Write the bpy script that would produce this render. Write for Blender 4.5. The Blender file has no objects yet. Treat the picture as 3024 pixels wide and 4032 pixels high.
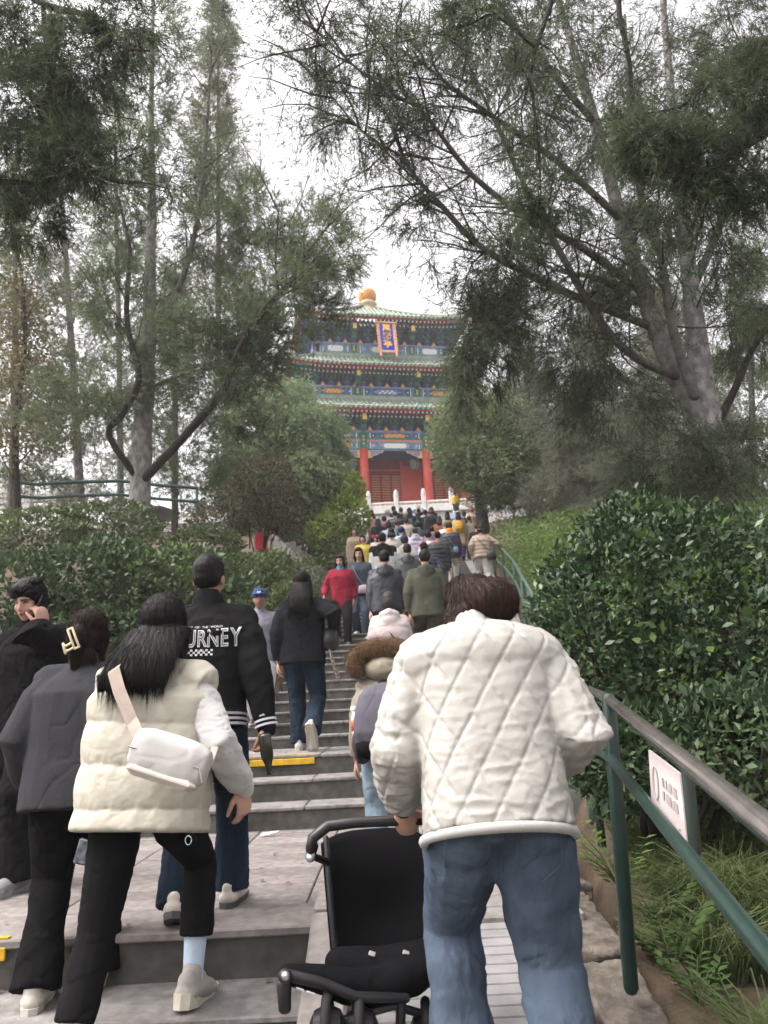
import bpy, bmesh, math, random
import numpy as np
from mathutils import Vector, Matrix, Euler
from mathutils.bvhtree import BVHTree

random.seed(7)
R = math.radians
scene = bpy.context.scene
COL = scene.collection

# ------------------------------------------------------------------ camera
CAM_Z, PITCH, ROLL, FOC = 0.93, R(14.0), 0.05, 3029.0
cam_data = bpy.data.cameras.new("camera")
cam = bpy.data.objects.new("camera", cam_data)
COL.objects.link(cam)
cam_data.sensor_fit = 'VERTICAL'
cam_data.sensor_height = 36.0
cam_data.lens = 36.0 * FOC / 4032.0
cam_data.clip_start = 0.05
cam_data.clip_end = 3000.0
cam.location = (0, 0, CAM_Z)
cam.rotation_euler = (Matrix.Rotation(math.pi / 2 + PITCH, 3, 'X') @ Matrix.Rotation(-ROLL, 3, 'Z')).to_euler()
cam_data.dof.use_dof = True
cam_data.dof.focus_distance = 3.6
cam_data.dof.aperture_fstop = 5.0
scene.camera = cam

# ------------------------------------------------------------------ sky, sun, exposure
SUN_EL, SUN_AZ = 58.0, -100.0         # elevation, degrees left of the view direction
world = bpy.data.worlds.new("World")
scene.world = world
world.use_nodes = True
wn, wl = world.node_tree.nodes, world.node_tree.links
wn.clear()
sky = wn.new('ShaderNodeTexSky')
sky.sky_type = 'NISHITA'
sky.sun_disc = False
sky.sun_elevation = R(SUN_EL)
sky.sun_rotation = R(SUN_AZ)
sky.air_density = 1.3
sky.dust_density = 6.0
sky.ozone_density = 1.0
hsv = wn.new('ShaderNodeHueSaturation')
hsv.inputs['Saturation'].default_value = 0.14
bg = wn.new('ShaderNodeBackground')
bg.inputs['Strength'].default_value = 0.15
wout = wn.new('ShaderNodeOutputWorld')
wl.new(sky.outputs[0], hsv.inputs['Color'])
wmx = wn.new('ShaderNodeMix'); wmx.data_type = 'RGBA'; wmx.blend_type = 'MULTIPLY'; wmx.inputs['Factor'].default_value = 1.0
wmx.inputs['B'].default_value = (1.0, .955, .945, 1)
wl.new(hsv.outputs[0], wmx.inputs['A'])
wl.new(wmx.outputs['Result'], bg.inputs['Color'])
wl.new(bg.outputs[0], wout.inputs['Surface'])

sun_data = bpy.data.lights.new("sun", 'SUN')
sun_data.energy = 1.1
sun_data.angle = R(60)
sun_data.color = (1.0, 0.92, 0.83)
sun = bpy.data.objects.new("sun", sun_data)
COL.objects.link(sun)
_az, _el = R(SUN_AZ), R(SUN_EL)
_sd = Vector((math.sin(_az) * math.cos(_el), math.cos(_az) * math.cos(_el), math.sin(_el)))
sun.rotation_euler = _sd.to_track_quat('Z', 'Y').to_euler()

scene.view_settings.view_transform = 'Standard'
scene.view_settings.look = 'None'
scene.view_settings.gamma = 1.0
scene.view_settings.exposure = 1.5
scene.cycles.use_denoising = True
scene.cycles.max_bounces = 4
scene.cycles.diffuse_bounces = 2
scene.cycles.use_adaptive_sampling = True
scene.cycles.adaptive_threshold = 0.03
scene.cycles.glossy_bounces = 2
scene.cycles.transmission_bounces = 3
scene.cycles.transparent_max_bounces = 4
scene.render.film_transparent = False

# ------------------------------------------------------------------ helpers
def at(px, py, d):
    """world point seen at photograph pixel (px, py), at ground distance d along the view direction"""
    u, v = (px - 1512.0) / FOC, -(py - 2016.0) / FOC
    cr, sr = math.cos(ROLL), math.sin(ROLL)
    x, y = cr * u + sr * v, -sr * u + cr * v
    cp, sp = math.cos(PITCH), math.sin(PITCH)
    dv = (x, cp - y * sp, sp + y * cp)
    s = d / dv[1]
    return Vector((dv[0] * s, d, CAM_Z + dv[2] * s))

def tag(o, label=None, cat=None, group=None, kind=None):
    if label: o["label"] = label
    if cat: o["category"] = cat
    if group: o["group"] = group
    if kind: o["kind"] = kind
    return o

def empty(name, loc=(0, 0, 0), rz=0.0, label=None, cat=None, group=None, kind=None):
    o = bpy.data.objects.new(name, None)
    o.empty_display_size = 0.1
    o.location = loc
    o.rotation_euler = (0, 0, rz)
    COL.objects.link(o)
    return tag(o, label, cat, group, kind)

def link_mesh(name, me, mat=None, parent=None, loc=None, rot=None):
    o = bpy.data.objects.new(name, me)
    if mat is not None and not me.materials:
        me.materials.append(mat)
    if parent is not None: o.parent = parent
    if loc is not None: o.location = loc
    if rot is not None: o.rotation_euler = rot
    COL.objects.link(o)
    return o

def np_mesh(name, verts, faces, k=4, mats=None, mat_idx=None, smooth=False):
    """fast mesh from numpy arrays; all faces have k corners"""
    me = bpy.data.meshes.new(name)
    verts = np.asarray(verts, dtype=np.float32); faces = np.asarray(faces, dtype=np.int32)
    me.vertices.add(len(verts)); me.vertices.foreach_set('co', verts.ravel())
    me.loops.add(faces.size); me.loops.foreach_set('vertex_index', faces.ravel())
    me.polygons.add(len(faces))
    me.polygons.foreach_set('loop_start', np.arange(0, faces.size, k, dtype=np.int32))
    if mats:
        for m in mats: me.materials.append(m)
    if mat_idx is not None:
        me.polygons.foreach_set('material_index', np.asarray(mat_idx, dtype=np.int32))
    if smooth:
        me.polygons.foreach_set('use_smooth', np.ones(len(faces), dtype=bool))
    me.update(calc_edges=True)
    return me

def ortho(d):
    d = Vector(d).normalized()
    a = Vector((0, 0, 1)) if abs(d.z) < 0.9 else Vector((1, 0, 0))
    u = a.cross(d).normalized()
    return u, d.cross(u).normalized()

class MB:
    """collects shapes; build() links them as one mesh object"""
    def __init__(s): s.v = []; s.f = []; s.mi = []; s.cur = 0
    def add(s, vs, fs):
        b = len(s.v); s.v.extend([tuple(p) for p in vs])
        for f in fs: s.f.append(tuple(i + b for i in f)); s.mi.append(s.cur)
        return s
    def box(s, c, size, rot=None, bevel=0.0):
        hx, hy, hz = size[0] / 2, size[1] / 2, size[2] / 2
        m = rot.to_matrix() if isinstance(rot, Euler) else (rot if rot is not None else Matrix.Identity(3))
        c = Vector(c)
        if bevel <= 0:
            vs = [c + m @ Vector((x * hx, y * hy, z * hz)) for z in (-1, 1) for y in (-1, 1) for x in (-1, 1)]
            return s.add(vs, [(0, 2, 3, 1), (4, 5, 7, 6), (0, 1, 5, 4), (2, 6, 7, 3), (0, 4, 6, 2), (1, 3, 7, 5)])
        b = min(bevel, hx * .9, hy * .9, hz * .9)
        vs, fs = [], []
        prof = [(-hz, b), (-hz + b, 0), (hz - b, 0), (hz, b)]
        for z, ins in prof:
            ax, ay = hx - ins, hy - ins
            for (x, y) in ((-ax + b, -ay), (ax - b, -ay), (ax, -ay + b), (ax, ay - b), (ax - b, ay), (-ax + b, ay), (-ax, ay - b), (-ax, -ay + b)):
                vs.append(c + m @ Vector((x, y, z)))
        for r in range(3):
            for i in range(8):
                j = (i + 1) % 8
                fs.append((r * 8 + i, r * 8 + j, r * 8 + 8 + j, r * 8 + 8 + i))
        fs.append(tuple(range(7, -1, -1))); fs.append(tuple(range(24, 32)))
        return s.add(vs, fs)
    def tube(s, pts, rad, n=10, caps=True, flat=None, up=None):
        """rounded tube through pts; rad float or list; flat=(a,b) scales the section axes"""
        pts = [Vector(p) for p in pts]
        if not isinstance(rad, (list, tuple)): rad = [rad] * len(pts)
        fa, fb = flat or (1, 1)
        rings = []
        d0 = (pts[1] - pts[0]).normalized()
        if up is not None:
            v = Vector(up); u = v.cross(d0)
            u = u.normalized() if u.length > 1e-5 else ortho(d0)[0]
        else: u = ortho(d0)[0]
        for i, p in enumerate(pts):
            if i == 0: d = pts[1] - pts[0]
            elif i == len(pts) - 1: d = pts[-1] - pts[-2]
            else: d = (pts[i + 1] - pts[i]).normalized() + (pts[i] - pts[i - 1]).normalized()
            d = d.normalized() if d.length > 1e-9 else d0
            u = (u - d * u.dot(d))
            u = u.normalized() if u.length > 1e-6 else ortho(d)[0]
            w = d.cross(u)
            rings.append((p, d, u, w, rad[i]))
        allr = []
        if caps:
            p, d, u, w, r = rings[0]
            for t in (80, 45): allr.append((p - d * r * math.sin(R(t)) * .9, u, w, r * math.cos(R(t))))
        for p, d, u, w, r in rings: allr.append((p, u, w, r))
        if caps:
            p, d, u, w, r = rings[-1]
            for t in (45, 80): allr.append((p + d * r * math.sin(R(t)) * .9, u, w, r * math.cos(R(t))))
        vs, fs = [], []
        for p, u, w, r in allr:
            for k in range(n):
                a = 2 * math.pi * k / n
                vs.append(p + u * (math.cos(a) * r * fa) + w * (math.sin(a) * r * fb))
        for q in range(len(allr) - 1):
            for k in range(n):
                j = (k + 1) % n
                fs.append((q * n + k, q * n + j, q * n + n + j, q * n + n + k))
        fs.append(tuple(range(n - 1, -1, -1))); fs.append(tuple(range((len(allr) - 1) * n, len(allr) * n)))
        return s.add(vs, fs)
    def ell(s, c, r, m=None, nu=14, nv=9):
        c = Vector(c); m = m or Matrix.Identity(3)
        if not isinstance(r, (tuple, list)): r = (r, r, r)
        vs, fs = [c + m @ Vector((0, 0, -r[2]))], []
        for i in range(1, nv):
            t = -math.pi / 2 + math.pi * i / nv
            for k in range(nu):
                a = 2 * math.pi * k / nu
                vs.append(c + m @ Vector((math.cos(t) * math.cos(a) * r[0], math.cos(t) * math.sin(a) * r[1], math.sin(t) * r[2])))
        vs.append(c + m @ Vector((0, 0, r[2])))
        for k in range(nu): fs.append((0, 1 + (k + 1) % nu, 1 + k))
        for i in range(nv - 2):
            for k in range(nu):
                j = (k + 1) % nu
                fs.append((1 + i * nu + k, 1 + i * nu + j, 1 + (i + 1) * nu + j, 1 + (i + 1) * nu + k))
        L = len(vs) - 1; b = 1 + (nv - 2) * nu
        for k in range(nu): fs.append((b + k, b + (k + 1) % nu, L))
        return s.add(vs, fs)
    def loft(s, rings, n=20, ex=2.4):
        """rings: (centre, axis u, axis w, a, b); closed, superelliptic sections"""
        vs, fs = [], []
        for c, u, w, a, b in rings:
            c, u, w = Vector(c), Vector(u), Vector(w)
            for k in range(n):
                t = 2 * math.pi * k / n
                ct, st = math.cos(t), math.sin(t)
                x = math.copysign(abs(ct) ** (2 / ex), ct) * a; y = math.copysign(abs(st) ** (2 / ex), st) * b
                vs.append(c + u * x + w * y)
        for q in range(len(rings) - 1):
            for k in range(n):
                j = (k + 1) % n
                fs.append((q * n + k, q * n + j, q * n + n + j, q * n + n + k))
        fs.append(tuple(range(n - 1, -1, -1))); fs.append(tuple(range((len(rings) - 1) * n, len(rings) * n)))
        return s.add(vs, fs)
    def lathe(s, c, prof, n=14, m=None):
        """prof: list of (radius, z)"""
        c = Vector(c); m = m or Matrix.Identity(3)
        return s.loft([(c + m @ Vector((0, 0, z)), m @ Vector((1, 0, 0)), m @ Vector((0, 1, 0)), max(r, .0005), max(r, .0005)) for r, z in prof], n=n, ex=2.0)
    def prism(s, poly, t, m=None, c=(0, 0, 0)):
        """flat polygon in local XY extruded by t along local Z, placed by m, c"""
        c = Vector(c); m = m or Matrix.Identity(3); n = len(poly)
        vs = [c + m @ Vector((p[0], p[1], 0)) for p in poly] + [c + m @ Vector((p[0], p[1], t)) for p in poly]
        fs = [tuple(range(n - 1, -1, -1)), tuple(range(n, 2 * n))] + [(i, (i + 1) % n, n + (i + 1) % n, n + i) for i in range(n)]
        return s.add(vs, fs)
    def mesh(s, name, mats, smooth=False, off=None):
        me = bpy.data.meshes.new(name)
        vs = s.v if off is None else [(a - off[0], b - off[1], c - off[2]) for a, b, c in s.v]
        me.from_pydata(vs, [], s.f)
        for m in (mats if isinstance(mats, (list, tuple)) else [mats]):
            if m is not None: me.materials.append(m)
        if any(s.mi): me.polygons.foreach_set('material_index', s.mi)
        if smooth: me.polygons.foreach_set('use_smooth', np.ones(len(s.f), dtype=bool))
        me.update()
        return me
    def build(s, name, mats, parent=None, smooth=False, world=False):
        off = tuple(parent.location) if (world and parent is not None) else None
        return link_mesh(name, s.mesh(name, mats, smooth, off), None, parent)

def frame_from(z, x=None):
    """3x3 matrix whose Z column is z"""
    z = Vector(z).normalized()
    if x is None: u, w = ortho(z)
    else:
        u = Vector(x); u = (u - z * u.dot(z)).normalized(); w = z.cross(u)
    return Matrix((u, w, z)).transposed()

# ------------------------------------------------------------------ materials
_M = {}
def mat(name, color, rough=.8, vary=.0, vscale=6.0, bump=0.0, bscale=60.0, metal=0.0, spec=.3, sheen=0.0, sss=0.0, coat=0.0,
        color2=None, stretch=None, trans=0.0, attr=None, bump2=0.0, b2scale=8.0, detail=4.0, sharp=False, stain=0.0, sscale=1.3):
    key = (name, tuple(color), rough, vary, vscale, bump, bscale)
    if key in _M: return _M[key]
    m = bpy.data.materials.new(name); m.use_nodes = True
    nt = m.node_tree; N, L = nt.nodes, nt.links
    b = N["Principled BSDF"]
    col = (*color[:3], 1.0)
    b.inputs['Base Color'].default_value = col
    b.inputs['Roughness'].default_value = rough
    b.inputs['Metallic'].default_value = metal
    b.inputs['Specular IOR Level'].default_value = spec
    if sheen: b.inputs['Sheen Weight'].default_value = sheen; b.inputs['Sheen Roughness'].default_value = .5
    if sss:
        b.inputs['Subsurface Weight'].default_value = sss; b.inputs['Subsurface Scale'].default_value = .01
        b.inputs['Subsurface Radius'].default_value = (1, .35, .2)
    if coat: b.inputs['Coat Weight'].default_value = coat
    tc = N.new('ShaderNodeTexCoord'); src = tc.outputs['Object']
    if stretch:
        mp = N.new('ShaderNodeMapping'); mp.inputs['Scale'].default_value = stretch
        L.new(src, mp.inputs['Vector']); src = mp.outputs[0]
    base_out = None
    if vary > 0 or color2 is not None:
        nz = N.new('ShaderNodeTexNoise'); nz.inputs['Scale'].default_value = vscale; nz.inputs['Detail'].default_value = detail
        L.new(src, nz.inputs['Vector'])
        rp = N.new('ShaderNodeValToRGB')
        a, c = (.42, .58) if sharp else (.28, .72)
        rp.color_ramp.elements[0].position = a; rp.color_ramp.elements[1].position = c
        if color2 is not None: c0, c1 = color, color2
        else: c0, c1 = [x * (1 - vary) for x in color], [min(1, x * (1 + vary)) for x in color]
        rp.color_ramp.elements[0].color = (*c0[:3], 1); rp.color_ramp.elements[1].color = (*c1[:3], 1)
        L.new(nz.outputs['Fac'], rp.inputs['Fac']); base_out = rp.outputs['Color']
    if stain > 0:
        ns = N.new('ShaderNodeTexNoise'); ns.inputs['Scale'].default_value = sscale; ns.inputs['Detail'].default_value = 7.0; ns.inputs['Roughness'].default_value = .65
        L.new(tc.outputs['Object'] if not stretch else src, ns.inputs['Vector'])
        rs_ = N.new('ShaderNodeValToRGB'); rs_.color_ramp.elements[0].position = .36; rs_.color_ramp.elements[1].position = .60
        rs_.color_ramp.elements[0].color = (1 - stain, 1 - stain, (1 - stain) * .97, 1); rs_.color_ramp.elements[1].color = (1, 1, 1, 1)
        L.new(ns.outputs['Fac'], rs_.inputs['Fac'])
        mx = N.new('ShaderNodeMix'); mx.data_type = 'RGBA'; mx.blend_type = 'MULTIPLY'; mx.inputs['Factor'].default_value = 1.0
        if base_out is not None: L.new(base_out, mx.inputs['A'])
        else: mx.inputs['A'].default_value = col
        L.new(rs_.outputs['Color'], mx.inputs['B']); base_out = mx.outputs['Result']
    if attr:
        at_ = N.new('ShaderNodeVertexColor'); at_.layer_name = attr
        if base_out is not None:
            mx = N.new('ShaderNodeMix'); mx.data_type = 'RGBA'; mx.blend_type = 'MULTIPLY'; mx.inputs['Factor'].default_value = 1.0
            L.new(base_out, mx.inputs['A']); L.new(at_.outputs['Color'], mx.inputs['B']); base_out = mx.outputs['Result']
        else: base_out = at_.outputs['Color']
    if base_out is not None: L.new(base_out, b.inputs['Base Color'])
    last = None
    for st, sc in ((bump2, b2scale), (bump, bscale)):
        if st > 0:
            n2 = N.new('ShaderNodeTexNoise'); n2.inputs['Scale'].default_value = sc; n2.inputs['Detail'].default_value = 5.0
            L.new(src, n2.inputs['Vector'])
            bp = N.new('ShaderNodeBump'); bp.inputs['Strength'].default_value = st; bp.inputs['Distance'].default_value = min(.05, .6 / sc)
            L.new(n2.outputs['Fac'], bp.inputs['Height'])
            if last is not None: L.new(last, bp.inputs['Normal'])
            last = bp.outputs['Normal']
    if last is not None: L.new(last, b.inputs['Normal'])
    if trans > 0:
        out = N['Material Output']
        tl = N.new('ShaderNodeBsdfTranslucent'); ms = N.new('ShaderNodeMixShader'); ms.inputs[0].default_value = trans
        if base_out is not None: L.new(base_out, tl.inputs['Color'])
        else: tl.inputs['Color'].default_value = col
        L.new(b.outputs[0], ms.inputs[1]); L.new(tl.outputs[0], ms.inputs[2]); L.new(ms.outputs[0], out.inputs['Surface'])
    _M[key] = m
    return m

def leaf_mat(name, c_dark, c_light, scale=.8, rough=.6, trans=.25, spec=.3):
    """foliage: two tones in clumps, slightly translucent"""
    return mat(name, c_dark, rough, color2=c_light, vscale=scale, trans=trans, spec=spec, detail=6.0)

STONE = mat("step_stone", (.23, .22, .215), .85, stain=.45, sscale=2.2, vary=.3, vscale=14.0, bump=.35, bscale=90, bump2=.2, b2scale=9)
STONE_D = mat("shaded_riser_stone", (.105, .10, .092), .9, stain=.5, sscale=1.6, vary=.3, vscale=12, bump=.5, bscale=70)  # step stone darkened: the shade on the risers is painted into this colour
PAVE = mat("paving_stone", (.22, .197, .193), .85, stain=.35, sscale=1.8, vary=.25, vscale=16, bump=.4, bscale=80, bump2=.2, b2scale=10)
PAVE2 = mat("paving_stone_light", (.235, .215, .207), .85, stain=.35, sscale=1.8, vary=.25, vscale=16, bump=.4, bscale=80)
CONC = mat("rough_concrete", (.125, .108, .092), .95, stain=.5, sscale=3, vary=.35, vscale=12, bump=.8, bscale=35, bump2=.5, b2scale=7)
RAMPM = mat("ramp_slab", (.25, .245, .25), .75, stain=.3, sscale=3, vary=.15, vscale=9, bump=.25, bscale=60)
YELLOW = mat("yellow_paint", (.55, .33, .02), .6, vary=.25, vscale=14, bump=.2, bscale=50)
DIRT = mat("soil", (.075, .055, .038), 1.0, vary=.45, vscale=6, bump=.9, bscale=30)
RAILG = mat("green_rail_paint", (.009, .027, .022), .36, vary=.25, vscale=9, bump=.05, bscale=40, spec=.5)
RAILG2 = mat("pale_green_rail_paint", (.05, .10, .085), .4, vary=.2, vscale=9, spec=.5)
STEEL = mat("worn_steel", (.36, .335, .32), .2, vary=.2, vscale=12, metal=.85, bump=.05, bscale=30)
MARBLE = mat("white_marble", (.62, .61, .60), .6, vary=.15, vscale=3, bump=.2, bscale=30)
# ------------------------------------------------------------------ the stair's profile
STEPS = []            # (front edge y, top z, tread depth)
_z = 0.0
FL1 = [(6.50, .173, .40), (6.90, .346, .40), (7.30, .520, 1.20)]
STEPS += FL1
for k in range(8): STEPS.append((8.50 + .36 * k, .52 + .125 * (k + 1), .36 if k < 7 else .68))
for k in range(9): STEPS.append((11.70 + .46 * k, 1.52 + .125 * (k + 1), .46))
y0, z0 = 11.70 + .46 * 9, 1.52 + .125 * 9
k = 0
while y0 + .431 * k < 28.5:
    STEPS.append((y0 + .431 * k, z0 + .125 * (k + 1), .431)); k += 1
y1, z1 = STEPS[-1][0] + .431, STEPS[-1][1]
k = 0
while y1 + .463 * k < 40.5:
    STEPS.append((y1 + .463 * k, z1 + .125 * (k + 1), .463)); k += 1
TOP_Y, TOP_Z = STEPS[-1][0] + .46, STEPS[-1][1]

def prof(y):
    """height of the walked surface"""
    if y < 3.33: return -.35
    if y < 3.76: return -.207
    if y < 6.5: return 0.0
    z = 0.0
    for (e, t, d) in STEPS:
        if y >= e: z = t
        else: break
    return z

def prof_s(y):
    """smooth version for terrain"""
    return sum(prof(y + o) for o in (-1.2, -.8, -.4, 0, .4, .8, 1.2)) / 7.0

def x_left(y):  return float(np.interp(y, [0, 9.2, 9.5, 17, 28, 41], [-6.0, -6.0, -1.45, -1.35, -.85, -.3]))
def x_right(y): return float(np.interp(y, [0, 3.5, 6.5, 16.5, 28, 41], [.78, .78, 1.0, 2.05, 2.75, 3.6]))   # right end of treads
def x_ramp(y):  return x_right(y) + float(np.interp(y, [0, 3.5, 6.5, 16.5, 28], [.12, .14, .45, .62, .55]))

TERR_Y, TERR_Z = 42.0, 11.4        # marble terrace in front of the pavilion
def ground_z(x, y):
    """terrain height"""
    base = prof_s(min(y, 41.0))
    if y > 41.0: base = TOP_Z + min(1.0, (y - 41.0) / 2.0) * (TERR_Z - TOP_Z)
    if y > 75: base -= (y - 75) * .25
    z = base - .55
    dl = x_left(y) - x
    if y > 9.2 and dl > 0:
        bank = .5 if y < 13 else (.5 - .55 * min(1, (y - 13) / 2.5) if y < 30 else -.05)
        z = base + .05 + bank * min(1, dl / 1.0) + .03 * min(dl, 25) - (.25 * max(0, dl - 25))
    elif dl > 0: z = base - .4
    dr = x - x_ramp(y)
    if dr > -.02:
        z = base - .02 - .1 * min(1.0, dr / .5) + .12 * min(4, max(0, dr - .6)) - .25 * max(0, dr - 25)
        z += .03 * math.sin(x * 7 + y * 3) * math.sin(y * 5 - x * 2)
    else:
        dr2 = x_left(y) - x
    if y < 3.4 and x < .6: z = min(z, -.6)
    return z

xs = np.concatenate([np.arange(-60, -8, 2.0), np.arange(-8, 8, .25), np.arange(8, 62, 2.0)])
ys = np.concatenate([np.arange(-6, 20, .25), np.arange(20, 44, .5), np.arange(44, 120, 3.0)])
gv = np.array([(x, y, ground_z(x, y)) for y in ys for x in xs])
nx, ny = len(xs), len(ys)
ii, jj = np.meshgrid(np.arange(ny - 1), np.arange(nx - 1), indexing='ij')
a_ = (ii * nx + jj).ravel()
gf = np.stack([a_, a_ + 1, a_ + nx + 1, a_ + nx], 1)
ground = link_mesh("hillside_ground", np_mesh("hillside_ground", gv, gf, 4, [DIRT], smooth=True))
tag(ground, kind="structure")
far = MB().add([(-260, -80, -8), (260, -80, -8), (260, 300, -8), (-260, 300, -8)], [(0, 1, 2, 3)]).build("ground", DIRT)
tag(far, kind="structure")

# ------------------------------------------------------------------ the staircase, every step a piece of its own
stair = empty("staircase", (0, 0, 0), kind="structure")
rs = random.Random(3)
def step_piece(y, z, depth, rise, xl, xr, strip=None):
    mb = MB()
    # block with the riser's shade put into its colour, and a lighter tread slab that stands 12 mm proud
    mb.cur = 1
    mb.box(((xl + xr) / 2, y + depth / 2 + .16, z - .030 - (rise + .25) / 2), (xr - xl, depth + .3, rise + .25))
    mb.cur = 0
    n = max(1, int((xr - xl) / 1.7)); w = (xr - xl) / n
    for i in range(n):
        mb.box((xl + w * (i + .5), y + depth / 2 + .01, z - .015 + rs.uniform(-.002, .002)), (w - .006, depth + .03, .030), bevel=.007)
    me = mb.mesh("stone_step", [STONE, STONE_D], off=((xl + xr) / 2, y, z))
    return link_mesh("stone_step", me, None, stair, loc=((xl + xr) / 2, y, z))
prev = 0.0
for (y, z, dp) in STEPS:
    o = step_piece(y, z, dp, z - prev, x_left(y), x_right(y)); prev = z
# the two steps below the paved landing and the lower paving
step_piece(3.33, -.207, .43, .143, -4.2, -.22)
low = MB().box((-1.0, .4, -.40), (8.0, 5.9, .1)).build("lower_landing", CONC); tag(low, kind="structure")

# paved landing of single slabs
landing = empty("paved_landing", (0, 0, 0), kind="structure")
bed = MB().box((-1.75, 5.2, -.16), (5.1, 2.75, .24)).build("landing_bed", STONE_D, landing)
e = MB()
x = -4.2
while x < .7:
    w = rs.uniform(1.0, 1.5); w = min(w, .80 - x)
    me = MB().box((w / 2, .19, -.02), (w - .006, .40, .04), bevel=.008).mesh("edge_slab", PAVE2)
    link_mesh("edge_slab", me, None, landing, loc=(x, 3.745, rs.uniform(-.002, .002)))
    x += w
slabs = [MB().box((0, 0, -.02), (.612, .432, .04), bevel=.006).mesh("paving_slab", m) for m in (PAVE, PAVE, PAVE2)]
row = 0; y = 4.145
while y < 6.45:
    dpt = min(.44, 6.52 - y)
    for i in range(9):
        cx = -4.2 + .62 * i + .31
        if cx > .8: continue
        o = link_mesh("paving_slab", rs.choice(slabs), None, landing, loc=(cx, y + dpt / 2, rs.uniform(-.004, .003)))
        o.scale = (1, (dpt - .006) / .434, 1)
    y += dpt
fm = MB().box((-1.7, 3.9, -.13), (5.0, .28, .17)).build("landing_front_stone", STONE_D, landing)

# yellow warning strips fixed to the risers (child pieces of the staircase)
def strip(x0, x1, y, z):
    MB().box(((x0 + x1) / 2, y - .012, z - .055), (x1 - x0, .012, .055), bevel=.004).build("warning_strip", YELLOW, stair)
    MB().box(((x0 + x1) / 2, y + .018, z + .004), (x1 - x0, .03, .006)).build("warning_strip", YELLOW, stair)
strip(-1.42, -.74, 7.30, .52)
strip(-.36, .1, 11.02, 1.52)
strip(-4.0, -1.76, 3.745, 0.0)
strip(-4.1, -1.9, 3.33, -.207)

# sloping kerb stone between the steps and the pram ramp
kerb = empty("ramp_kerb", (-.3, 3.0, -.3), kind="structure")
kp = [(2.55, -.22), (2.98, -.13), (3.30, -.02), (3.62, .10), (3.95, .115)]
for (ya, za), (yb, zb) in zip(kp[:-1], kp[1:]):
    ln = math.hypot(yb - ya, zb - za)
    an = math.atan2(zb - za, yb - ya)
    MB().box((-.305, (ya + yb) / 2, (za + zb) / 2 - .11), (.17, ln - .006, .22), rot=Euler((an, 0, 0)), bevel=.012).build("kerb_stone", PAVE2, kerb, world=True)
# ribbed ramp
ramp = empty("pram_ramp", (.2, 3.0, -.3), kind="structure")
ra, rb = Vector((.20, 2.2, -.35)), Vector((.20, 3.95, .01))
ln = (rb - ra).length; an = math.atan2(rb.z - ra.z, rb.y - ra.y)
MB().box((ra + rb) / 2 - Vector((0, 0, .05)), (.86, ln, .1), rot=Euler((an, 0, 0))).build("ramp_slab", RAMPM, ramp, world=True)
for i in range(26):
    p = ra.lerp(rb, (i + .5) / 26)
    MB().box(p + Vector((0, 0, .002)), (.84, .060, .008), rot=Euler((an, 0, 0)), bevel=.004).build("ramp_rib", RAMPM, ramp, world=True)
# smooth ramp strip up the right side of the flights
ya = 6.4; strip_pts = [6.5, 8.4, 11.2, 11.8, 15.9, 22, 28.6, 40.5]
for a, b in zip(strip_pts[:-1], strip_pts[1:]):
    m = max(1, int((b - a) / 1.6))
    for i in range(m):
        p, q = a + (b - a) * i / m, a + (b - a) * (i + 1) / m
        zp, zq = (prof_s(p) + .05, prof_s(q) + .05)
        v = [(x_right(p) + .005, p, zp), (x_ramp(p), p, zp), (x_ramp(q), q - .008, zq), (x_right(q) + .005, q - .008, zq)]
        v += [(c[0], c[1], c[2] - .5) for c in v]
        MB().add(v, [(0, 1, 2, 3), (0, 4, 5, 1), (1, 5, 6, 2), (2, 6, 7, 3), (3, 7, 4, 0)]).build("ramp_slab", RAMPM, ramp, world=True)
# ------------------------------------------------------------------ pavilion on the summit
PAV_ROT = R(11.3)
_F = at(1561, 1880, 44.9)
PAV_Z = 12.06
_n = Vector((-math.sin(PAV_ROT), math.cos(PAV_ROT), 0))
PC = Vector((_F.x, _F.y, 0)) + _n * 6.6
pav = empty("pavilion", (PC.x, PC.y, PAV_Z), PAV_ROT, "red columned pavilion with three green tiled eaves on the summit", "pavilion")
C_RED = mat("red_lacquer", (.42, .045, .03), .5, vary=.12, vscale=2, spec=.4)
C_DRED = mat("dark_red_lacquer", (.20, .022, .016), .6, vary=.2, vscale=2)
C_BLUE = mat("painted_blue", (.065, .085, .26), .75, vary=.35, vscale=5)
C_BLUE2 = mat("painted_pale_blue", (.22, .24, .43), .75, vary=.35, vscale=5)
C_TEAL = mat("painted_teal", (.05, .24, .20), .7, vary=.3, vscale=5)
C_GREEN = mat("painted_green", (.035, .14, .085), .7, vary=.3, vscale=5)
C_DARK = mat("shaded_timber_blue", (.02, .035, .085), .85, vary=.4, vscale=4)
C_GOLD = mat("gilt", (.75, .48, .10), .4, metal=.3, vary=.2, vscale=20)
C_ORANGE = mat("painted_orange", (.55, .22, .04), .7, vary=.2, vscale=9)
C_PINK = mat("painted_pink_band", (.55, .27, .22), .7, vary=.1, vscale=9)
C_WHITE = mat("painted_white", (.72, .74, .70), .7)
C_MINT = mat("rafter_end_mint", (.46, .58, .50), .7, vary=.2, vscale=30)
C_TILE = mat("green_glazed_tile", (.165, .205, .16), .45, vary=.3, vscale=6, spec=.6)
C_TILE2 = mat("green_glazed_ridge", (.225, .275, .215), .45, vary=.25, vscale=4, spec=.6)
C_EDGE = mat("red_eave_board", (.33, .04, .03), .6)
C_ORB = mat("orange_glazed_orb", (.62, .25, .045), .25, vary=.1, vscale=2, spec=.6)
C_STUCCO = mat("buff_glaze", (.48, .40, .27), .5, vary=.2, vscale=6)

def pb(mb, name, mats, smooth=False, parent=None): return mb.build(name, mats, parent or pav, smooth)
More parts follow.
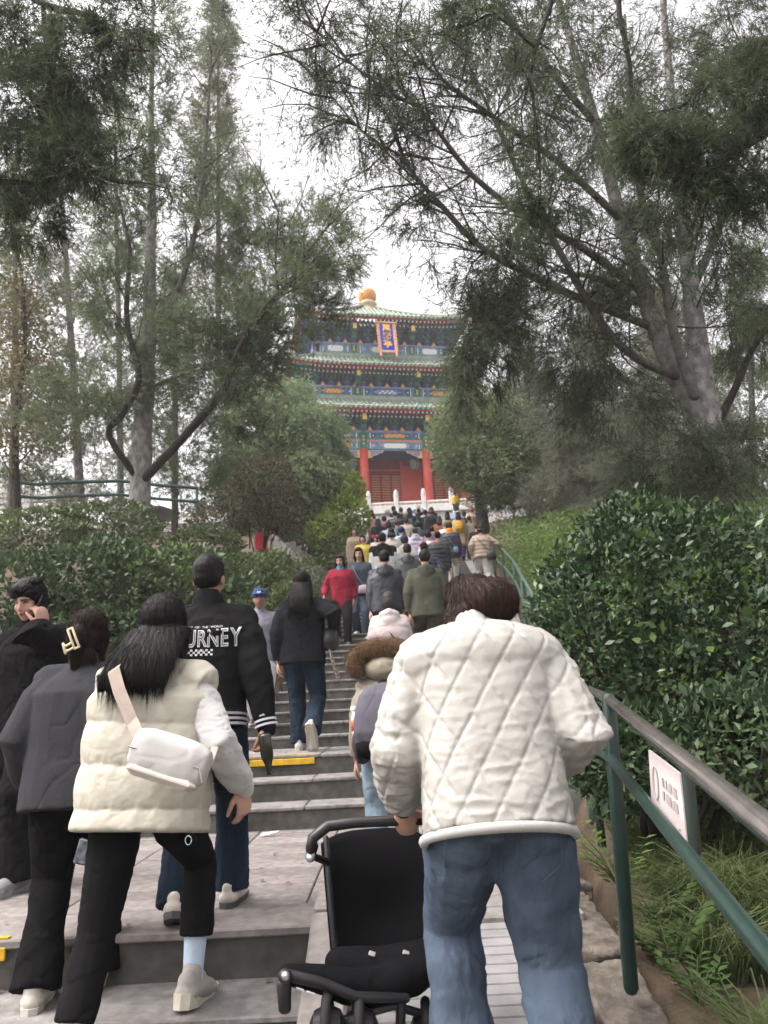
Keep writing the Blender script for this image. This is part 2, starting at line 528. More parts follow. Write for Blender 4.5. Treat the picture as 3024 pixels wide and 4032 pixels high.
# marble platform
mb = MB(); mb.box((0, 0, -.5), (16.4, 16.4, 1.0)); mb.box((0, 0, -.05), (16.7, 16.7, .12)); pb(mb, "platform", MARBLE)
# inner walls (cella) and ceiling
H1 = 4.7
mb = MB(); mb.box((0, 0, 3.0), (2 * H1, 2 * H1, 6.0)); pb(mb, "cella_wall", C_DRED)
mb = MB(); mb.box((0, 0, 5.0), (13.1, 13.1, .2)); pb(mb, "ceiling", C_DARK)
# columns
col_me = MB().lathe((0, 0, 0), [(.36, 0), (.36, .1), (.30, .14), (.285, .3), (.27, 2.0), (.25, 3.95)], n=18).mesh("column", C_RED, smooth=True)
CX = [-6.6, -4.3, -1.95, 1.95, 4.3, 6.6]
spots = [(x, -6.6) for x in CX] + [(s * 6.6, y) for s in (-1, 1) for y in CX[1:]]
for (x, y) in spots: link_mesh("column", col_me, None, pav, loc=(x, y, 0))
# door leaves and lattice behind the front columns, each leaf its own part
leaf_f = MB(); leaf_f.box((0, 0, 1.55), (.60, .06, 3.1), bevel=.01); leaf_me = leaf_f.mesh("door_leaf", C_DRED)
lat = MB()
for i in range(6):
    for j in range(11):
        lat.box((-.21 + .084 * i, -.045, 1.15 + .165 * j), (.06, .03, .07), rot=Euler((0, R(45 if (i + j) % 2 else -45), 0)))
lat_me = lat.mesh("lattice", mat("gilt_lattice", (.42, .20, .07), .5, vary=.3, vscale=30))
pan_me = MB().box((0, -.045, .5), (.44, .03, .7), bevel=.01).mesh("lower_panel", C_RED)
rail_me = MB().box((0, -.05, .98), (.58, .03, .06)).mesh("door_rail", C_RED)
for cx, xs_ in ((0, [-1.6, -.95, -.3, .35, 1.0, 1.62]), (-3.4, [-.9, -.27, .36, .98]), (3.4, [-.9, -.27, .36, .98])):
    for k_, dx in enumerate(xs_):
        if cx == 0 and k_ >= 4: continue
        lf = link_mesh("door_leaf", leaf_me, None, pav, loc=(cx + dx, -H1 - .05, 0))
        for nm, me in (("lattice", lat_me), ("lower_panel", pan_me), ("door_rail", rail_me)):
            o_ = link_mesh(nm, me, None, lf)
            if nm == "lattice": o_["kind"] = "stuff"
pb(MB().box((1.33, -H1 - .06, 1.75), (1.2, .06, 3.5), bevel=.02), "red_wall_panel", C_RED)
for sx in (-1.95, .72, 1.95): pb(MB().box((sx, -H1 - .1, 1.9), (.12, .12, 3.8)), "door_post", C_RED)
pb(MB().box((-.6, -H1 - .12, 3.2), (2.7, .1, .1)), "lintel", C_RED)
pb(MB().box((0, -H1 - .04, 4.1), (11, .1, .12)), "lintel", C_RED)

# painted beams on the front and the two sides
def rotside(side):
    return Matrix.Rotation([0, math.pi / 2, -math.pi / 2][side], 3, 'Z')
def xb(mb, m, c, size, rot=None): mb.box(m @ Vector(c), size, rot=(m @ rot.to_matrix() if rot else m))
def painted_beam(half, z0, z1, xs_, side, pale, medal):
    m = rotside(side); zc, h = (z0 + z1) / 2, z1 - z0
    for bi, (xa, xb_) in enumerate(zip(xs_[:-1], xs_[1:])):
        w = xb_ - xa - .42; cx = (xa + xb_) / 2
        mb = MB(); xb(mb, m, (cx, -half, zc), (w, .24, h)); bm = pb(mb, "painted_beam", C_BLUE2 if pale else C_BLUE)
        if side == 0 or side == 1:
            dec = MB(); yf = -half - .125
            # end bands, chevrons, cartouche, flower dots
            dec.cur = 0
            for s in (-1, 1):
                xb(dec, m, (cx + s * (w / 2 - .10), yf, zc), (.09, .02, h * .96))
                for t in (0, 1):
                    xb(dec, m, (cx + s * (w * .30 + t * .1), yf - .003 * t, zc + h * .23), (.05, .02, h * .58), Euler((0, s * R(38), 0)))
                    xb(dec, m, (cx + s * (w * .30 + t * .1), yf - .003 * t, zc - h * .23), (.05, .02, h * .58), Euler((0, -s * R(38), 0)))
            xb(dec, m, (cx, yf, z0 + .03), (w * .98, .02, .035)); xb(dec, m, (cx, yf, z1 - .03), (w * .98, .02, .035))
            dec.cur = 1
            for s in (-1, 1): xb(dec, m, (cx + s * (w / 2 - .21), yf, zc), (.05, .02, h * .96))
            for s in (-1, 1):
                dec.ell(m @ Vector((cx + s * w * .385, yf, zc)), (.05, .05, .05), nu=8, nv=5)
                if w > 1.8: dec.ell(m @ Vector((cx + s * w * .235, yf, zc)), (.04, .04, .04), nu=8, nv=5)
            dec.cur = 2 if (bi % 2 == medal) else 3
            xb(dec, m, (cx, yf - .002, zc), (w * .33, .02, h * .62))
            for s in (-1, 1): dec.ell(m @ Vector((cx + s * w * .165, yf - .002, zc)), (h * .31, .012, h * .31) if side == 0 else (.012, h * .31, h * .31), nu=10, nv=6)
            dec.cur = 4 if (bi % 2 == medal) else 1
            for q in range(7):
                xb(dec, m, (cx + (q - 3) * w * .045, yf - .014, zc + (.05 if q % 2 else -.05) * h * 2), (w * .05, .012, h * .16), Euler((0, R(35 if q % 2 else -35), 0)))
            pb(dec, "painted_ornament", [C_TEAL, C_WHITE, C_ORANGE, C_BLUE2 if not pale else C_WHITE, C_GOLD], parent=bm)
def fascia_band(half, z0, z1, side, m_):
    m = rotside(side); mb = MB(); xb(mb, m, (0, -half, (z0 + z1) / 2), (2 * half, .18, z1 - z0)); pb(mb, "beam_band", m_)
def column_collars(half, z0, z1, xs_):
    for x in xs_:
        mb = MB(); mb.cur = 0; mb.box((x, -half, (z0 + z1) / 2), (.40, .30, z1 - z0))
        mb.cur = 1; mb.box((x, -half - .155, z0 + .2), (.34, .02, .05)); mb.box((x, -half - .155, z1 - .12), (.34, .02, .05))
        mb.cur = 2
        for q in range(3): mb.ell((x, -half - .16, z0 + (z1 - z0) * (.3 + .2 * q)), (.055, .03, .07), nu=8, nv=5)
        pb(mb, "column_collar", [C_GREEN, C_TEAL, C_GOLD])

# corner brackets under the beams (gilt edge, blue field)
def que_ti(x, s):
    poly = [(0, 0), (1.02 * s, 0), (.92 * s, -.16), (.70 * s, -.20), (.58 * s, -.30), (.36 * s, -.34), (.26 * s, -.46), (0, -.5)]
    if s < 0: poly = poly[::-1]
    m = Matrix(((1, 0, 0), (0, 0, -1), (0, 1, 0)))     # local XY -> XZ, extrude to -Y
    g = MB().prism(poly, .10, m, (x, -6.53, 3.92)); q = pb(g, "corner_bracket", C_GOLD)
    inn = [(p[0] * .86 + .05 * s, p[1] * .78 - .05) for p in poly]
    pb(MB().prism(inn, .012, m, (x, -6.635, 3.92)), "bracket_field", C_BLUE2, parent=q)
    pb(MB().box((x + .09 * s, -6.65, 3.70), (.07, .03, .40)), "bracket_edge", C_GOLD, parent=q)
for x in CX[1:-1]:
    for s in (-1, 1): que_ti(x + s * .26, s)

# bracket sets, shared meshes
def bracket_mesh(up):
    mb = MB()
    mb.cur = 0; mb.box((0, 0, .08), (.22, .30, .16), bevel=.03)
    zz = .16
    for t in range(3):
        mb.cur = t % 2; wd = .34 + .2 * t; out = .18 + .24 * t
        mb.box((0, -out / 2, zz + .06), (.10, out + .26, .12))
        mb.box((0, -out * .55, zz + .06), (wd, .10, .11))
        mb.cur = 1 - t % 2
        for s in (-1, 1): mb.box((s * wd * .44, -out * .55, zz + .17), (.13, .13, .1), bevel=.02)
        mb.box((0, -out - .08, zz + .17), (.13, .13, .1), bevel=.02)
        mb.cur = 2; mb.box((0, -out - .135, zz + .06), (.085, .012, .1))
        zz += up / 3.2
    return mb.mesh("bracket_set", [C_BLUE, C_GREEN, C_TEAL])
br_me = {u: bracket_mesh(u) for u in (1.0,)}
tri_me = MB().prism([(-.17, 0), (.17, 0), (.10, .16), (.05, .20), (0, .32), (-.05, .20), (-.10, .16)], .03, Matrix(((1, 0, 0), (0, 0, -1), (0, 1, 0)))).mesh("flame_panel", C_ORANGE)
tri_d = MB().prism([(-.09, 0), (.09, 0), (0, .2)], .012, Matrix(((1, 0, 0), (0, 0, -1), (0, 1, 0))), (0, -.032, .03)).mesh("flame_gilt", C_GOLD)
def brackets(half, z0, z1, n, side):
    m = rotside(side)
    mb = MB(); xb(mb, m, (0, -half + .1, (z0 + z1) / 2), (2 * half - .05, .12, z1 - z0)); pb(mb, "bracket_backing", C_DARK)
    for i in range(n):
        x = -half + 2 * half * (i + .5) / n
        p = m @ Vector((x, -half - .02, z0))
        o = link_mesh("bracket_set", br_me[1.0], None, pav, loc=p, rot=(0, 0, m.to_euler().z)); o.scale = (1, 1, (z1 - z0) / 1.12)
        x2 = x + half / n
        if i < n - 1 and side == 0:
            p = m @ Vector((x2, -half - .08, z0 + .0))
            f = link_mesh("flame_panel", tri_me, None, pav, loc=p); link_mesh("flame_gilt", tri_d, None, f)
    mb = MB(); xb(mb, m, (0, -half - .75, z1 + .02), (2 * half + 1.4, .14, .16)); pb(mb, "eave_purlin", C_BLUE)

# eaves: curved roof skirts with tile rows, rafters, edge tiles
def lift(x, half): return .32 * (abs(x) / half) ** 5
def eave(half_e, z_e, half_t, z_t, side, pitch=.30):
    """skirt from outer edge (half_e, z_e) to inner (half_t, z_t)"""
    m = rotside(side); front = side == 0
    NU, NV = 41, 8
    vs, fs = [], []
    for j in range(NV):
        t = j / (NV - 1); hw = half_e + (half_t - half_e) * t
        for i in range(NU):
            s = -1 + 2 * i / (NU - 1)
            x = s * hw; y = -hw
            z = z_e + (z_t - z_e) * (t ** 1.35 * .75 + t * .25) + lift(s, 1) * (1 - t) ** 1.5
            vs.append(m @ Vector((x, y, z)))
    for j in range(NV - 1):
        for i in range(NU - 1):
            a = j * NU + i; fs.append((a, a + 1, a + NU + 1, a + NU))
    base = pb(MB().add(vs, fs), "roof_skirt", C_TILE, smooth=True)
    # underside
    vs2 = [Vector(v) - Vector((0, 0, .14)) for v in vs]
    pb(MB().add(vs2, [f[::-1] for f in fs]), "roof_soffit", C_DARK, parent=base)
    def surf(x, t):
        hw = half_e + (half_t - half_e) * t; s = max(-1, min(1, x / hw))
        z = z_e + (z_t - z_e) * (t ** 1.35 * .75 + t * .25) + lift(s, 1) * (1 - t) ** 1.5
        return m @ Vector((x, -hw, z))
    n = int(2 * half_e / pitch)
    rest = MB()
    for i in range(n + 1):
        x = -half_e + .12 + (2 * half_e - .24) * i / n
        tmax = 1.0 if abs(x) < half_t else (half_e - abs(x)) / (half_e - half_t)
        if tmax < .06: tmax = .06
        pts = [surf(x, tmax * q / 4) + Vector((0, 0, .03)) for q in range(5)]
        tgt = MB() if front else rest
        tgt.tube(pts, .075, n=6, caps=False)
        d_ = m @ Vector((0, -1, 0))
        tgt.tube([pts[0] - Vector((0, 0, .0)), pts[0] + d_ * .05], .085, n=8, caps=False)
        if front:
            row_ = tgt.build("tile_row", C_TILE2, pav, smooth=True)
            if i % 3 == 1 and tmax > .5:
                MB().ell(surf(x, .38) + Vector((0, 0, .15)), (.07, .07, .07), nu=8, nv=6).build("tile_knob", C_MINT, row_, smooth=True)
    if not front: o_ = rest.build("tile_rows", C_TILE2, pav, smooth=True); o_["kind"] = "stuff"
    # scalloped drip tiles and red board, rafters in two rows
    r1, r2, drips = MB(), MB(), MB()
    bd = MB()
    for i in range(n):
        x = -half_e + .12 + (2 * half_e - .24) * (i + .5) / n
        p = surf(x, 0)
        poly = [(-.13, .05), (-.12, -.05), (-.06, -.12), (0, -.14), (.06, -.12), (.12, -.05), (.13, .05)]
        mm = m @ Matrix(((1, 0, 0), (0, 0, -1), (0, 1, 0)))
        drips.prism(poly, .03, mm, p)
        bd.box(p + Vector((0, 0, -.15)) - m @ Vector((0, -1, 0)) * .06, (.34, .06, .15), rot=m)
    pb(drips, "drip_tiles", C_TILE2, parent=base)["kind"] = "stuff"
    pb(bd, "eave_board", C_EDGE, parent=base)
    nr = int(2 * half_e / .27)
    for i in range(nr + 1):
        x = -half_e + .1 + (2 * half_e - .2) * i / nr
        p = surf(x, 0)
        tgt1, tgt2 = (MB(), MB()) if front else (r1, r2)
        for tg, dz, inn, sz in ((tgt1, -.29, .10, .12), (tgt2, -.50, .42, .12)):
            q = p + Vector((0, 0, dz + (.0 if dz > -.4 else .02))) - m @ Vector((0, -1, 0)) * inn
            tg.cur = 0; tg.box(q - m @ Vector((0, -1, 0)) * .5, (sz, 1.0, sz), rot=m)
            tg.cur = 1; tg.box(q + m @ Vector((0, -1, 0)) * .008, (sz * .92, .016, sz * .92), rot=m)
        if front:
            tgt1.build("rafter", [C_EDGE, C_MINT], pav); tgt2.build("rafter", [C_GREEN, C_MINT], pav)
    if not front:
        a = r1.build("rafters", [C_EDGE, C_MINT], pav); a["kind"] = "stuff"
        a = r2.build("rafters", [C_GREEN, C_MINT], pav); a["kind"] = "stuff"
    # hip ridge on the side's clockwise corner
    hp = [surf((half_e + (half_t - half_e) * t), t) + Vector((0, 0, .10)) for t in (0, .25, .5, .75, 1)]
    hr = pb(MB().tube(hp, [.13, .13, .14, .15, .16], n=8), "hip_ridge", C_TILE2, smooth=True)
    for q in range(4):
        p = hp[0].lerp(hp[1], .1 + .28 * q)
        MB().loft([(p + Vector((0, 0, .08)), (1, 0, 0), (0, 1, 0), .07, .07), (p + Vector((0, 0, .2)), (1, 0, 0), (0, 1, 0), .05, .08), (p + Vector((0, .02, .34)), (1, 0, 0), (0, 1, 0), .045, .05), (p + Vector((0, 0, .42)), (1, 0, 0), (0, 1, 0), .015, .02)], n=8).build("ridge_beast", C_STUCCO, hr, smooth=True)
    if side == 0:
        hp = [Vector((-q.x, q.y, q.z)) for q in hp]
        pb(MB().tube(hp, [.13, .13, .14, .15, .16], n=8), "hip_ridge", C_TILE2, smooth=True)

LV = [  # wall half, beam z0, z1, bracket top, eave half, eave z, next wall half, roof top z
    (6.6, 3.93, 5.15, 6.05, 7.85, 6.28, 5.2, 7.75),
    (5.2, 8.02, 8.66, 9.55, 6.45, 9.75, 4.5, 11.05),
    (4.5, 11.28, 12.02, 13.15, 5.75, 13.5, .55, 16.9)]
for li, (hw, b0, b1, bt, he, ze, ht, zt) in enumerate(LV):
    cxs = [x * hw / 6.6 if abs(x) > 2 else x for x in CX]
    if li: cxs = [-hw + .1] + cxs[2:4] + [hw - .1]
    for side in range(3):
        if li == 0:
            painted_beam(hw, 3.93, 4.42, cxs, side, True, 1)
            fascia_band(hw - .02, 4.42, 4.62, side, C_PINK)
            painted_beam(hw, 4.62, 5.02, cxs, side, False, 0)
            fascia_band(hw + .06, 5.02, 5.15, side, C_BLUE2)
        else:
            painted_beam(hw, b0, b1 - .1, cxs, side, li == 2, 0 if li == 1 else 7)
            fascia_band(hw + .06, b1 - .1, b1, side, C_BLUE2)
            fascia_band(hw + .10, b0 - .30, b0 - .02, side, C_TILE2)
            fascia_band(hw + .20, b0 - .48, b0 - .30, side, C_TILE)
        brackets(hw, b1, bt, int(2 * hw / .98), side)
        eave(he, ze, ht, zt, side)
    column_collars(hw, 3.93 if li == 0 else b0, 5.1 if li == 0 else b1 - .05, cxs[1:-1])
    # green bracket heads over the columns
    for x in cxs[1:-1]:
        mb = MB(); mb.cur = 0; mb.box((x, -hw - .55, bt - .30), (.36, .7, .55), bevel=.04); mb.box((x, -hw - .3, bt - .75), (.28, .4, .4), bevel=.04)
        mb.cur = 1; mb.box((x, -hw - .91, bt - .28), (.24, .02, .36)); pb(mb, "column_bracket_head", [C_GREEN, C_GOLD])
    mb = MB(); mb.box((0, 0, (b0 + bt) / 2 + .3 if li == 0 else (b0 + bt) / 2), (2 * hw - .4, 2 * hw - .4, bt - b0 + .6)); pb(mb, "upper_wall" if li else "frieze_wall", C_DARK)
# finial
fin = MB().lathe((0, 0, 16.7), [(.75, 0), (.70, .18), (.60, .25), (.60, .45), (.66, .55), (.72, .66), (.70, .78), (.55, .86), (.52, 1.0)], n=20)
fo = pb(fin, "finial_base", C_STUCCO, smooth=True)
pb(MB().lathe((0, 0, 17.58), [(.44, 0), (.56, .12), (.66, .34), (.69, .55), (.66, .78), (.55, .98), (.34, 1.12), (.08, 1.18)], n=22), "finial_orb", C_ORB, smooth=True, parent=fo)

# name board with gilt characters
pq = empty("name_board", (0, 0, 0)); pq.parent = pav
NB = -7.45 + 1.35
pq.location = (.05, -5.85, 11.85); pq.rotation_euler = (R(-11), 0, 0); pq.scale = (.86, 1, .9)
fr = MB()
for s in (-1, 1): fr.box((s * .60, 0, .05), (.20, .14, 2.75), bevel=.03); fr.box((s * .60, -.04, -1.45), (.17, .16, .45), bevel=.03)
fr.box((0, 0, -1.22), (1.38, .15, .22), bevel=.03); fr.box((0, -.02, 1.32), (1.75, .2, .18), bevel=.03)
for s in (-1, 1):
    for q in range(9): fr.ell((s * .70, -.05, -1.15 + q * .28), (.08, .06, .13), nu=8, nv=5)
fr.build("board_frame", mat("gilt_wood", (.55, .28, .13), .5, vary=.25, vscale=6), pq)
MB().box((0, .01, .08), (1.05, .08, 2.4)).build("board_field", mat("board_blue", (.012, .02, .42), .5), pq)
for i, ch in enumerate("萬春亭"):
    cu = bpy.data.curves.new("glyph", 'FONT'); cu.body = ch; cu.size = .70; cu.extrude = .02; cu.align_x = 'CENTER'; cu.align_y = 'CENTER'; cu.offset = .012
    tmp = bpy.data.objects.new("glyph", cu); COL.objects.link(tmp)
    me = bpy.data.meshes.new_from_object(tmp.evaluated_get(bpy.context.evaluated_depsgraph_get()))
    bpy.data.objects.remove(tmp)
    if len(me.vertices) > 0:
        me.materials.clear()
        o = link_mesh("gilt_character", me, C_GOLD, pq, loc=(0, -.06, .78 - .70 * i), rot=(math.pi / 2, 0, 0))
# hanging lanterns under the front beams
for x in (-2.6, 1.35, 4.0):
    lanp = MB().lathe((x, -5.9, 2.95), [(.05, 0), (.22, .04), (.30, .2), (.30, .55), (.2, .7), (.08, .76)], n=8)
    lanp.tube([(x, -5.9, 3.7), (x, -5.9, 4.6)], .02, n=5)
    pb(lanp, "hanging_lamp", mat("lamp_grey", (.12, .15, .15), .5))

# ------------------------------------------------------------------ marble terrace and balustrade
terr = MB(); terr.box((1.5, TERR_Y + 3.2, TERR_Z - 1.6), (44, 6.4, 3.2)); terr.box((1.5, TERR_Y - .05, TERR_Z - .06), (44.2, .3, .12))
to = terr.build("terrace_wall", MARBLE); tag(to, kind="structure")
rb_ = random.Random(9)
for i in range(22):        # carved blocks in the wall face
    x = -3 + i * .42
    MB().box((x, TERR_Y - .03, TERR_Z - .38 - .4 * (i % 2)), (.40, .12, .36), bevel=.05).build("carved_block", MARBLE, to)
bal = empty("marble_balustrade", (1.5, TERR_Y + .12, TERR_Z), 0, "white marble balustrade with stacked-cap posts before the pavilion", "balustrade")
post_me = MB()
post_me.box((0, 0, .42), (.26, .26, .84), bevel=.03)
post_me.lathe((0, 0, .84), [(.10, 0), (.15, .02), (.15, .07), (.11, .09), (.14, .12), (.14, .2), (.10, .22), (.125, .25), (.125, .32), (.08, .34), (.09, .37), (.07, .43), (.02, .46)], n=12)
post_me = post_me.mesh("baluster_post", MARBLE, smooth=False)
px0 = at(1561, 1990, TERR_Y + .12).x
for i in range(-8, 10):
    x = px0 + i * 1.56
    link_mesh("baluster_post", post_me, None, bal, loc=(x - 1.5, 0, 0))
    MB().box((x + .78 - 1.5, 0, .52), (1.28, .14, .12), bevel=.03).build("top_rail", MARBLE, bal)
    MB().box((x + .78 - 1.5, 0, .22), (1.28, .08, .34), bevel=.02).build("carved_panel", MARBLE, bal)
    for q in range(5): MB().lathe((x + .78 - 1.5 + (q - 2) * .25, .35, .45), [(.05, 0), (.07, .08), (.06, .17), (.02, .22)], n=8).build("gilt_knob", C_GOLD, bal, smooth=True)
# balustrade running down the left of the top flight
bal2 = empty("stair_balustrade", (-.8, 32, 8), 0, "white marble posts stepping down beside the top flight", "balustrade")
for i in range(8):
    y = 41.0 - i * 1.7; x = x_left(y) - .15; z = prof_s(y)
    link_mesh("baluster_post", post_me, None, bal2, loc=(x + .8, y - 32, z - 8))
    if i:
        a = Vector((x, y, z)); b = Vector((px_, py_, pz_)); mid = (a + b) / 2; d = b - a
        an = math.atan2(d.z, d.y)
        MB().box(mid + Vector((0, 0, .55)), (.14, d.length - .28, .13), rot=Euler((an, 0, -math.atan2(d.x, d.y))), bevel=.03).build("top_rail", MARBLE, bal2, world=True)
        MB().box(mid + Vector((0, 0, .2)), (.09, d.length - .28, .5), rot=Euler((an, 0, -math.atan2(d.x, d.y))), bevel=.02).build("carved_panel", MARBLE, bal2, world=True)
    px_, py_, pz_ = x, y, z
# ------------------------------------------------------------------ railings
def pipe(parent, pts, r, m, name="rail", n=10): return MB().tube(pts, r, n=n, caps=True).build(name, m, parent, smooth=True, world=True)
# near right railing
A = at(3120, 3330, 1.22); Bp = at(2397, 2752, 3.1); A2 = at(3120, 3880, 1.22); B2 = at(2404, 2985, 3.1)
base = at(2471, 3768, 3.1)
rail = empty("handrail", (Bp.x, 3.1, base.z), 0, "green pipe railing with worn steel top rail beside the glossy shrub", "railing")
def ext(a, b, t): return a + (b - a) * t
C1 = ext(A, Bp, 1.9); C2 = ext(A2, B2, 1.9)
C1 = Vector((1.36, 5.6, .98)); C2 = Vector((1.37, 5.6, .55))
A0 = ext(Bp, A, 1.5); A20 = ext(B2, A2, 1.5)
pipe(rail, [A0, A, Bp, C1], .0195, STEEL, "top_rail", 14)
pipe(rail, [A0 + Vector((.004, .004, -.012)), A + Vector((.004, .004, -.012)), Bp + Vector((.004, .004, -.012)), C1 + Vector((.004, .004, -.010))], .018, RAILG, "top_rail_underside", 14)
pipe(rail, [A20, A2, B2, C2], .0178, RAILG, "lower_rail", 14)
pipe(rail, [base - Vector((0, 0, .1)), Vector((Bp.x + .0, 3.1, Bp.z))], .027, RAILG, "post", 14)
pipe(rail, [Vector((C1.x, 5.6, -.1)), Vector((C1.x, 5.6, .98))], .027, RAILG, "post")
# sign board clamped between the rails, with its bracket post
s1, s2 = ext(Bp, A, .40), ext(B2, A2, .40)
p_tl = at(2553, 2952, 2.48); p_tr = at(2676, 3046, 2.28); p_br = at(2704, 3318, 2.28); p_bl = at(2566, 3172, 2.48)
sg = empty("notice_sign", tuple(p_bl), 0, "pale laminated notice clamped between the rails of the green handrail", "sign")
def quad_board(vs, t, n_, m, parent, name):
    n = (vs[1] - vs[0]).cross(vs[3] - vs[0]).normalized() * t
    mb = MB(); mb.add([v for v in vs] + [v + n for v in vs], [(0, 1, 2, 3), (7, 6, 5, 4), (0, 4, 5, 1), (1, 5, 6, 2), (2, 6, 7, 3), (3, 7, 4, 0)])
    return mb.build(name, m, parent, world=True)
bd = quad_board([p_tl, p_tr, p_br, p_bl], .006, 0, mat("laminated_paper", (.62, .56, .56), .45, vary=.08, vscale=20), sg, "board")
def onb(u, v): return (p_tl * (1 - u) + p_tr * u) * (1 - v) + (p_bl * (1 - u) + p_br * u) * v
INK = mat("faded_ink", (.40, .36, .36), .7)
nrm = (p_tr - p_tl).cross(p_bl - p_tl).normalized(); nrm = nrm if nrm.y < 0 else -nrm
ink = MB()
for u in [.44 + .05 * i for i in range(9)]:
    for v in (.30, .52):
        if random.Random(int(u * 100 + v * 10)).random() < .75: ink.tube([onb(u, v) + nrm * .002, onb(u, v + .15) + nrm * .002], .003, n=4, caps=False)
el = [onb(.2 + .08 * math.cos(a), .5 + .28 * math.sin(a)) + nrm * .002 for a in np.linspace(0, 2 * math.pi, 20)]
ink.tube(el, .0022, n=4, caps=False)
ink.tube([onb(.3, .83) + nrm * .002, onb(.85, .9) + nrm * .002], .003, n=4, caps=False)
ink.build("printed_notice", INK, sg, world=True)
pp = at(2712, 3080, 2.2); qq = at(2738, 3352, 2.2)
MB().tube([pp + Vector((0, 0, .03)), qq], .017, n=8, flat=(.5, 1)).build("bracket_post", mat("grey_green_paint", (.035, .05, .042), .5), rail, smooth=True, world=True)

# upper right railing along the ramp
rail2 = empty("stair_handrail", (2.0, 9.0, 1.0), 0, "long green handrail climbing beside the ramp and the bright hedge", "railing")
ysr = [6.2, 8.4, 10, 11.6, 13.4, 16, 18.5, 21, 24, 28]
P = [Vector((x_ramp(y) + .06, y, prof_s(y) + .95)) for y in ysr]
pipe(rail2, P, .03, RAILG2, "top_rail"); pipe(rail2, [p - Vector((0, 0, .42)) for p in P], .026, RAILG2, "lower_rail")
for p in P: pipe(rail2, [p - Vector((0, 0, 1.1)), p], .032, RAILG2, "post")

# curved railing on the path above the left hedge
rl = empty("path_railing", (-6, 20, 5.5), 0, "curved pale green two-bar railing behind the grey pine trunk", "railing")
top = [(55, 1925, 18.5), (75, 1900, 19), (150, 1908, 19.3), (300, 1898, 19.6), (474, 1894, 20), (620, 1910, 20.3), (776, 1922, 20.6)]
T = [at(*p) for p in top]
low_ = [at(p[0], p[1] + 54, p[2]) for p in top]
T[0] = low_[0].lerp(T[1], .35)
pipe(rl, T, .048, RAILG2, "top_rail"); pipe(rl, low_[1:], .042, RAILG2, "lower_rail")
for q in (1, 4, 6): pipe(rl, [T[q], T[q] - Vector((0, 0, 1.15))], .034, RAILG2, "post")
# railing and low stone wall of the side flight
r3 = empty("side_flight_railing", (-3.3, 25, 6), 0, "green railing of the side flight with two posts beside bushes", "railing")
a, b, c = at(1139, 2030, 27), at(1191, 2085, 26), at(1284, 2160, 24.5)
d0 = at(1080, 1970, 28)
pipe(r3, [d0, a, b, c], .03, RAILG2, "top_rail")
pipe(r3, [p - Vector((0, 0, .38)) for p in (d0, a, b, c)], .026, RAILG2, "lower_rail")
for p in (b, c): pipe(r3, [p, p - Vector((0, 0, 1.2))], .045, RAILG2, "post")
sw = empty("side_flight_wall", tuple(at(1200, 2220, 22)), 0, "sloping low grey stone wall of the side flight behind the hedge", "wall")
wa, wb = at(1085, 2105, 23.5), at(1325, 2330, 21)
WSTONE = mat("grey_wall_stone", (.20, .19, .185), .9, vary=.25, vscale=6, bump=.5, bscale=30)
for r_ in range(4):
    nn = 7
    for i in range(nn):
        p, q = wa.lerp(wb, (i + .04 + .4 * (r_ % 2)) / (nn + .4)), wa.lerp(wb, (i + .97 + .4 * (r_ % 2)) / (nn + .4))
        off = Vector((-.05, -.08 * r_, -.14 * r_ - .07))
        d = q - p
        MB().box((p + q) / 2 + off, (d.length, .3, .13), rot=frame_from(Vector((0, 0, 1)), d) if False else Matrix((d.normalized(), d.normalized().cross(Vector((0, 0, 1))).normalized() * -1, Vector((0, 0, 0)))).transposed() if False else frame_from(d.cross(Vector((0, 1, 0))) * (-1 if d.cross(Vector((0, 1, 0))).z < 0 else 1), d), bevel=.015).build("wall_stone", WSTONE, sw, world=True)
# steps of the side flight behind that wall
sf = empty("side_flight", (-3, 24, 5), kind="structure")
for i in range(12):
    t = i / 11; p = wa.lerp(wb, t) + Vector((.4, 2.0, -.15))
    MB().box(p + Vector((0, 0, -.2)), (.36, 3.0, .4), bevel=.01).build("stone_step", STONE, sf, world=True)
# lilac table parasol and pale marble posts far left
par = empty("parasol", tuple(at(560, 2090, 26)), 0, "flat lilac parasol partly behind the grey pine trunk", "parasol")
pc = at(570, 1992, 26)
mb = MB()
ring = [pc + Vector((math.cos(a) * 1.25, math.sin(a) * 1.25, -.28)) for a in np.linspace(0, 2 * math.pi, 9)[:-1]]
ring2 = [p - Vector((0, 0, .06)) for p in ring]
mb.add([pc + Vector((0, 0, .06))] + ring + ring2, [(0, 1 + i, 1 + (i + 1) % 8) for i in range(8)] + [(1 + i, 9 + i, 9 + (i + 1) % 8, 1 + (i + 1) % 8) for i in range(8)])
mb.build("canopy", mat("lilac_canvas", (.30, .26, .40), .8, vary=.1, vscale=3), par, world=True)
pipe(par, [pc, pc - Vector((0, 0, 2.2))], .03, mat("grey_pole", (.2, .2, .2), .4, metal=.6), "pole")
lb = empty("far_balustrade", tuple(at(60, 2010, 24)), 0, "pale marble posts far behind the curved railing", "balustrade")
for i, px in enumerate((18, 62, 110, 215, 250, 290)):
    p = at(px, 2000, 24); o = link_mesh("baluster_post", post_me, None, lb, loc=p - lb.location - Vector((0, 0, .1))); o.scale = (1.1, 1.1, .9)
pa, pb2 = at(0, 1985, 24), at(320, 1985, 24)
MB().box((pa + pb2) / 2 + Vector((0, 0, .2)), ((pb2 - pa).length, .15, .3), bevel=.03).build("marble_rail", MARBLE, lb, world=True)
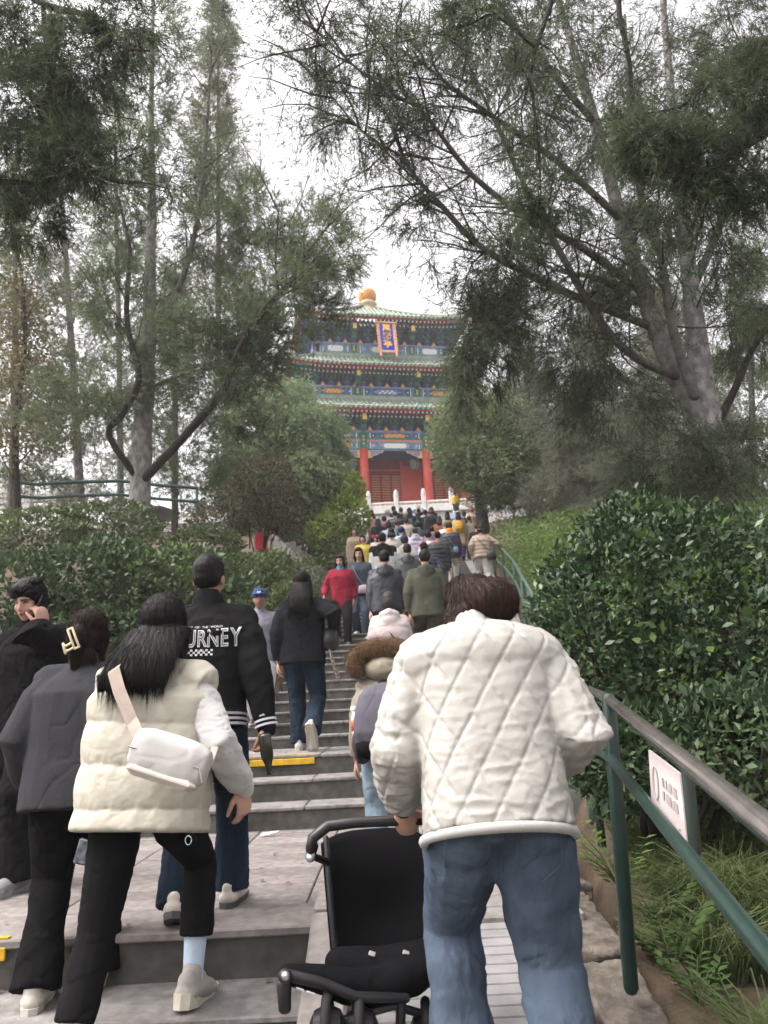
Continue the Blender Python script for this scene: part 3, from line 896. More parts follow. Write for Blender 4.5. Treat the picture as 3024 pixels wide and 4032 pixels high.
# ------------------------------------------------------------------ plants
rng = np.random.default_rng(11)
def unit(a): return a / np.maximum(np.linalg.norm(a, axis=-1, keepdims=True), 1e-9)
def perp(d):
    r = rng.normal(size=d.shape); r -= (r * d).sum(-1, keepdims=True) * d
    return unit(r)
class Leaves:
    """thin needles (triangles) and leaf blades (kite-shaped pairs) collected as arrays"""
    def __init__(s): s.v = []; s.f = []; s.n = 0
    def _push(s, V, k):          # V: (m, k, 3)
        m = len(V); s.v.append(V.reshape(-1, 3))
        idx = np.arange(m * k).reshape(m, k) + s.n; s.n += m * k
        if k == 3: s.f.append(idx)
        else: s.f.append(idx[:, [0, 1, 2]]); s.f.append(idx[:, [0, 2, 3]])
    def needles(s, p, d, l, w):
        p, d = np.asarray(p), unit(np.asarray(d)); q = perp(d) * (np.asarray(w)[:, None] / 2)
        s._push(np.stack([p - q, p + q, p + d * np.asarray(l)[:, None]], 1), 3)
    def blades(s, p, d, l, w, nrm=None):
        p, d = np.asarray(p), unit(np.asarray(d)); l = np.asarray(l)[:, None]; w = np.asarray(w)[:, None]
        q = perp(d) if nrm is None else unit(np.cross(d, nrm))
        up = np.cross(q, d)
        mid = p + d * l * .5 + up * l * .06
        s._push(np.stack([p, mid + q * w / 2, p + d * l, mid - q * w / 2], 1), 4)
    def mesh(s, name, m, off): 
        V = np.concatenate(s.v) - np.asarray(off); F = np.concatenate(s.f)
        return np_mesh(name, V, F, 3, [m])
    def build(s, name, m, parent):
        return link_mesh(name, s.mesh(name, m, parent.location), None, parent)

def in_ball(n, shell=0.0):
    d = unit(rng.normal(size=(n, 3))); r = rng.random(n) ** (1 / 3)
    if shell: r = 1 - (1 - r) * (1 - shell)
    return d * r[:, None], d
DENS = 1.9
def sprays(L, T, c, rad, n, needle=(.09, .007), per=16, droop=0.0, twig=.35, up=.15):
    """twigs with needles scattered through an ellipsoid; T collects a few real twigs"""
    c, rad = np.asarray(c), np.asarray(rad); n = int(n * DENS) if n > 20 else n; needle = (needle[0] * 1.1, needle[1] * 1.45)
    # sub-clumps give uneven density and gaps
    ncl = max(3, n // 14)
    cp, cd = in_ball(ncl, .25)
    cs = .16 + .2 * rng.random(ncl)
    w = rng.integers(0, ncl, n)
    loc, _ = in_ball(n)
    q = cp[w] + loc * cs[w][:, None]
    p = c + q * rad
    d = unit(unit(q) * .8 + rng.normal(size=(n, 3)) * .55 + np.array([0, 0, up - droop]))
    tl = twig * (.6 + .8 * rng.random(n))
    t = rng.random((n, per))
    sag = -droop * .5 * (t ** 2) * tl[:, None]
    pos = p[:, None] + d[:, None] * (t * tl[:, None])[..., None]; pos[..., 2] += sag
    nd = unit(d[:, None] * .9 + rng.normal(size=(n, per, 3)) * .55 + np.array([0, 0, -droop * .8]))
    m = n * per
    L.needles(pos.reshape(m, 3), nd.reshape(m, 3), needle[0] * (.6 + .8 * rng.random(m)), needle[1] * (.7 + .6 * rng.random(m)))
    if T is not None:
        # twigs themselves as long thin needles
        L2 = T; L2.needles(p - d * .05, d, tl * 1.1, np.full(n, .012))
def shell_leaves(L, blobs, n, size, aspect=.5, flat=.6, shell=.72, updir=.35):
    """leaves near the surface of a union of ellipsoids"""
    vol = np.array([b[1][0] * b[1][1] + b[1][1] * b[1][2] + b[1][0] * b[1][2] for b in blobs]); vol = vol / vol.sum()
    cen = np.array([tuple(b[0]) for b in blobs]); rad = np.array([b[1] for b in blobs])
    w = rng.choice(len(blobs), n, p=vol)
    q, d = in_ball(n, shell)
    bump = 1 + .10 * np.sin(d[:, 0] * 9 + w) * np.sin(d[:, 1] * 8 + 2 * w) + .10 * np.sin(d[:, 2] * 13 + d[:, 0] * 7)
    p = cen[w] + q * rad[w] * bump[:, None]
    keep = np.ones(n, bool)
    for i in range(len(blobs)):
        r = (((p - cen[i]) / rad[i]) ** 2).sum(1); keep &= ~((r < .45) & (w != i))
    p, d = p[keep], d[keep]; m = len(p)
    # leaves gather on short shoots
    dirs = unit(d * .7 + rng.normal(size=(m, 3)) * .6 + np.array([0, 0, updir]))
    nrm = unit(d * flat + np.array([0, 0, .7]) + rng.normal(size=(m, 3)) * .45)
    l = size * (.4 + 1.0 * rng.random(m) ** 1.3)
    L.blades(p, dirs, l, l * aspect * (.8 + .4 * rng.random(m)), nrm)
def limb(parent, pts, rads, m, name="limb", n=9, world=True, sub=3, wob=.02, rs_=None):
    """smooth limb through points (Catmull-Rom)"""
    pts = [Vector(p) for p in pts]; P, Rr = [], []
    rr = rs_ or random
    for i in range(len(pts) - 1):
        p0, p1, p2, p3 = pts[max(0, i - 1)], pts[i], pts[i + 1], pts[min(len(pts) - 1, i + 2)]
        for k in range(sub):
            t = k / sub
            q = .5 * ((2 * p1) + (p2 - p0) * t + (2 * p0 - 5 * p1 + 4 * p2 - p3) * t * t + (3 * p1 - p0 - 3 * p2 + p3) * t ** 3)
            r = rads[i] + (rads[i + 1] - rads[i]) * t
            P.append(q + Vector((rr.uniform(-1, 1), rr.uniform(-1, 1), 0)) * wob * r * 4); Rr.append(r * (1 + rr.uniform(-.06, .06)))
    P.append(pts[-1]); Rr.append(rads[-1])
    MB().tube(P, Rr, n=n, caps=True).build(name, m, parent, smooth=True, world=world)
    return P, Rr
def side_twigs(T, P, n, ln, r0, seed, up=.2, droop=0.0, start=.15):
    """thin forking side branches off a limb; returns tip points"""
    rs_ = random.Random(seed); tips = []
    for i in range(n):
        t = start + (1 - start) * (i + rs_.random()) / n; k_ = min(len(P) - 2, int(t * (len(P) - 1)))
        p = P[k_].lerp(P[k_ + 1], rs_.random()); ax = (P[k_ + 1] - P[k_]).normalized()
        d = (ax * .7 + Vector((rs_.gauss(0, .6), rs_.gauss(0, .5), rs_.gauss(up, .45)))).normalized()
        l = ln * rs_.uniform(.5, 1.2); pts = [p]
        for q in range(4):
            d = (d + Vector((rs_.gauss(0, .18), rs_.gauss(0, .18), rs_.gauss(.03 - droop * .12, .12)))).normalized()
            pts.append(pts[-1] + d * l / 4)
        T.tube(pts, [r0, r0 * .8, r0 * .6, r0 * .45, r0 * .25], n=5, caps=False)
        tips += pts[1:]
        for j in (2, 3):
            d2 = (d + Vector((rs_.gauss(0, .7), rs_.gauss(0, .7), rs_.gauss(0, .4)))).normalized()
            e_ = [pts[j], pts[j] + d2 * l * .2, pts[j] + d2 * l * .38 + Vector((0, 0, -droop * .05))]
            T.tube(e_, [r0 * .4, r0 * .3, r0 * .15], n=4, caps=False); tips += e_[1:]
    return tips

BARK_PALE = mat("lacebark", (.13, .125, .118), .85, color2=(.40, .39, .385), vscale=7, bump=.7, bscale=22, stretch=(1.3, 1.3, .9), detail=8.0, stain=.4, sscale=2.5)
BARK_GREY = mat("grey_bark", (.10, .095, .088), .9, vary=.4, vscale=7, bump=.7, bscale=25)
BARK_DARK = mat("dark_bark", (.028, .024, .02), .95, vary=.4, vscale=9, bump=.6, bscale=30)
TWIG = mat("twig_bark", (.05, .043, .036), .95)
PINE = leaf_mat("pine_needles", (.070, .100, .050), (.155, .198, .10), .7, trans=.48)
PINE_D = leaf_mat("dark_pine_needles", (.044, .066, .036), (.098, .128, .068), .9, trans=.42)
PINE_O = leaf_mat("olive_needles", (.075, .085, .045), (.155, .165, .09), .6, trans=.48)
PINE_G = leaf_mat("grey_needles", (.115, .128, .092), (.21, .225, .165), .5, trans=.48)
JUN = leaf_mat("juniper_scales", (.14, .20, .10), (.31, .40, .215), .9, trans=.38)
JUN_R = leaf_mat("pale_juniper_scales", (.095, .125, .06), (.24, .29, .15), 1.0, trans=.38)
HEDGE = leaf_mat("hedge_leaves", (.030, .056, .026), (.085, .130, .058), 2.2, rough=.5, trans=.15)
HEDGE_M = leaf_mat("mid_hedge_leaves", (.040, .070, .028), (.11, .155, .062), 2.0, rough=.5, trans=.2)
HEDGE_L = leaf_mat("pale_hedge_leaves", (.060, .092, .036), (.145, .19, .078), 1.6, rough=.5, trans=.2)
HEDGE_B = leaf_mat("bright_hedge_leaves", (.075, .135, .032), (.19, .28, .075), 1.6, rough=.5, trans=.38)
GLOSS = leaf_mat("glossy_leaves", (.022, .046, .022), (.062, .105, .042), 2.5, rough=.36, trans=.10, spec=.38)
GLOSS_B = leaf_mat("young_glossy_leaves", (.05, .10, .02), (.11, .18, .045), 3.0, rough=.3, trans=.15, spec=.5)
MAPLE = leaf_mat("yellow_green_leaves", (.15, .23, .045), (.36, .44, .095), 1.4, trans=.35)
BROWN = leaf_mat("bronze_leaves", (.048, .046, .027), (.115, .102, .056), 1.6, trans=.38)
AUT = leaf_mat("turning_leaves", (.10, .085, .030), (.20, .165, .075), 1.5, trans=.35)
GRASSM = leaf_mat("grass_blades", (.055, .080, .028), (.135, .17, .065), 5.0, trans=.48)
WEED = leaf_mat("weed_leaves", (.045, .085, .025), (.12, .19, .06), 5.0, trans=.48)

def blob(px, py, d, rpx, rpy, rd=None):
    """ellipsoid from a photographed outline at distance d: (centre, radii)"""
    c = at(px, py, d); s = d * 1.03 / FOC
    return (c, (rpx * s, rd if rd else (rpx + rpy) / 2 * s, rpy * s))

# --- left grey pine with its two dark limbs
t = empty("pine_tree", tuple(at(553, 2130, 15)), 0, "grey-trunked pine with two dark curving limbs behind the left hedge", "tree")
tr, _ = limb(t, [at(x, y, 15) for x, y in ((553, 2200), (553, 1900), (566, 1650), (583, 1350), (590, 1150), (597, 800), (594, 500), (600, 200), (606, -250))],
             [.25, .215, .195, .175, .13, .095, .07, .05, .02], BARK_PALE, "trunk", 14, sub=4)
l1, _ = limb(t, [at(x, y, 15.1) for x, y in ((588, 1290), (680, 1190), (745, 1010), (795, 760), (820, 420), (838, 80))], [.075, .07, .06, .05, .035, .015], BARK_GREY)
l2, _ = limb(t, [at(540, 1880, 14.9), at(428, 1713, 14.6), at(474, 1640, 14.5), at(547, 1494, 14.4), at(512, 1330, 14.4), at(497, 1212, 14.4), at(510, 984, 14.4), at(470, 800, 14.4)], [.075, .07, .068, .065, .06, .055, .045, .02], BARK_DARK)
l3, _ = limb(t, [at(570, 1885, 14.9), at(729, 1713, 14.3), at(875, 1540, 14), at(947, 1366, 13.8), at(1048, 1212, 13.6), at(1130, 1130, 13.5), at(1200, 1010, 13.4), at(1300, 880, 13.3)], [.09, .085, .08, .072, .062, .055, .04, .015], BARK_DARK)
l4, _ = limb(t, [at(1095, 1150, 13.5), at(1085, 1030, 13.5), at(1100, 800, 13.5)], [.03, .025, .01], BARK_DARK)
l5, _ = limb(t, [at(610, 1520, 15), at(700, 1480, 14.7), at(800, 1450, 14.5)], [.05, .045, .02], BARK_PALE)
T = MB(); tips = []
for q, P_ in enumerate((tr, l1, l2, l3, l4)): tips += side_twigs(T, P_, (16, 14, 12, 18, 6)[q], 1.5, .018, 20 + q, start=.35)
T.build("twigs", TWIG, t, world=True)["kind"] = "stuff"
L, tw = Leaves(), Leaves()
for p in tips: sprays(L, None, p, (.36, .36, .28), 4, per=14, needle=(.11, .009))
for (px, py, rx, ry, n) in ((1100, 1080, 240, 150, 420), (1260, 980, 170, 170, 330), (1180, 1230, 230, 70, 170), (960, 1260, 150, 90, 160), (700, 640, 150, 170, 170), (480, 700, 170, 170, 200), (560, 380, 140, 170, 170),
                            (620, 120, 140, 160, 160), (440, 1160, 130, 150, 220), (400, 1500, 200, 160, 260), (300, 1640, 200, 90, 160), (760, 1330, 170, 100, 200), (820, 1480, 200, 120, 260), (900, 1640, 130, 90, 120), (470, 960, 110, 130, 150), (1000, 830, 90, 130, 160), (840, 900, 130, 130, 120), (1050, 1340, 90, 90, 190), (990, 1430, 110, 80, 170)):
    c, r = blob(px, py, 14.3 + rng.random(), rx, ry, 1.0); sprays(L, tw, c, r, int(n * .95), per=16, needle=(.12, .010))
L.build("crown", PINE, t); tw.build("crown_twigs", TWIG, t)

# --- spire-shaped olive conifer and other pines behind on the left
def conifer(px, py0, py1, d, wpx, m, label, n=900, trunkr=.1, seed=1, lean=0, needle=(.13, .011), bark=BARK_GREY, per=15, group=None):
    b = at(px, py1, d); top_ = at(px + lean, py0, d)
    t = empty("pine_tree", tuple(b), 0, label, "tree", group)
    tr, _ = limb(t, [b - Vector((0, 0, 1)), b.lerp(top_, .4), b.lerp(top_, .75), top_], [trunkr, trunkr * .75, trunkr * .45, .02], bark, "trunk")
    T = MB(); tips = side_twigs(T, tr, 16, wpx * d / FOC * .9, .02, seed, start=.1)
    T.build("twigs", TWIG, t, world=True)["kind"] = "stuff"
    L = Leaves()
    s = d / FOC
    for i in range(9):
        f = (i + .5) / 9; w = wpx * s * (1 - f) ** .6 * (.8 + .4 * rng.random())
        c = b.lerp(top_, f) + Vector((rng.normal() * w * .25, rng.normal() * w * .3, 0))
        sprays(L, None, c, (w, w, (top_ - b).length / 11), int(n / 9 * (1.3 - f * .7)), needle=needle, per=per)
    for p in tips: sprays(L, None, p, (.4, .4, .3), 3, needle=needle, per=per)
    L.build("crown", m, t)
    return t
conifer(860, -60, 1350, 21, 150, PINE_O, "narrow olive conifer rising beside the grey pine, tip near the sky gap", 2300, .09, 31, needle=(.13, .012))
conifer(690, 1010, 2000, 24, 230, PINE, "dense dark pine filling the gap right of the grey trunk", 1700, .12, 32, needle=(.15, .013))
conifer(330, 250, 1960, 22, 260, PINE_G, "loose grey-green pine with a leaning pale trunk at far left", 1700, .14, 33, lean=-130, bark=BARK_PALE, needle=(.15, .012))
conifer(480, 300, 2000, 27, 250, PINE, "thin pine behind the leaning pale trunk", 1300, .13, 34, lean=-30, needle=(.16, .014))
conifer(60, 700, 2000, 20, 260, PINE, "dark pine at the left edge above the curved railing", 1500, .14, 35, needle=(.14, .012))
# broad-leaved tree turning brown at the left edge
t = empty("turning_tree", tuple(at(60, 2060, 18)), 0, "thin broad-leaved tree turning brown at the left edge", "tree")
tr, _ = limb(t, [at(70, 2060, 18), at(60, 1700, 18), at(100, 1300, 18), at(60, 900, 18)], [.1, .08, .06, .02], BARK_DARK, "trunk")
T = MB(); tips = side_twigs(T, tr, 20, 2.2, .02, 8); T.build("twigs", TWIG, t, world=True)["kind"] = "stuff"
L = Leaves()
for p in tips:
    n = 16; q, _ = in_ball(n); L.blades(np.array(p) + q * .5, rng.normal(size=(n, 3)) + np.array([0, 0, -.6]), np.full(n, .12), np.full(n, .07))
for (px, py, rx, ry, n) in ((60, 1250, 130, 170, 900), (130, 1500, 150, 160, 900), (60, 1750, 130, 120, 700), (200, 1700, 110, 110, 450)):
    c, r = blob(px, py, 18, rx, ry, 1.0); q, _ = in_ball(n); L.blades(np.array(c) + q * np.array(r), rng.normal(size=(n, 3)) + np.array([0, 0, -.5]), .11 * (.6 + .8 * rng.random(n)), .065 * (.6 + .8 * rng.random(n)))
L.build("crown", AUT, t)

# --- weeping juniper left of the pavilion, pale juniper right of it
def juniper(blobs, m, label, n, size, base, bark=BARK_GREY, seed=1, droop=.9):
    b = at(*base); t = empty("juniper_tree", tuple(b), 0, label, "tree")
    topb = max(blobs, key=lambda q: q[0].z)[0]
    limb(t, [b - Vector((0, 0, .5)), b.lerp(Vector(topb), .5), Vector(topb)], [.22, .15, .04], bark, "trunk")
    L = Leaves()
    vol = np.array([q[1][0] * q[1][2] for q in blobs]); vol = vol / vol.sum()
    for (c, r), f in zip(blobs, vol):
        k_ = int(n * f)
        # drooping plumes
        q, d = in_ball(k_, .55); p = np.array(c) + q * np.array(r) * (1 + .12 * np.sin(d[:, :1] * 11 + d[:, 2:] * 9))
        per = 12; tl = size * 4 * (.6 + .8 * rng.random(k_))
        dr = unit(d * np.array([1, 1, .3]) + rng.normal(size=(k_, 3)) * .25 + np.array([0, 0, -droop]))
        tt = rng.random((k_, per)); pos = p[:, None] + dr[:, None] * (tt * tl[:, None])[..., None] + rng.normal(size=(k_, per, 3)) * size * .35
        nd = unit(dr[:, None] + rng.normal(size=(k_, per, 3)) * .5); mm = k_ * per
        L.blades(pos.reshape(-1, 3), nd.reshape(-1, 3), size * (.6 + .8 * rng.random(mm)), size * .32 * (.6 + .8 * rng.random(mm)), unit(d[:, None] + rng.normal(size=(k_, per, 3)) * .5 + np.array([0, -.2, .4])).reshape(-1, 3))
    L.build("crown", m, t)
    return t
juniper([blob(1120, 1560, 27, 95, 95), blob(1050, 1700, 27, 160, 160), blob(1215, 1720, 26.5, 125, 150), blob(1170, 1900, 26, 165, 150), blob(1010, 1880, 26, 150, 160), blob(1265, 1870, 26, 75, 110), blob(960, 1500, 28, 90, 110)],
        JUN, "weeping juniper with dense soft green foliage at the pavilion's left side", 5600, .17, (1150, 2150, 27))
juniper([blob(1830, 1600, 25, 45, 90), blob(1805, 1720, 25, 70, 100), blob(1850, 1810, 24.5, 85, 90), blob(1950, 1700, 25, 95, 140), blob(1960, 1890, 24, 85, 70), blob(2010, 1830, 24.5, 100, 120)],
        JUN_R, "pale juniper with yellowish green clumps at the pavilion's right side", 4000, .14, (1900, 2030, 25), droop=.15)

# --- shrubs and hedges
def shrub(name, label, blobs, n, size, m, base=None, aspect=.5, stems=6, cat="shrub", shell=.72, group=None, extra=None, bark=BARK_DARK):
    c = sum((Vector(b[0]) for b in blobs), Vector()) / len(blobs)
    zb = min(b[0].z - b[1][2] for b in blobs)
    b0 = Vector(base) if base is not None else Vector((c.x, c.y, zb))
    t = empty(name, tuple(b0), 0, label, cat, group)
    rs_ = random.Random(len(label))
    for i in range(stems):
        bb = blobs[i % len(blobs)]; e_ = Vector(bb[0]) + Vector((rs_.uniform(-.5, .5) * bb[1][0], rs_.uniform(-.5, .5) * bb[1][1], rs_.uniform(-.2, .5) * bb[1][2]))
        s_ = Vector((b0.x + (e_.x - b0.x) * .45 + rs_.uniform(-.1, .1), b0.y + (e_.y - b0.y) * .45, b0.z - .1))
        limb(t, [s_, s_.lerp(e_, .5) + Vector((rs_.uniform(-.1, .1), 0, 0)), e_], [.022, .016, .006], bark, "stem", 6)
    L = Leaves(); shell_leaves(L, blobs, n, size, aspect, shell=shell); L.build("foliage", m, t)
    if extra:
        L = Leaves(); shell_leaves(L, blobs, extra[0], extra[1], aspect, shell=.95); L.build("young_leaves", extra[2], t)
    return t
shrub("hedge", "broad dark hedge of small leaves behind the man on the phone", [blob(90, 2380, 10.6, 200, 190, 1.0), blob(330, 2330, 10.8, 170, 180, .9), blob(500, 2300, 10.9, 130, 140, .8), blob(200, 2560, 10.4, 300, 180, .8), blob(480, 2540, 10.3, 220, 170, .7), blob(410, 2190, 11.3, 80, 80, .5)],
      27000, .085, HEDGE, aspect=.55, cat="hedge", stems=10, extra=(1500, .08, HEDGE_L))
shrub("hedge", "mid green rounded hedge behind the varsity jacket", [blob(640, 2330, 11, 150, 160, .9), blob(800, 2330, 11.1, 120, 150, .8), blob(740, 2560, 10.6, 260, 180, .8), blob(720, 2220, 11.4, 80, 70, .5), blob(560, 2250, 11.3, 70, 70, .5)], 16000, .08, HEDGE_M, aspect=.55, cat="hedge", stems=8, extra=(900, .08, HEDGE_B))
shrub("hedge", "dark hedge lobe left of the man in the blue cap", [blob(920, 2430, 11.2, 120, 150, .9), blob(1020, 2530, 11, 100, 130, .8), blob(890, 2570, 10.8, 120, 140, .7)], 9000, .085, HEDGE, aspect=.55, cat="hedge", stems=6, extra=(500, .08, HEDGE_L))
shrub("hedge", "paler loose hedge below the curved railing", [blob(150, 2120, 13, 210, 110, .8), blob(430, 2080, 13.5, 200, 90, .8)], 11000, .09, HEDGE_L, aspect=.45, cat="hedge", stems=5)
shrub("hedge", "pale green creeper-covered bank left of the red coat", [blob(980, 2260, 15, 140, 70, .8), blob(1060, 2330, 14, 110, 150, .7), blob(1130, 2440, 13, 75, 140, .6), blob(800, 2160, 15.5, 150, 80, .8)], 15000, .085, HEDGE_L, aspect=.5, cat="hedge", stems=5)
shrub("bronze_shrub", "dark bronze-leaved shrub in front of the weeping juniper", [blob(1040, 1900, 19, 120, 120, .8), blob(1100, 2010, 19, 110, 90, .8), blob(960, 2000, 19, 110, 100, .8), blob(860, 2070, 18.5, 110, 70, .7)], 9000, .10, BROWN, stems=8)
shrub("yellow_green_shrub", "bright yellow-green shrub beside the marble stair posts", [blob(1385, 1930, 25.5, 50, 70, .6), blob(1345, 2030, 25, 75, 80, .6), blob(1290, 2110, 24.5, 80, 80, .6), blob(1410, 2040, 25.2, 45, 70, .5)], 6500, .12, MAPLE, aspect=.55, stems=6)
shrub("green_shrub", "mid green shrub below the yellow-green one", [blob(1240, 2130, 24.6, 90, 70, .6), blob(1350, 2180, 24.2, 80, 70, .6), blob(1180, 2060, 25.5, 80, 70, .5)], 5500, .11, HEDGE_L, aspect=.5, stems=5)
lb_ = []
for y in np.arange(14.2, 21.5, 1.1):
    lb_.append((Vector((x_left(y) - .75, y, prof_s(y) + .35)), (.5, .7, .5))); lb_.append((Vector((x_left(y) - 1.7, y + .3, prof_s(y) + .5)), (.7, .8, .55)))
shrub("hedge", "low pale creeper hedge edging the left of the middle flight", lb_, 14000, .085, HEDGE_L, aspect=.5, cat="hedge", stems=5)
# right side
hb = []
for y in np.arange(7.6, 26, 1.15):
    w = .75; hb.append((Vector((x_ramp(y) + .95, y, prof_s(y) + .62)), (w, .95, .78)))
    hb.append((Vector((x_ramp(y) + 2.1, y + .3, prof_s(y) + .95)), (1.0, .95, .85)))
    if y > 10: hb.append((Vector((x_ramp(y) + 3.5, y + .2, prof_s(y) + 1.25)), (1.1, 1.0, .9)))
shrub("hedge", "long bright green hedge climbing along the right handrail", hb, 80000, .085, HEDGE_B, aspect=.5, cat="hedge", stems=8)
G = [blob(2600, 2330, 5.6, 330, 330, .7), blob(2380, 2420, 5.5, 270, 290, .6), blob(2820, 2350, 5.7, 300, 330, .7), blob(2480, 2160, 5.8, 200, 200, .5), blob(2330, 2620, 5.4, 210, 230, .5), blob(2700, 2640, 5.3, 330, 260, .6), blob(2950, 2600, 5.2, 230, 300, .6)]
shrub("glossy_shrub", "large dark glossy-leaved shrub behind the handrail notice", G, 36000, .060, GLOSS, base=(2.15, 5.5, .05), aspect=.55, stems=14, shell=.6, extra=(1500, .075, GLOSS_B))
shrub("undergrowth_shrub", "low dark leafy undergrowth under the glossy shrub", [blob(2600, 2960, 4.9, 330, 180, .5), blob(2900, 2950, 4.6, 260, 220, .5), blob(2420, 3020, 4.8, 130, 170, .4)], 9000, .07, HEDGE, aspect=.4, stems=8)
# background conifers on the right bank
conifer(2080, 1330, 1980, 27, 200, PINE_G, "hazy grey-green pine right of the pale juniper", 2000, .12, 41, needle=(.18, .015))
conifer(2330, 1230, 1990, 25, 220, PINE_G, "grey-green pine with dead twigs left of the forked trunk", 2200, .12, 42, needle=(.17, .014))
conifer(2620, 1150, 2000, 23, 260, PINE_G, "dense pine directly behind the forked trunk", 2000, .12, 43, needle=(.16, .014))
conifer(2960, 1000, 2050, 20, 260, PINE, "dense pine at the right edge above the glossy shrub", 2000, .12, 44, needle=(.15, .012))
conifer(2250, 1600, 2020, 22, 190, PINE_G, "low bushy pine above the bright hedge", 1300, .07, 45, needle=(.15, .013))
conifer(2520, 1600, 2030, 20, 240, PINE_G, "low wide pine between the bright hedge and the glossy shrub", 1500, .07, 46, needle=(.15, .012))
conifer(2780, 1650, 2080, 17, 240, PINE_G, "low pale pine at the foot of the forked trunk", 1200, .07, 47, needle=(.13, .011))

# --- right forked pine with long arching limbs
t = empty("pine_tree", tuple(at(2830, 2100, 10)), 0, "forked pale-barked pine with long limbs arching left over the stairs", "tree")
def lim(pts, d, rads, m=BARK_PALE, name="limb", n=10):
    dd = d if isinstance(d, (list, tuple)) else [d] * len(pts)
    return limb(t, [at(p[0], p[1], q) for p, q in zip(pts, dd)], rads, m, name, n)[0]
TA = lim([(2840, 2150), (2810, 1850), (2780, 1640), (2750, 1400), (2722, 1150), (2680, 800), (2645, 400), (2600, -100)], 10, [.20, .20, .21, .155, .125, .095, .07, .035], name="trunk", n=14)
TB = lim([(2750, 1650), (2640, 1440), (2560, 1220), (2470, 950), (2380, 620), (2290, 300), (2180, -60)], [10, 9.9, 9.8, 9.7, 9.6, 9.5, 9.4], [.15, .135, .12, .10, .085, .065, .04])
TC = lim([(2735, 1560), (2650, 1300), (2600, 1000), (2520, 760), (2480, 420), (2460, 60)], 9.6, [.07, .065, .055, .045, .035, .02], BARK_GREY)
LD = lim([(2500, 1130), (2300, 980), (2080, 860), (1860, 690), (1690, 470), (1560, 330)], [9.7, 9.2, 8.8, 8.5, 8.2, 8], [.055, .05, .042, .034, .024, .01], BARK_GREY)
LE = lim([(2600, 1300), (2320, 1190), (2080, 1080), (1880, 960), (1720, 790), (1610, 660), (1540, 500)], [9.9, 9.4, 9, 8.8, 8.6, 8.4, 8.3], [.06, .055, .05, .042, .032, .022, .01], BARK_GREY)
LF = lim([(2440, 860), (2200, 640), (2000, 500), (1800, 360), (1640, 230)], [9.6, 9.1, 8.8, 8.5, 8.2], [.05, .045, .036, .026, .012], BARK_GREY)
LG = lim([(2330, 470), (2150, 260), (2020, 90), (1900, -80)], [9.5, 9.1, 8.9, 8.7], [.05, .045, .036, .02], BARK_GREY)
LH = lim([(2660, 1480), (2520, 1420), (2380, 1290), (2230, 1040), (2080, 760), (1950, 480), (1820, 200)], [9.8, 9.6, 9.4, 9.1, 8.9, 8.7, 8.5], [.06, .058, .052, .045, .036, .026, .01], BARK_GREY)
LM = lim([(1600, 400), (1430, 290), (1290, 160), (1160, 40)], [8.1, 8, 7.9, 7.8], [.02, .016, .012, .006], BARK_GREY)
LN = lim([(1590, 620), (1430, 520), (1290, 360), (1180, 240)], [8.35, 8.2, 8.1, 8], [.018, .014, .010, .005], BARK_GREY)
LI = lim([(2560, 1220), (2360, 1100), (2180, 1060), (2000, 960)], [9.8, 10.2, 10.6, 11], [.05, .04, .03, .012], BARK_GREY)
LJ = lim([(2830, 1660), (2900, 1520), (2960, 1380), (3060, 1250)], 9.9, [.06, .05, .04, .03], BARK_DARK)
LK = lim([(2720, 1150), (2830, 900), (2900, 600), (2960, 250)], 10.1, [.07, .06, .045, .025], BARK_GREY)
T = MB(); tips = []
for q, (P_, n_) in enumerate(((TA, 10), (TB, 14), (TC, 12), (LD, 20), (LE, 22), (LF, 18), (LG, 12), (LH, 24), (LI, 10), (LK, 8), (LJ, 4), (LM, 14), (LN, 14))): tips += side_twigs(T, P_, n_, 1.25, .016, 60 + q, up=.1, droop=.25, start=.2)
T.build("twigs", TWIG, t, world=True)["kind"] = "stuff"
L, tw = Leaves(), Leaves()
for p in tips: sprays(L, None, p, (.30, .30, .26), 3, per=11, needle=(.085, .0065), droop=.3, twig=.28)
for (px, py, rx, ry, d, n) in ((1700, 330, 220, 160, 8.3, 170), (1900, 150, 260, 140, 8.6, 230), (2200, 160, 240, 150, 9, 260), (1500, 160, 160, 130, 8.2, 110), (1300, 160, 130, 120, 7.9, 60), (1320, 420, 120, 130, 8.1, 45), (1420, 520, 120, 110, 8.2, 50), (1250, 30, 140, 90, 7.9, 70), (2050, 420, 220, 150, 9, 180), (2350, 480, 220, 180, 9.6, 190), (2650, 300, 240, 220, 10.2, 260), (2900, 500, 200, 260, 10.4, 320),
                               (2850, 120, 220, 150, 10, 300), (2100, 1180, 130, 170, 9.2, 170), (2000, 1000, 120, 120, 9, 150), (2000, 1330, 140, 120, 9.4, 150), (1930, 1420, 80, 130, 9.3, 120), (2300, 1130, 160, 150, 9.6, 260), (2500, 1000, 170, 170, 9.9, 260), (2300, 1400, 200, 120, 10, 260),
                               (2620, 750, 180, 180, 10.2, 260), (2850, 900, 180, 200, 10.2, 300), (2900, 1250, 170, 180, 10.3, 280), (2420, 1600, 260, 110, 10.6, 300), (2150, 800, 170, 130, 9.2, 160), (1650, 900, 110, 130, 8.5, 60), (1850, 1080, 70, 100, 8.9, 70), (1560, 600, 120, 150, 8.3, 90), (1870, 1330, 60, 150, 9.2, 170), (1840, 1480, 40, 110, 9.2, 110), (1930, 1230, 80, 90, 9.2, 90), (2640, 1800, 150, 110, 9.4, 260), (2880, 1800, 140, 130, 9.4, 260), (2760, 1950, 120, 80, 9.3, 160)):
    c, r = blob(px, py, d, rx, ry, .8); sprays(L, tw, c, r, n, per=14, needle=(.085, .0065), droop=.55, twig=.32)
L.build("crown", PINE_D, t); tw.build("crown_twigs", TWIG, t)

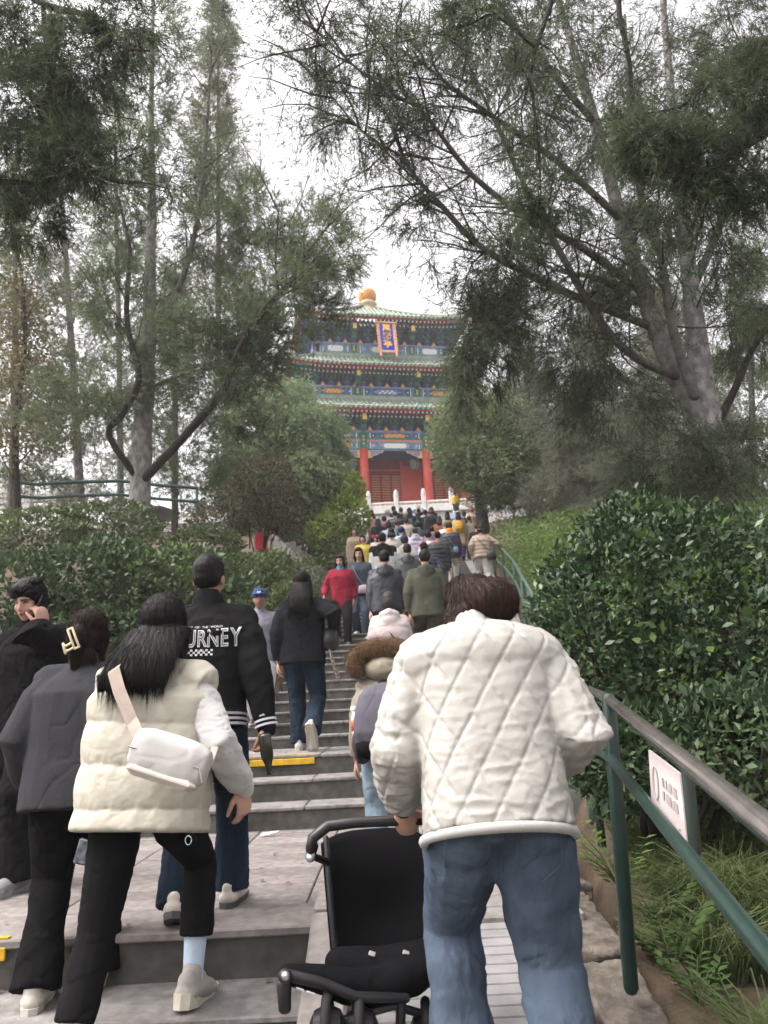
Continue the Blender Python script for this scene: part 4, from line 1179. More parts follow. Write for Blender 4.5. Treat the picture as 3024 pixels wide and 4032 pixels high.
# --- nearby overhanging boughs
def bough(label, limbs_, blobs_, m=PINE_D, needle=(.07, .005)):
    l0 = limbs_[0]
    t = empty("pine_bough", tuple(at(*l0[0][0])), 0, label, "bough")
    T = MB(); tips = []
    for q, (pts, rads) in enumerate(limbs_):
        P_, _ = limb(t, [at(*p) for p in pts], rads, BARK_DARK)
        tips += side_twigs(T, P_, 9, .55, .007, 90 + q, up=-.1, droop=.5)
    T.build("twigs", BARK_DARK, t, world=True)["kind"] = "stuff"
    L = Leaves()
    for p in tips: sprays(L, None, p, (.13, .13, .12), 3, per=11, needle=needle, droop=.4, twig=.14)
    for (px, py, d, rx, ry, n) in blobs_:
        c, r = blob(px, py, d, rx, ry); sprays(L, None, c, r, n, per=14, needle=needle, droop=.35, twig=.17)
    L.build("needles", m, t)
bough("dark pine bough hanging in from the upper left corner", [
    ([(-200, 250, 5.6), (60, 300, 5.4), (230, 560, 5.3), (420, 700, 5.2), (570, 720, 5.1)], [.04, .034, .028, .02, .008]),
    ([(-100, -150, 5.5), (180, 20, 5.3), (340, 60, 5.2), (470, 180, 5.1), (590, 200, 5.0)], [.035, .03, .024, .016, .006]),
    ([(-150, 700, 5.8), (100, 720, 5.6), (260, 690, 5.5), (400, 600, 5.4)], [.03, .024, .016, .006]),
    ([(170, 20, 5.3), (190, 250, 5.3), (260, 480, 5.3)], [.02, .016, .006])],
    [(60, 120, 5.5, 190, 170, 420), (130, 420, 5.4, 190, 170, 480), (330, 250, 5.3, 190, 160, 300), (60, 650, 5.6, 180, 130, 340), (320, 620, 5.3, 180, 100, 240), (480, 120, 5.2, 150, 120, 170), (80, 860, 5.7, 150, 90, 150)])
bough("dark drooping bough with sawn thick end at the upper right edge", [
    ([(3300, 120, 5.2), (3024, 190, 5.0), (2905, 222, 4.95)], [.10, .095, .085]),
    ([(3200, 420, 5.2), (3010, 530, 5.0), (2860, 620, 4.9), (2740, 690, 4.85), (2600, 600, 4.8)], [.035, .03, .026, .018, .007]),
    ([(2860, 620, 4.9), (2800, 720, 4.9), (2760, 900, 4.9)], [.016, .012, .005]),
    ([(2900, 225, 4.95), (2760, 330, 4.9), (2680, 420, 4.9), (2500, 450, 4.9)], [.025, .02, .014, .005])],
    [(2850, 420, 4.9, 170, 130, 260), (2560, 560, 4.8, 110, 80, 200), (2950, 720, 5, 130, 150, 200), (2760, 640, 4.9, 130, 100, 170), (2960, 330, 5, 120, 110, 200)])
bough("thin dark boughs hanging from above the top edge beside the pavilion", [
    ([(2260, -250, 5.6), (2180, -20, 5.5), (2110, 190, 5.4), (2080, 330, 5.4), (2050, 450, 5.4)], [.03, .026, .022, .015, .005]),
    ([(2085, 300, 5.4), (2110, 480, 5.4), (2125, 640, 5.4), (2130, 800, 5.4)], [.014, .013, .010, .004]),
    ([(2430, -200, 5.7), (2440, 60, 5.6), (2480, 250, 5.6), (2490, 470, 5.6)], [.026, .024, .02, .012]),
    ([(2110, 190, 5.4), (1950, 60, 5.4), (1840, 100, 5.4), (1640, 150, 5.4)], [.016, .012, .009, .004])],
    [(2160, 740, 5.4, 90, 110, 90), (1860, 80, 5.4, 180, 60, 110), (2480, 560, 5.6, 90, 110, 140)])

# --- grass, weeds and litter on the right bank
L = Leaves()
n = 60000
gx, gy = rng.uniform(1.0, 3.4, n), rng.uniform(1.3, 6.5, n)
xe = np.array([x_ramp(y) + .12 for y in gy]); ok = gx > xe + .08 * np.sin(gy * 9) + .1
# bare patch near the post
ok &= ~(((gx - 1.35) ** 2 / .16 + (gy - 3.25) ** 2 / .09) < 1)
gx, gy = gx[ok], gy[ok]; n = len(gx)
clump = np.sin(gx * 5.3 + gy * 2.1) * np.sin(gy * 4.7 - gx * 1.3)
ok = clump > rng.uniform(-1.3, .35, n); gx, gy, clump = gx[ok], gy[ok], clump[ok]; n = len(gx)
gz = np.array([ground_z(a, b) for a, b in zip(gx, gy)])
base_ = np.stack([gx, gy, gz], 1)
ln = (.20 + .24 * rng.random(n)) * (1 + .5 * np.clip(clump, 0, 1))
ang = rng.uniform(0, 2 * np.pi, n); out = np.stack([np.cos(ang), np.sin(ang), np.zeros(n)], 1)
d1 = unit(out * .35 + np.array([0, 0, 1.0])); d2 = unit(out * .9 + np.array([0, 0, .35])); d3 = unit(out + np.array([0, 0, -.4]))
p1 = base_ + d1 * ln[:, None] * .45; p2 = p1 + d2 * ln[:, None] * .35; p3 = p2 + d3 * ln[:, None] * .3
q = perp(d1) * .0028
L._push(np.stack([base_ - q, base_ + q, p1 + q, p1 - q], 1), 4); L._push(np.stack([p1 - q, p1 + q, p2 + q * .8, p2 - q * .8], 1), 4); L._push(np.stack([p2 - q * .8, p2 + q * .8, p3], 1), 3)
go = link_mesh("grass", L.mesh("grass", GRASSM, (0, 0, 0))); tag(go, "long drooping grass on the bank beside the handrail", "grass", kind="stuff")
def weed(p, h, nl, size, label, m=WEED):
    t = empty("weed", tuple(p), 0, label, "plant"); L = Leaves()
    for s_ in range(max(3, nl // 7)):
        a = rng.uniform(0, 6.28); tip = Vector((math.cos(a) * h * .6, math.sin(a) * h * .6, h * rng.uniform(.6, 1)))
        MB().tube([(0, 0, 0), tip * .5 + Vector((0, 0, .04)), tip], [.004, .003, .002], n=4, caps=False).build("stem", WEED, t)
        for f in np.linspace(.35, 1, 6):
            for sd in (-1, 1):
                d = np.array([[math.cos(a + sd * 1.2), math.sin(a + sd * 1.2), .25]]); L.blades(np.array([tip * f]) + np.array(t.location), d, [size * rng.uniform(.7, 1.2)], [size * .5], np.array([[0, 0, 1.0]]))
    L.build("leaves", m, t)
for i, (px, py, d, h, nl, sz, lb) in enumerate(((2600, 3420, 3.7, .28, 50, .10, "broad-leaved weed clump behind the handrail post"), (2700, 3560, 3.4, .2, 40, .06, "low bright green weed near the bank edge"), (2560, 3400, 4.0, .26, 40, .09, "leafy weed under the glossy shrub"), (2840, 3500, 3.2, .22, 36, .06, "weed among long grass right of the post"), (2430, 3860, 2.75, .12, 30, .05, "small round-leaved creeper by the broken edge"), (2440, 3330, 4.4, .35, 50, .07, "yellowish weed tuft at the ramp's edge"))):
    p = at(px, py, d); p.z = ground_z(p.x, p.y) - .01; weed(p, h, nl, sz, lb, HEDGE_B if i == 5 else WEED)
# scraps of tissue
PAPER = mat("white_tissue", (.72, .74, .78), .7)
def scrap(poly, px, py, d, rz, label, h=.0, tilt=0.0):
    p = at(px, py, d); mb = MB(); n = len(poly); rs_ = random.Random(px)
    top_ = [(x, y, .006 + rs_.uniform(0, .03) + tilt * x) for x, y in poly]; bot = [(x, y, z - .003) for x, y, z in top_]
    mb.add(top_ + bot, [tuple(range(n)), tuple(range(2 * n - 1, n - 1, -1))] + [(i, n + i, n + (i + 1) % n, (i + 1) % n) for i in range(n)])
    p.z = h; o = mb.build("tissue_scrap", PAPER); o.location = p; o.rotation_euler = (0, 0, rz); tag(o, label, "litter")
scrap([(-.07, -.02), (.0, -.035), (.06, -.01), (.07, .01), (.0, .02), (-.06, .012)], 1062, 3268, 6.25, .1, "torn white tissue lying on the paved landing", .004)
_b = at(2440, 3700, 3.15)
scrap([(-.05, -.04), (.0, -.06), (.05, -.05), (.06, .02), (.02, .05), (-.03, .03)], 2425, 3730, 3.12, .4, "crumpled white tissue left of the handrail post's foot", ground_z(_b.x, _b.y) + .06, -.3)
scrap([(-.02, .04), (.0, -.02), (.07, -.03), (.02, -.01)], 2530, 3765, 3.05, 0, "small white tissue shred right of the handrail post's foot", ground_z(_b.x + .1, _b.y) + .05)
# ------------------------------------------------------------------ figures: every garment is one smooth skin grown over lofted shapes
QUEUE = []
def queue(name, parent, parts, m, post=None, smooth=4, sf=.5, cb=None):
    """parts: list of (MB, voxel)"""
    QUEUE.append((name, parent, parts, m, post, smooth, sf, cb))
def flush():
    tmp = []
    for it in QUEUE:
        row = []
        for mb, vox in it[2]:
            me = bpy.data.meshes.new("skin"); me.from_pydata(mb.v, [], mb.f); me.update()
            o = bpy.data.objects.new("skin", me); COL.objects.link(o)
            r = o.modifiers.new("r", 'REMESH'); r.mode = 'VOXEL'; r.voxel_size = vox; r.adaptivity = 0
            s = o.modifiers.new("s", 'SMOOTH'); s.factor = it[6]; s.iterations = it[5]
            row.append(o)
        tmp.append(row)
    dg = bpy.context.evaluated_depsgraph_get(); dg.update()
    for it, row in zip(QUEUE, tmp):
        name, parent, parts, m, post, _, _, cb = it
        V, F, N, n = [], [], [], 0
        for o in row:
            ev = o.evaluated_get(dg); me = ev.to_mesh()
            k = len(me.vertices)
            if k == 0: ev.to_mesh_clear(); continue
            co = np.empty(k * 3, np.float32); me.vertices.foreach_get('co', co)
            no = np.empty(k * 3, np.float32); me.vertex_normals.foreach_get('vector', no)
            lv = np.empty(len(me.loops), np.int32); me.loops.foreach_get('vertex_index', lv)
            V.append(co.reshape(-1, 3)); N.append(no.reshape(-1, 3)); F.append(lv.reshape(-1, 4) + n); n += k
            ev.to_mesh_clear()
        V, F, N = np.concatenate(V).astype(np.float64), np.concatenate(F), np.concatenate(N).astype(np.float64)
        tint = None
        if post is not None:
            for p in (post if isinstance(post, (list, tuple)) else [post]):
                r = p(V, N)
                if isinstance(r, tuple): V, tint = r
                else: V = r
        me = np_mesh(name, V, F, 4, [m], smooth=True)
        if tint is not None:
            ca = me.color_attributes.new('tint', 'FLOAT_COLOR', 'POINT')
            ca.data.foreach_set('color', np.concatenate([tint, np.ones((len(V), 1))], 1).astype(np.float32).ravel())
        ob = link_mesh(name, me, None, parent)
        if cb: cb(ob)
    for row in tmp:
        for o in row:
            me = o.data; bpy.data.objects.remove(o); bpy.data.meshes.remove(me)
    QUEUE.clear()

def waves(co, seed, freq, n=4):
    """cheap smooth noise, about -1..1; freq per axis"""
    r = np.random.default_rng(seed); s = np.zeros(len(co))
    for i in range(n):
        k = r.normal(size=3) * np.asarray(freq) * (1 + .6 * i)
        s += np.sin(co @ k + r.uniform(0, 6.28) + 1.3 * np.sin(co @ (k[[1, 2, 0]] * .5) + r.uniform(0, 6.28))) / (1 + .5 * i)
    return s / 2.0
def folds(amp, seed, freq=(9, 9, 26)):
    """cloth folds: ridged noise"""
    def f(co, no):
        w = 1 - np.abs(waves(co, seed, freq)) * 1.4
        w = w * (.55 + .45 * waves(co, seed + 7, (3.5, 3.5, 3.5), 2)) + .35 * waves(co, seed + 9, np.asarray(freq) * 2.1, 3)
        w = w - .55 * np.exp(-(waves(co, seed + 13, np.asarray(freq) * 1.3, 4) / .09) ** 2)
        return co + no * (amp * w)[:, None]
    return f
def baffles(amp, sp, axis=(0, 0, 1), org=0.0, seed=0):
    a = np.asarray(axis)
    def f(co, no):
        s = (co @ a - org) / sp + .10 * waves(co, seed, (6, 6, 3))
        d = np.abs(np.sin(np.pi * s)) ** .55
        wr = waves(co, seed + 3, (52, 40, 9), 4) * (1 - d) ** .7 * 1.1 - .18 * np.exp(-(waves(co, seed + 5, (30, 24, 10), 4) / .08) ** 2) + (1 - np.abs(waves(co, seed + 4, (16, 14, 9), 3)) * 1.5) * .30
        return co + no * (amp * (d - .6) + amp * .45 * wr)[:, None]
    return f

def IK(a, c, l1, l2, pole):
    a, c = Vector(a), Vector(c); d = c - a; L = d.length
    if L > (l1 + l2) * .998: c = a + d.normalized() * (l1 + l2) * .998; d = c - a; L = d.length
    L = max(L, abs(l1 - l2) + .01)
    x = (l1 * l1 - l2 * l2 + L * L) / (2 * L); h = math.sqrt(max(0, l1 * l1 - x * x))
    u = d.normalized(); p = Vector(pole); p = p - u * p.dot(u)
    p = p.normalized() if p.length > 1e-5 else ortho(u)[0]
    return a + u * x + p * h, c

def hand(mb, w, f, n, l, curl=.5, k=1.0, spread=.0):
    """hand from wrist w; f along the forearm, n out of the palm, l towards the thumb"""
    f, n, l = Vector(f).normalized(), Vector(n).normalized(), Vector(l).normalized()
    mb.tube([w - f * .03 * k, w + f * .02 * k, w + f * .055 * k, w + f * .088 * k], [.024 * k, .027 * k, .034 * k, .033 * k], n=12, flat=(1.15, .48), up=n)
    for i, (o, ln) in enumerate(((.029, .074), (.010, .084), (-.009, .078), (-.027, .060))):
        b = w + f * (.088 - .006 * abs(i - 1)) * k + l * o * k; d = (f + l * (spread * (1.5 - i))).normalized(); pts = [b - d * .02 * k, b]
        c = curl * (1 + .12 * i)
        for s, fr in enumerate((.44, .32, .24)):
            ax = d.cross(n)
            if ax.length > 1e-4: d = (Matrix.Rotation(c * (.7, .8, .5)[s], 3, ax.normalized()) @ d).normalized()
            pts.append(pts[-1] + d * ln * fr * k)
        mb.tube(pts, [.0095 * k, .0095 * k, .0088 * k, .0078 * k, .0066 * k], n=8)
    b = w + f * .028 * k + l * .026 * k; d = (f * .7 + l * .7 + n * .25).normalized()
    d2 = (f * .9 + l * .25 + n * (.25 + .3 * curl)).normalized()
    mb.tube([b - d * .01 * k, b + d * .036 * k, b + d * .036 * k + d2 * .032 * k, b + d * .036 * k + d2 * .055 * k], [.0125 * k, .0115 * k, .0098 * k, .0075 * k], n=8)

VOX = {'n': (.0085, .010, .0085, .0045), 'm': (.015, .016, .014, .009), 'f': (.024, .024, .020, .018)}   # cloth, body, hair, hand

CLOTH = {}
def cloth(kind, c):
    key = (kind, tuple(c))
    if key in CLOTH: return CLOTH[key]
    if kind == 'nylon': m = mat("nylon_cloth", c, .5, vary=.06, vscale=10, bump=.18, bscale=22, spec=.35, bump2=.12, b2scale=9)
    elif kind == 'satin': m = mat("satin_cloth", c, .5, vary=.05, vscale=30, bump=.15, bscale=320, spec=.3, bump2=.10, b2scale=28)
    elif kind == 'denim': m = mat("denim_cloth", [x * .62 for x in c], .9, color2=[min(1, x * 1.55) for x in c], vscale=5.5, bump=.35, bscale=220, bump2=.5, b2scale=14, spec=.12, detail=8.0, stretch=(1, 1, .45))
    elif kind == 'knit': m = mat("knit_cloth", c, 1.0, vary=.14 if max(c) < .2 else .04, vscale=120, bump=.5, bscale=260, spec=.08, sheen=.15 if max(c) > .1 else 0.0)
    elif kind == 'fur': m = mat("fur_trim", c, 1.0, vary=.45, vscale=60, bump=.9, bscale=140, spec=.1, sheen=.3, stretch=(1, 1, .4))
    elif kind == 'leather': m = mat("smooth_leather", c, .45, vary=.08, vscale=9, bump=.12, bscale=120, spec=.4)
    elif kind == 'rubber': m = mat("shoe_rubber", c, .7, vary=.1, vscale=20, bump=.1, bscale=60)
    else: m = mat("woven_cloth", c, .95, vary=.10, vscale=14, bump=.3, bscale=160, spec=.12 if max(c) > .05 else .03, bump2=.15, b2scale=12)
    CLOTH[key] = m
    return m
def skin_mat(c): return mat("skin", c, .5, vary=.06, vscale=18, bump=.06, bscale=120, spec=.3, sss=.08, attr='tint')
def hair_mat(c): return mat("hair", [q * .8 for q in c], .42, vary=.35, vscale=26, bump=.5, bscale=70, spec=.12, stretch=(3.0, 3.0, .25))

SKIN = (.50, .30, .215)
BLACK_HAIR, BROWN_HAIR = (.012, .011, .011), (.035, .020, .015)

def make_person(label, pos, face=0.0, h=1.7, lean=6.0, lod='m', nod=6.0, turn=0.0, feet=((-.09, -.10, 0, 0), (.09, .22, .125, 0)), drop=.0, hands=(None, None), poles=None,
                handdir=(None, None), tops=(), bot=None, shoe=None, hair=None, skin=SKIN, curl=.45, group="visitors climbing the stairs", side=0.0, sh=1.0, girl=True, roll=0.0, sink=0.0, name="person"):
    """one figure facing local +Y; returns dict with its frames"""
    k = h / 1.70
    root = empty(name, pos, face, label, "person", group)
    inv = Matrix.Rotation(-face, 3, 'Z')
    def loc(wv): return inv @ (Vector(wv) - Vector(pos))
    vc, vb, vh, vhd = VOX[lod]
    seed = abs(hash(label)) % 9973 if False else sum(ord(ch) * (i + 1) for i, ch in enumerate(label)) % 9973
    # skeleton
    ank = [Vector((f[0] * k, f[1] * k, f[2] + .085 * k)) for f in feet]
    pel = Vector((side * k, (ank[0].y + ank[1].y) / 2 * .8, 0))
    lowz = min(f[2] for f in feet)
    pel.z = lowz + (.895 - drop) * k
    hip = [pel + Vector((s * .085 * k, 0, -.01 * k)) for s in (-1, 1)]
    for q in (0, 1):       # keep both legs in reach
        reach = .83 * k
        dxy = math.hypot(hip[q].x - ank[q].x, hip[q].y - ank[q].y)
        zmax = ank[q].z + math.sqrt(max(.01, reach ** 2 - dxy ** 2))
        if hip[q].z > zmax:
            dz = hip[q].z - zmax; pel.z -= dz; hip = [v - Vector((0, 0, dz)) for v in hip]
    L_, Rl = R(lean), R(roll)
    s = Vector((math.sin(Rl), math.sin(L_), math.cos(L_) * math.cos(Rl))).normalized()
    X = Vector((math.cos(Rl), 0, -math.sin(Rl))); Yp = s.cross(X).normalized() * 1.0
    X = Yp.cross(s).normalized()
    def sp(u, x=0, y=0): return pel + s * (u * k) + X * (x * k) + Yp * (y * k)
    shw = (.158 if girl else .178) * sh
    shd = [sp(.452, -shw), sp(.452, shw)]
    # head
    hd = Vector((math.sin(Rl) * .6, math.sin(R(lean * .6 + nod * .5)), 1)).normalized()
    nb = sp(.53, 0, .0)
    hc = nb + hd * ((.155 - sink) * k) + Vector((0, (.015 + sink * .6) * k, 0))
    hm = Matrix.Rotation(R(turn), 3, 'Z') @ Matrix.Rotation(R(-nod) * 1.0, 3, 'X')      # head frame: +Y is the face, positive nod looks down
    def hp(x, y, z): return hc + hm @ Vector((x * k, y * k, z * k))
    # arms
    elb, wri = [], []
    for q, sg_ in ((0, -1), (1, 1)):
        tgt = hands[q]
        if tgt is None: tgt = sp(.0, sg_ * (shw + .055), .06 if q else -.02) + Vector((0, 0, -.10 * k))
        elif isinstance(tgt, tuple) and tgt[0] == 'w': tgt = loc(tgt[1])
        else: tgt = pel + Vector(tgt) * k
        pole = Vector((sg_ * .5, -1, -.15)) if poles is None or poles[q] is None else Vector(poles[q])
        e_, w_ = IK(shd[q], tgt, .285 * k, .25 * k, pole); elb.append(e_); wri.append(w_)
    # legs
    kne = []
    for q, sg_ in ((0, -1), (1, 1)):
        kn, a2 = IK(hip[q], ank[q], .42 * k, .42 * k, Vector((sg_ * .12, 1, 0))); kne.append(kn); ank[q] = a2
    # ---------------- body (skin)
    B = MB()
    e = lambda c, r: B.ell(c, tuple(v * k for v in r), hm)
    e(hp(0, -.012, .022), (.074, .092, .093)); e(hp(0, .028, -.045), (.056, .062, .066)); e(hp(0, .05, -.085), (.030, .032, .028))
    e(hp(0, .02, .01), (.066, .072, .06))
    for sg_ in (-1, 1):
        e(hp(sg_ * .074, -.008, -.018), (.010, .020, .031)); e(hp(sg_ * .038, .052, -.028), (.026, .026, .026))
    e(hp(0, .094, -.028), (.013, .016, .016)); B.tube([hp(0, .082, .018), hp(0, .094, -.02)], [.007 * k, .011 * k], n=8)
    e(hp(0, .082, -.060), (.024, .012, .009)); e(hp(0, .078, .028), (.045, .012, .010))
    B.tube([hp(0, -.02, -.05), nb, sp(.46)], [.052 * k, .052 * k, .06 * k], n=12)
    B.loft([(sp(u), X, Yp, a * k, b * k) for u, a, b in ((-.05, .09, .06), (0, .125, .08), (.12, .115, .08), (.3, .13, .09), (.42, .14, .08), (.48, .10, .06), (.52, .055, .05))], n=16)
    H = MB()
    for q, sg_ in ((0, -1), (1, 1)):
        B.tube([shd[q], elb[q], wri[q]], [.045 * k, .036 * k, .026 * k], n=10)
        B.tube([hip[q], kne[q], ank[q]], [.07 * k, .05 * k, .036 * k], n=10)
        f = (wri[q] - elb[q]).normalized()
        if handdir[q] is not None:
            f = Matrix.Rotation(-face, 3, 'Z') @ Vector(handdir[q][0]); n_ = Matrix.Rotation(-face, 3, 'Z') @ Vector(handdir[q][1])
        else: n_ = Vector((-sg_, .15, 0))
        n_ = (n_ - f * n_.dot(f)).normalized(); l_ = f.cross(n_) * (1 if sg_ < 0 else -1)
        if handdir[q] is not None and len(handdir[q]) > 2: l_ = l_ * handdir[q][2]
        hand(H, wri[q], f, n_, l_, curl if not isinstance(curl, tuple) else curl[q], k * (1.0 if girl else 1.08))
    hmi = hm.transposed(); hcn = np.array(hc); hmn = np.array(hmi)
    hair_c = hair['c'] if hair else BLACK_HAIR
    def paint(co, no):
        t = np.ones((len(co), 3)); p = ((co - hcn) @ hmn.T) / k
        fr = p[:, 1] > .02
        # eye hollows
        for sg_ in (-1, 1):
            d2 = ((p[:, 0] - sg_ * .031) / .019) ** 2 + ((p[:, 2] - .006) / .011) ** 2
            co = co - no * (np.where(fr, .007 * k * np.exp(-d2), 0))[:, None]
            d3 = ((p[:, 0] - sg_ * .031) / .016) ** 2 + ((p[:, 2] - .004) / .0062) ** 2
            t[fr & (d3 < 1)] = (.10, .09, .09)
            br = fr & (np.abs(p[:, 0] - sg_ * .033) < .021) & (np.abs(p[:, 2] - .026 + .004 * np.abs(p[:, 0] * 30 - .8)) < .0055)
            t[br] = (.16, .14, .13)
        lip = fr & (np.abs(p[:, 0]) < .024) & (np.abs(p[:, 2] + .060) < .009) & (p[:, 1] > .05)
        t[lip] = (.85, .48, .47)
        ln = lip & (np.abs(p[:, 2] + .060) < .0022); t[ln] = (.4, .2, .2)
        return co, t
    queue("body", root, [(B, vb if lod != 'n' else .0075)] + ([(H, vhd)]), skin_mat(skin), [paint], smooth=3)
    # ---------------- trousers
    if bot:
        w = bot.get('w', 1.0); T = MB()
        T.loft([(sp(u), X, Yp, a * k * (1 + (w - 1) * .4), b * k * (1 + (w - 1) * .4)) for u, a, b in ((-.09, .10, .09), (-.03, .165, .118), (.05, .165, .12), (.13, .15, .108))], n=18)
        if bot.get('kind') == 'skirt':
            mid = (ank[0] + ank[1]) / 2; ln = bot.get('len', .5)
            T.loft([(pel + (mid - pel) * f_, (1, 0, 0), (0, 1, 0), a * k, b * k) for f_, a, b in ((-.1, .16, .12), (.1, .18, .14), (ln * .6, .21, .18), (ln, .24, .21))], n=18)
        else:
            for q, sg_ in ((0, -1), (1, 1)):
                r0, r1, r2 = .092 * w, .068 * w, bot.get('cuff', .060) * w
                up_ = (hip[q] - kne[q]).normalized()
                ae = ank[q] + (kne[q] - ank[q]).normalized() * bot.get('short', -.02)
                T.tube([hip[q] + Vector((0, 0, .03 * k)), hip[q].lerp(kne[q], .3), kne[q], kne[q].lerp(ae, .4), ae], [r0 * .98 * k, r0 * k, r1 * 1.04 * k, r1 * .98 * k, r2 * k], n=14, flat=(1, 1.06), caps=False)
                if bot.get('seat'): T.ell(hip[q] + Vector((sg_ * .01, -.045 * k, -.02 * k)), (.095 * k, .075 * k, .10 * k))
        queue("trousers" if bot.get('kind') != 'skirt' else "skirt", root, [(T, vc * .95)], cloth(bot.get('m', 'woven'), bot['c']), [folds(.006 if lod != 'f' else .004, seed + 1, (10, 10, 17))], smooth=5 if lod == 'n' else 3)
    # ---------------- shoes
    if shoe:
        for q, sg_ in ((0, -1), (1, 1)):
            pt = R(feet[q][3]); yaw = R(feet[q][4] if len(feet[q]) > 4 else -sg_ * 6)
            fm = Matrix.Rotation(yaw, 3, 'Z') @ Matrix.Rotation(-pt, 3, 'X')
            a0 = ank[q]
            ks = k * (1.10 if lod == 'n' else 1.0)
            def fp(x, y, z): return a0 + fm @ Vector((x * ks, y * ks, (z + .088) * ks - .088 * k))
            S = MB()
            S.tube([fp(0, -.055, -.045), fp(0, 0, -.038), fp(0, .07, -.046), fp(0, .135, -.056), fp(0, .165, -.058)], [.040 * ks, .046 * ks, .048 * ks, .045 * ks, .034 * ks], n=12, flat=(1.05, .90), up=(0, 0, 1))
            S.ell(fp(0, -.052, -.012), (.036 * k, .034 * k, .042 * k))
            S.tube([fp(0, -.02, -.03), fp(0, -.005, .03)], [.041 * k, .038 * k], n=12)
            if lod == 'n':
                S.tube([fp(0, .02, .0), fp(0, .06, -.018), fp(0, .10, -.034)], [.034 * k, .032 * k, .028 * k], n=12)
                S.tube([fp(0, .0, .035), fp(0, .035, .030)], [.030 * k, .022 * k], n=10)
            sole_cb = None
            if lod != 'f':
                so = MB(); th = shoe.get('th', .026)
                rings = []
                for z, g in ((-.088, 1.02), (-.088 + th, 1.12)):
                    rings.append([fp(x * g, y if y < .05 else y * 1.0, z + (.012 if y > .17 and z < -.08 else 0)) for x, y in ((0, -.098), (-.028, -.085), (-.037, -.04), (-.034, .02), (-.043, .09), (-.040, .15), (-.02, .192), (0, .2), (.02, .192), (.040, .15), (.043, .09), (.034, .02), (.037, -.04), (.028, -.085))])
                nn = 14
                so.add(rings[0] + rings[1], [tuple(range(nn))[::-1], tuple(range(nn, 2 * nn))] + [(i, (i + 1) % nn, nn + (i + 1) % nn, nn + i) for i in range(nn)])
                lace = MB()
                if lod == 'n':
                    for yy_, zz_ in ((.045, .022), (.065, .012), (.085, .0), (.105, -.012)): lace.tube([fp(-.024, yy_ - .004, zz_ - .012), fp(0, yy_, zz_ + .004), fp(.024, yy_ - .004, zz_ - .012)], .004, n=6)
                def sole_cb(ob, so=so, lace=lace):
                    so.build("sole", cloth('rubber', shoe.get('sole', (.6, .6, .58))), ob)
                    if lace.v: lace.build("laces", cloth('woven', [min(.6, q_ * 1.3) for q_ in shoe['c']]), ob, smooth=True)
            queue("shoe", root, [(S, max(.007, vc * .8))], cloth(shoe.get('m', 'leather'), shoe['c']), None, smooth=2, cb=sole_cb)
            if shoe.get('sock') is not None:
                K = MB(); K.tube([a0 + Vector((0, 0, -.01)), a0.lerp(kne[q], .12), a0.lerp(kne[q], shoe.get('sockh', .30))], [.038 * k, .040 * k, .047 * k], n=14)
                queue("sock", root, [(K, .008)], cloth('knit', shoe['sock']), None, smooth=2)
    # ---------------- tops
    info = dict(root=root, k=k, sp=sp, X=X, Y=Yp, s=s, pel=pel, hc=hc, hp=hp, hm=hm, shd=shd, elb=elb, wri=wri, ank=ank, kne=kne, nb=nb, loc=loc)
    for ti, tp in enumerate(tops):
        w, wd = tp.get('w', 1.0), tp.get('d', tp.get('w', 1.0)); hem = tp.get('hem', -.12); str_ = tp.get('straight', .5)
        prof_ = [(-.30, .185, .135), (-.14, .178, .128), (0, .170, .122), (.12, .150, .108), (.28, .163, .117), (.38, .172, .115), (.445, .160, .100), (.49, .118, .082), (.53, .075, .068)]
        us = [hem] + [u for u, _, _ in prof_ if u > hem + .03]
        rings = []
        for u in us:
            a = float(np.interp(u, [p[0] for p in prof_], [p[1] for p in prof_])); b = float(np.interp(u, [p[0] for p in prof_], [p[2] for p in prof_]))
            if u < .40: a = a * (1 - str_) + .176 * str_; b = b * (1 - str_) + .126 * str_
            g = 1 if u < .42 else max(0, (.53 - u) / .11)
            a *= 1 + (w - 1) * g; b *= 1 + (wd - 1) * g
            if girl: a *= .96
            rings.append((sp(u, 0, tp.get('yo', 0)), X, Yp, a * k * (sh if u > .3 else 1), b * k))
        M_ = MB(); M_.loft(rings, n=24, ex=2.5)
        if tp.get('hump'):
            M_.ell(sp(.425, 0, -.01), (tp['hump'] * k, .165 * k, .135 * k), frame_from(s, X), nu=24, nv=14)
        if tp.get('collar', .0) > 0:
            cz = tp['collar']; M_.tube([sp(.49), sp(.53), sp(.53 + cz) + hd * .0], [.082 * k, .078 * k, tp.get('collar_r', .070) * k], n=16, caps=True)
        if tp.get('sleeves', True):
            sr = tp.get('sr', .062); cl = tp.get('cuff', .045); en = tp.get('send', .97)
            for q, sg_ in ((0, -1), (1, 1)):
                we = elb[q].lerp(wri[q], en)
                M_.tube([shd[q] + s * (-.02 * k) + X * (-sg_ * .03 * k), shd[q].lerp(elb[q], .35), elb[q], elb[q].lerp(we, .55), we], [sr * 1.12 * k, sr * 1.08 * k, sr * k, (sr * .55 + cl * .45) * k, cl * k], n=14, caps=False)
                M_.tube([sp(.488, sg_ * .045), shd[q] + X * (sg_ * .01 * k) + s * .008 * k], [.062 * k, sr * .92 * k], n=12)
                M_.ell(shd[q] + X * (-sg_ * .015 * k) - s * .012 * k, (sr * 1.12 * k, sr * 1.05 * k, sr * .95 * k))
        elif tp.get('sleeves') is not None:
            for q, sg_ in ((0, -1), (1, 1)):
                M_.tube([sp(.485, sg_ * .05), shd[q] + X * (sg_ * .012 * k) + s * .006 * k], [.070 * k, .088 * k], n=14)
                M_.tube([shd[q] + X * (-sg_ * .05 * k), shd[q] + X * (sg_ * .035 * k) - s * .035 * k], [.10 * k, .102 * k], n=14, caps=False)
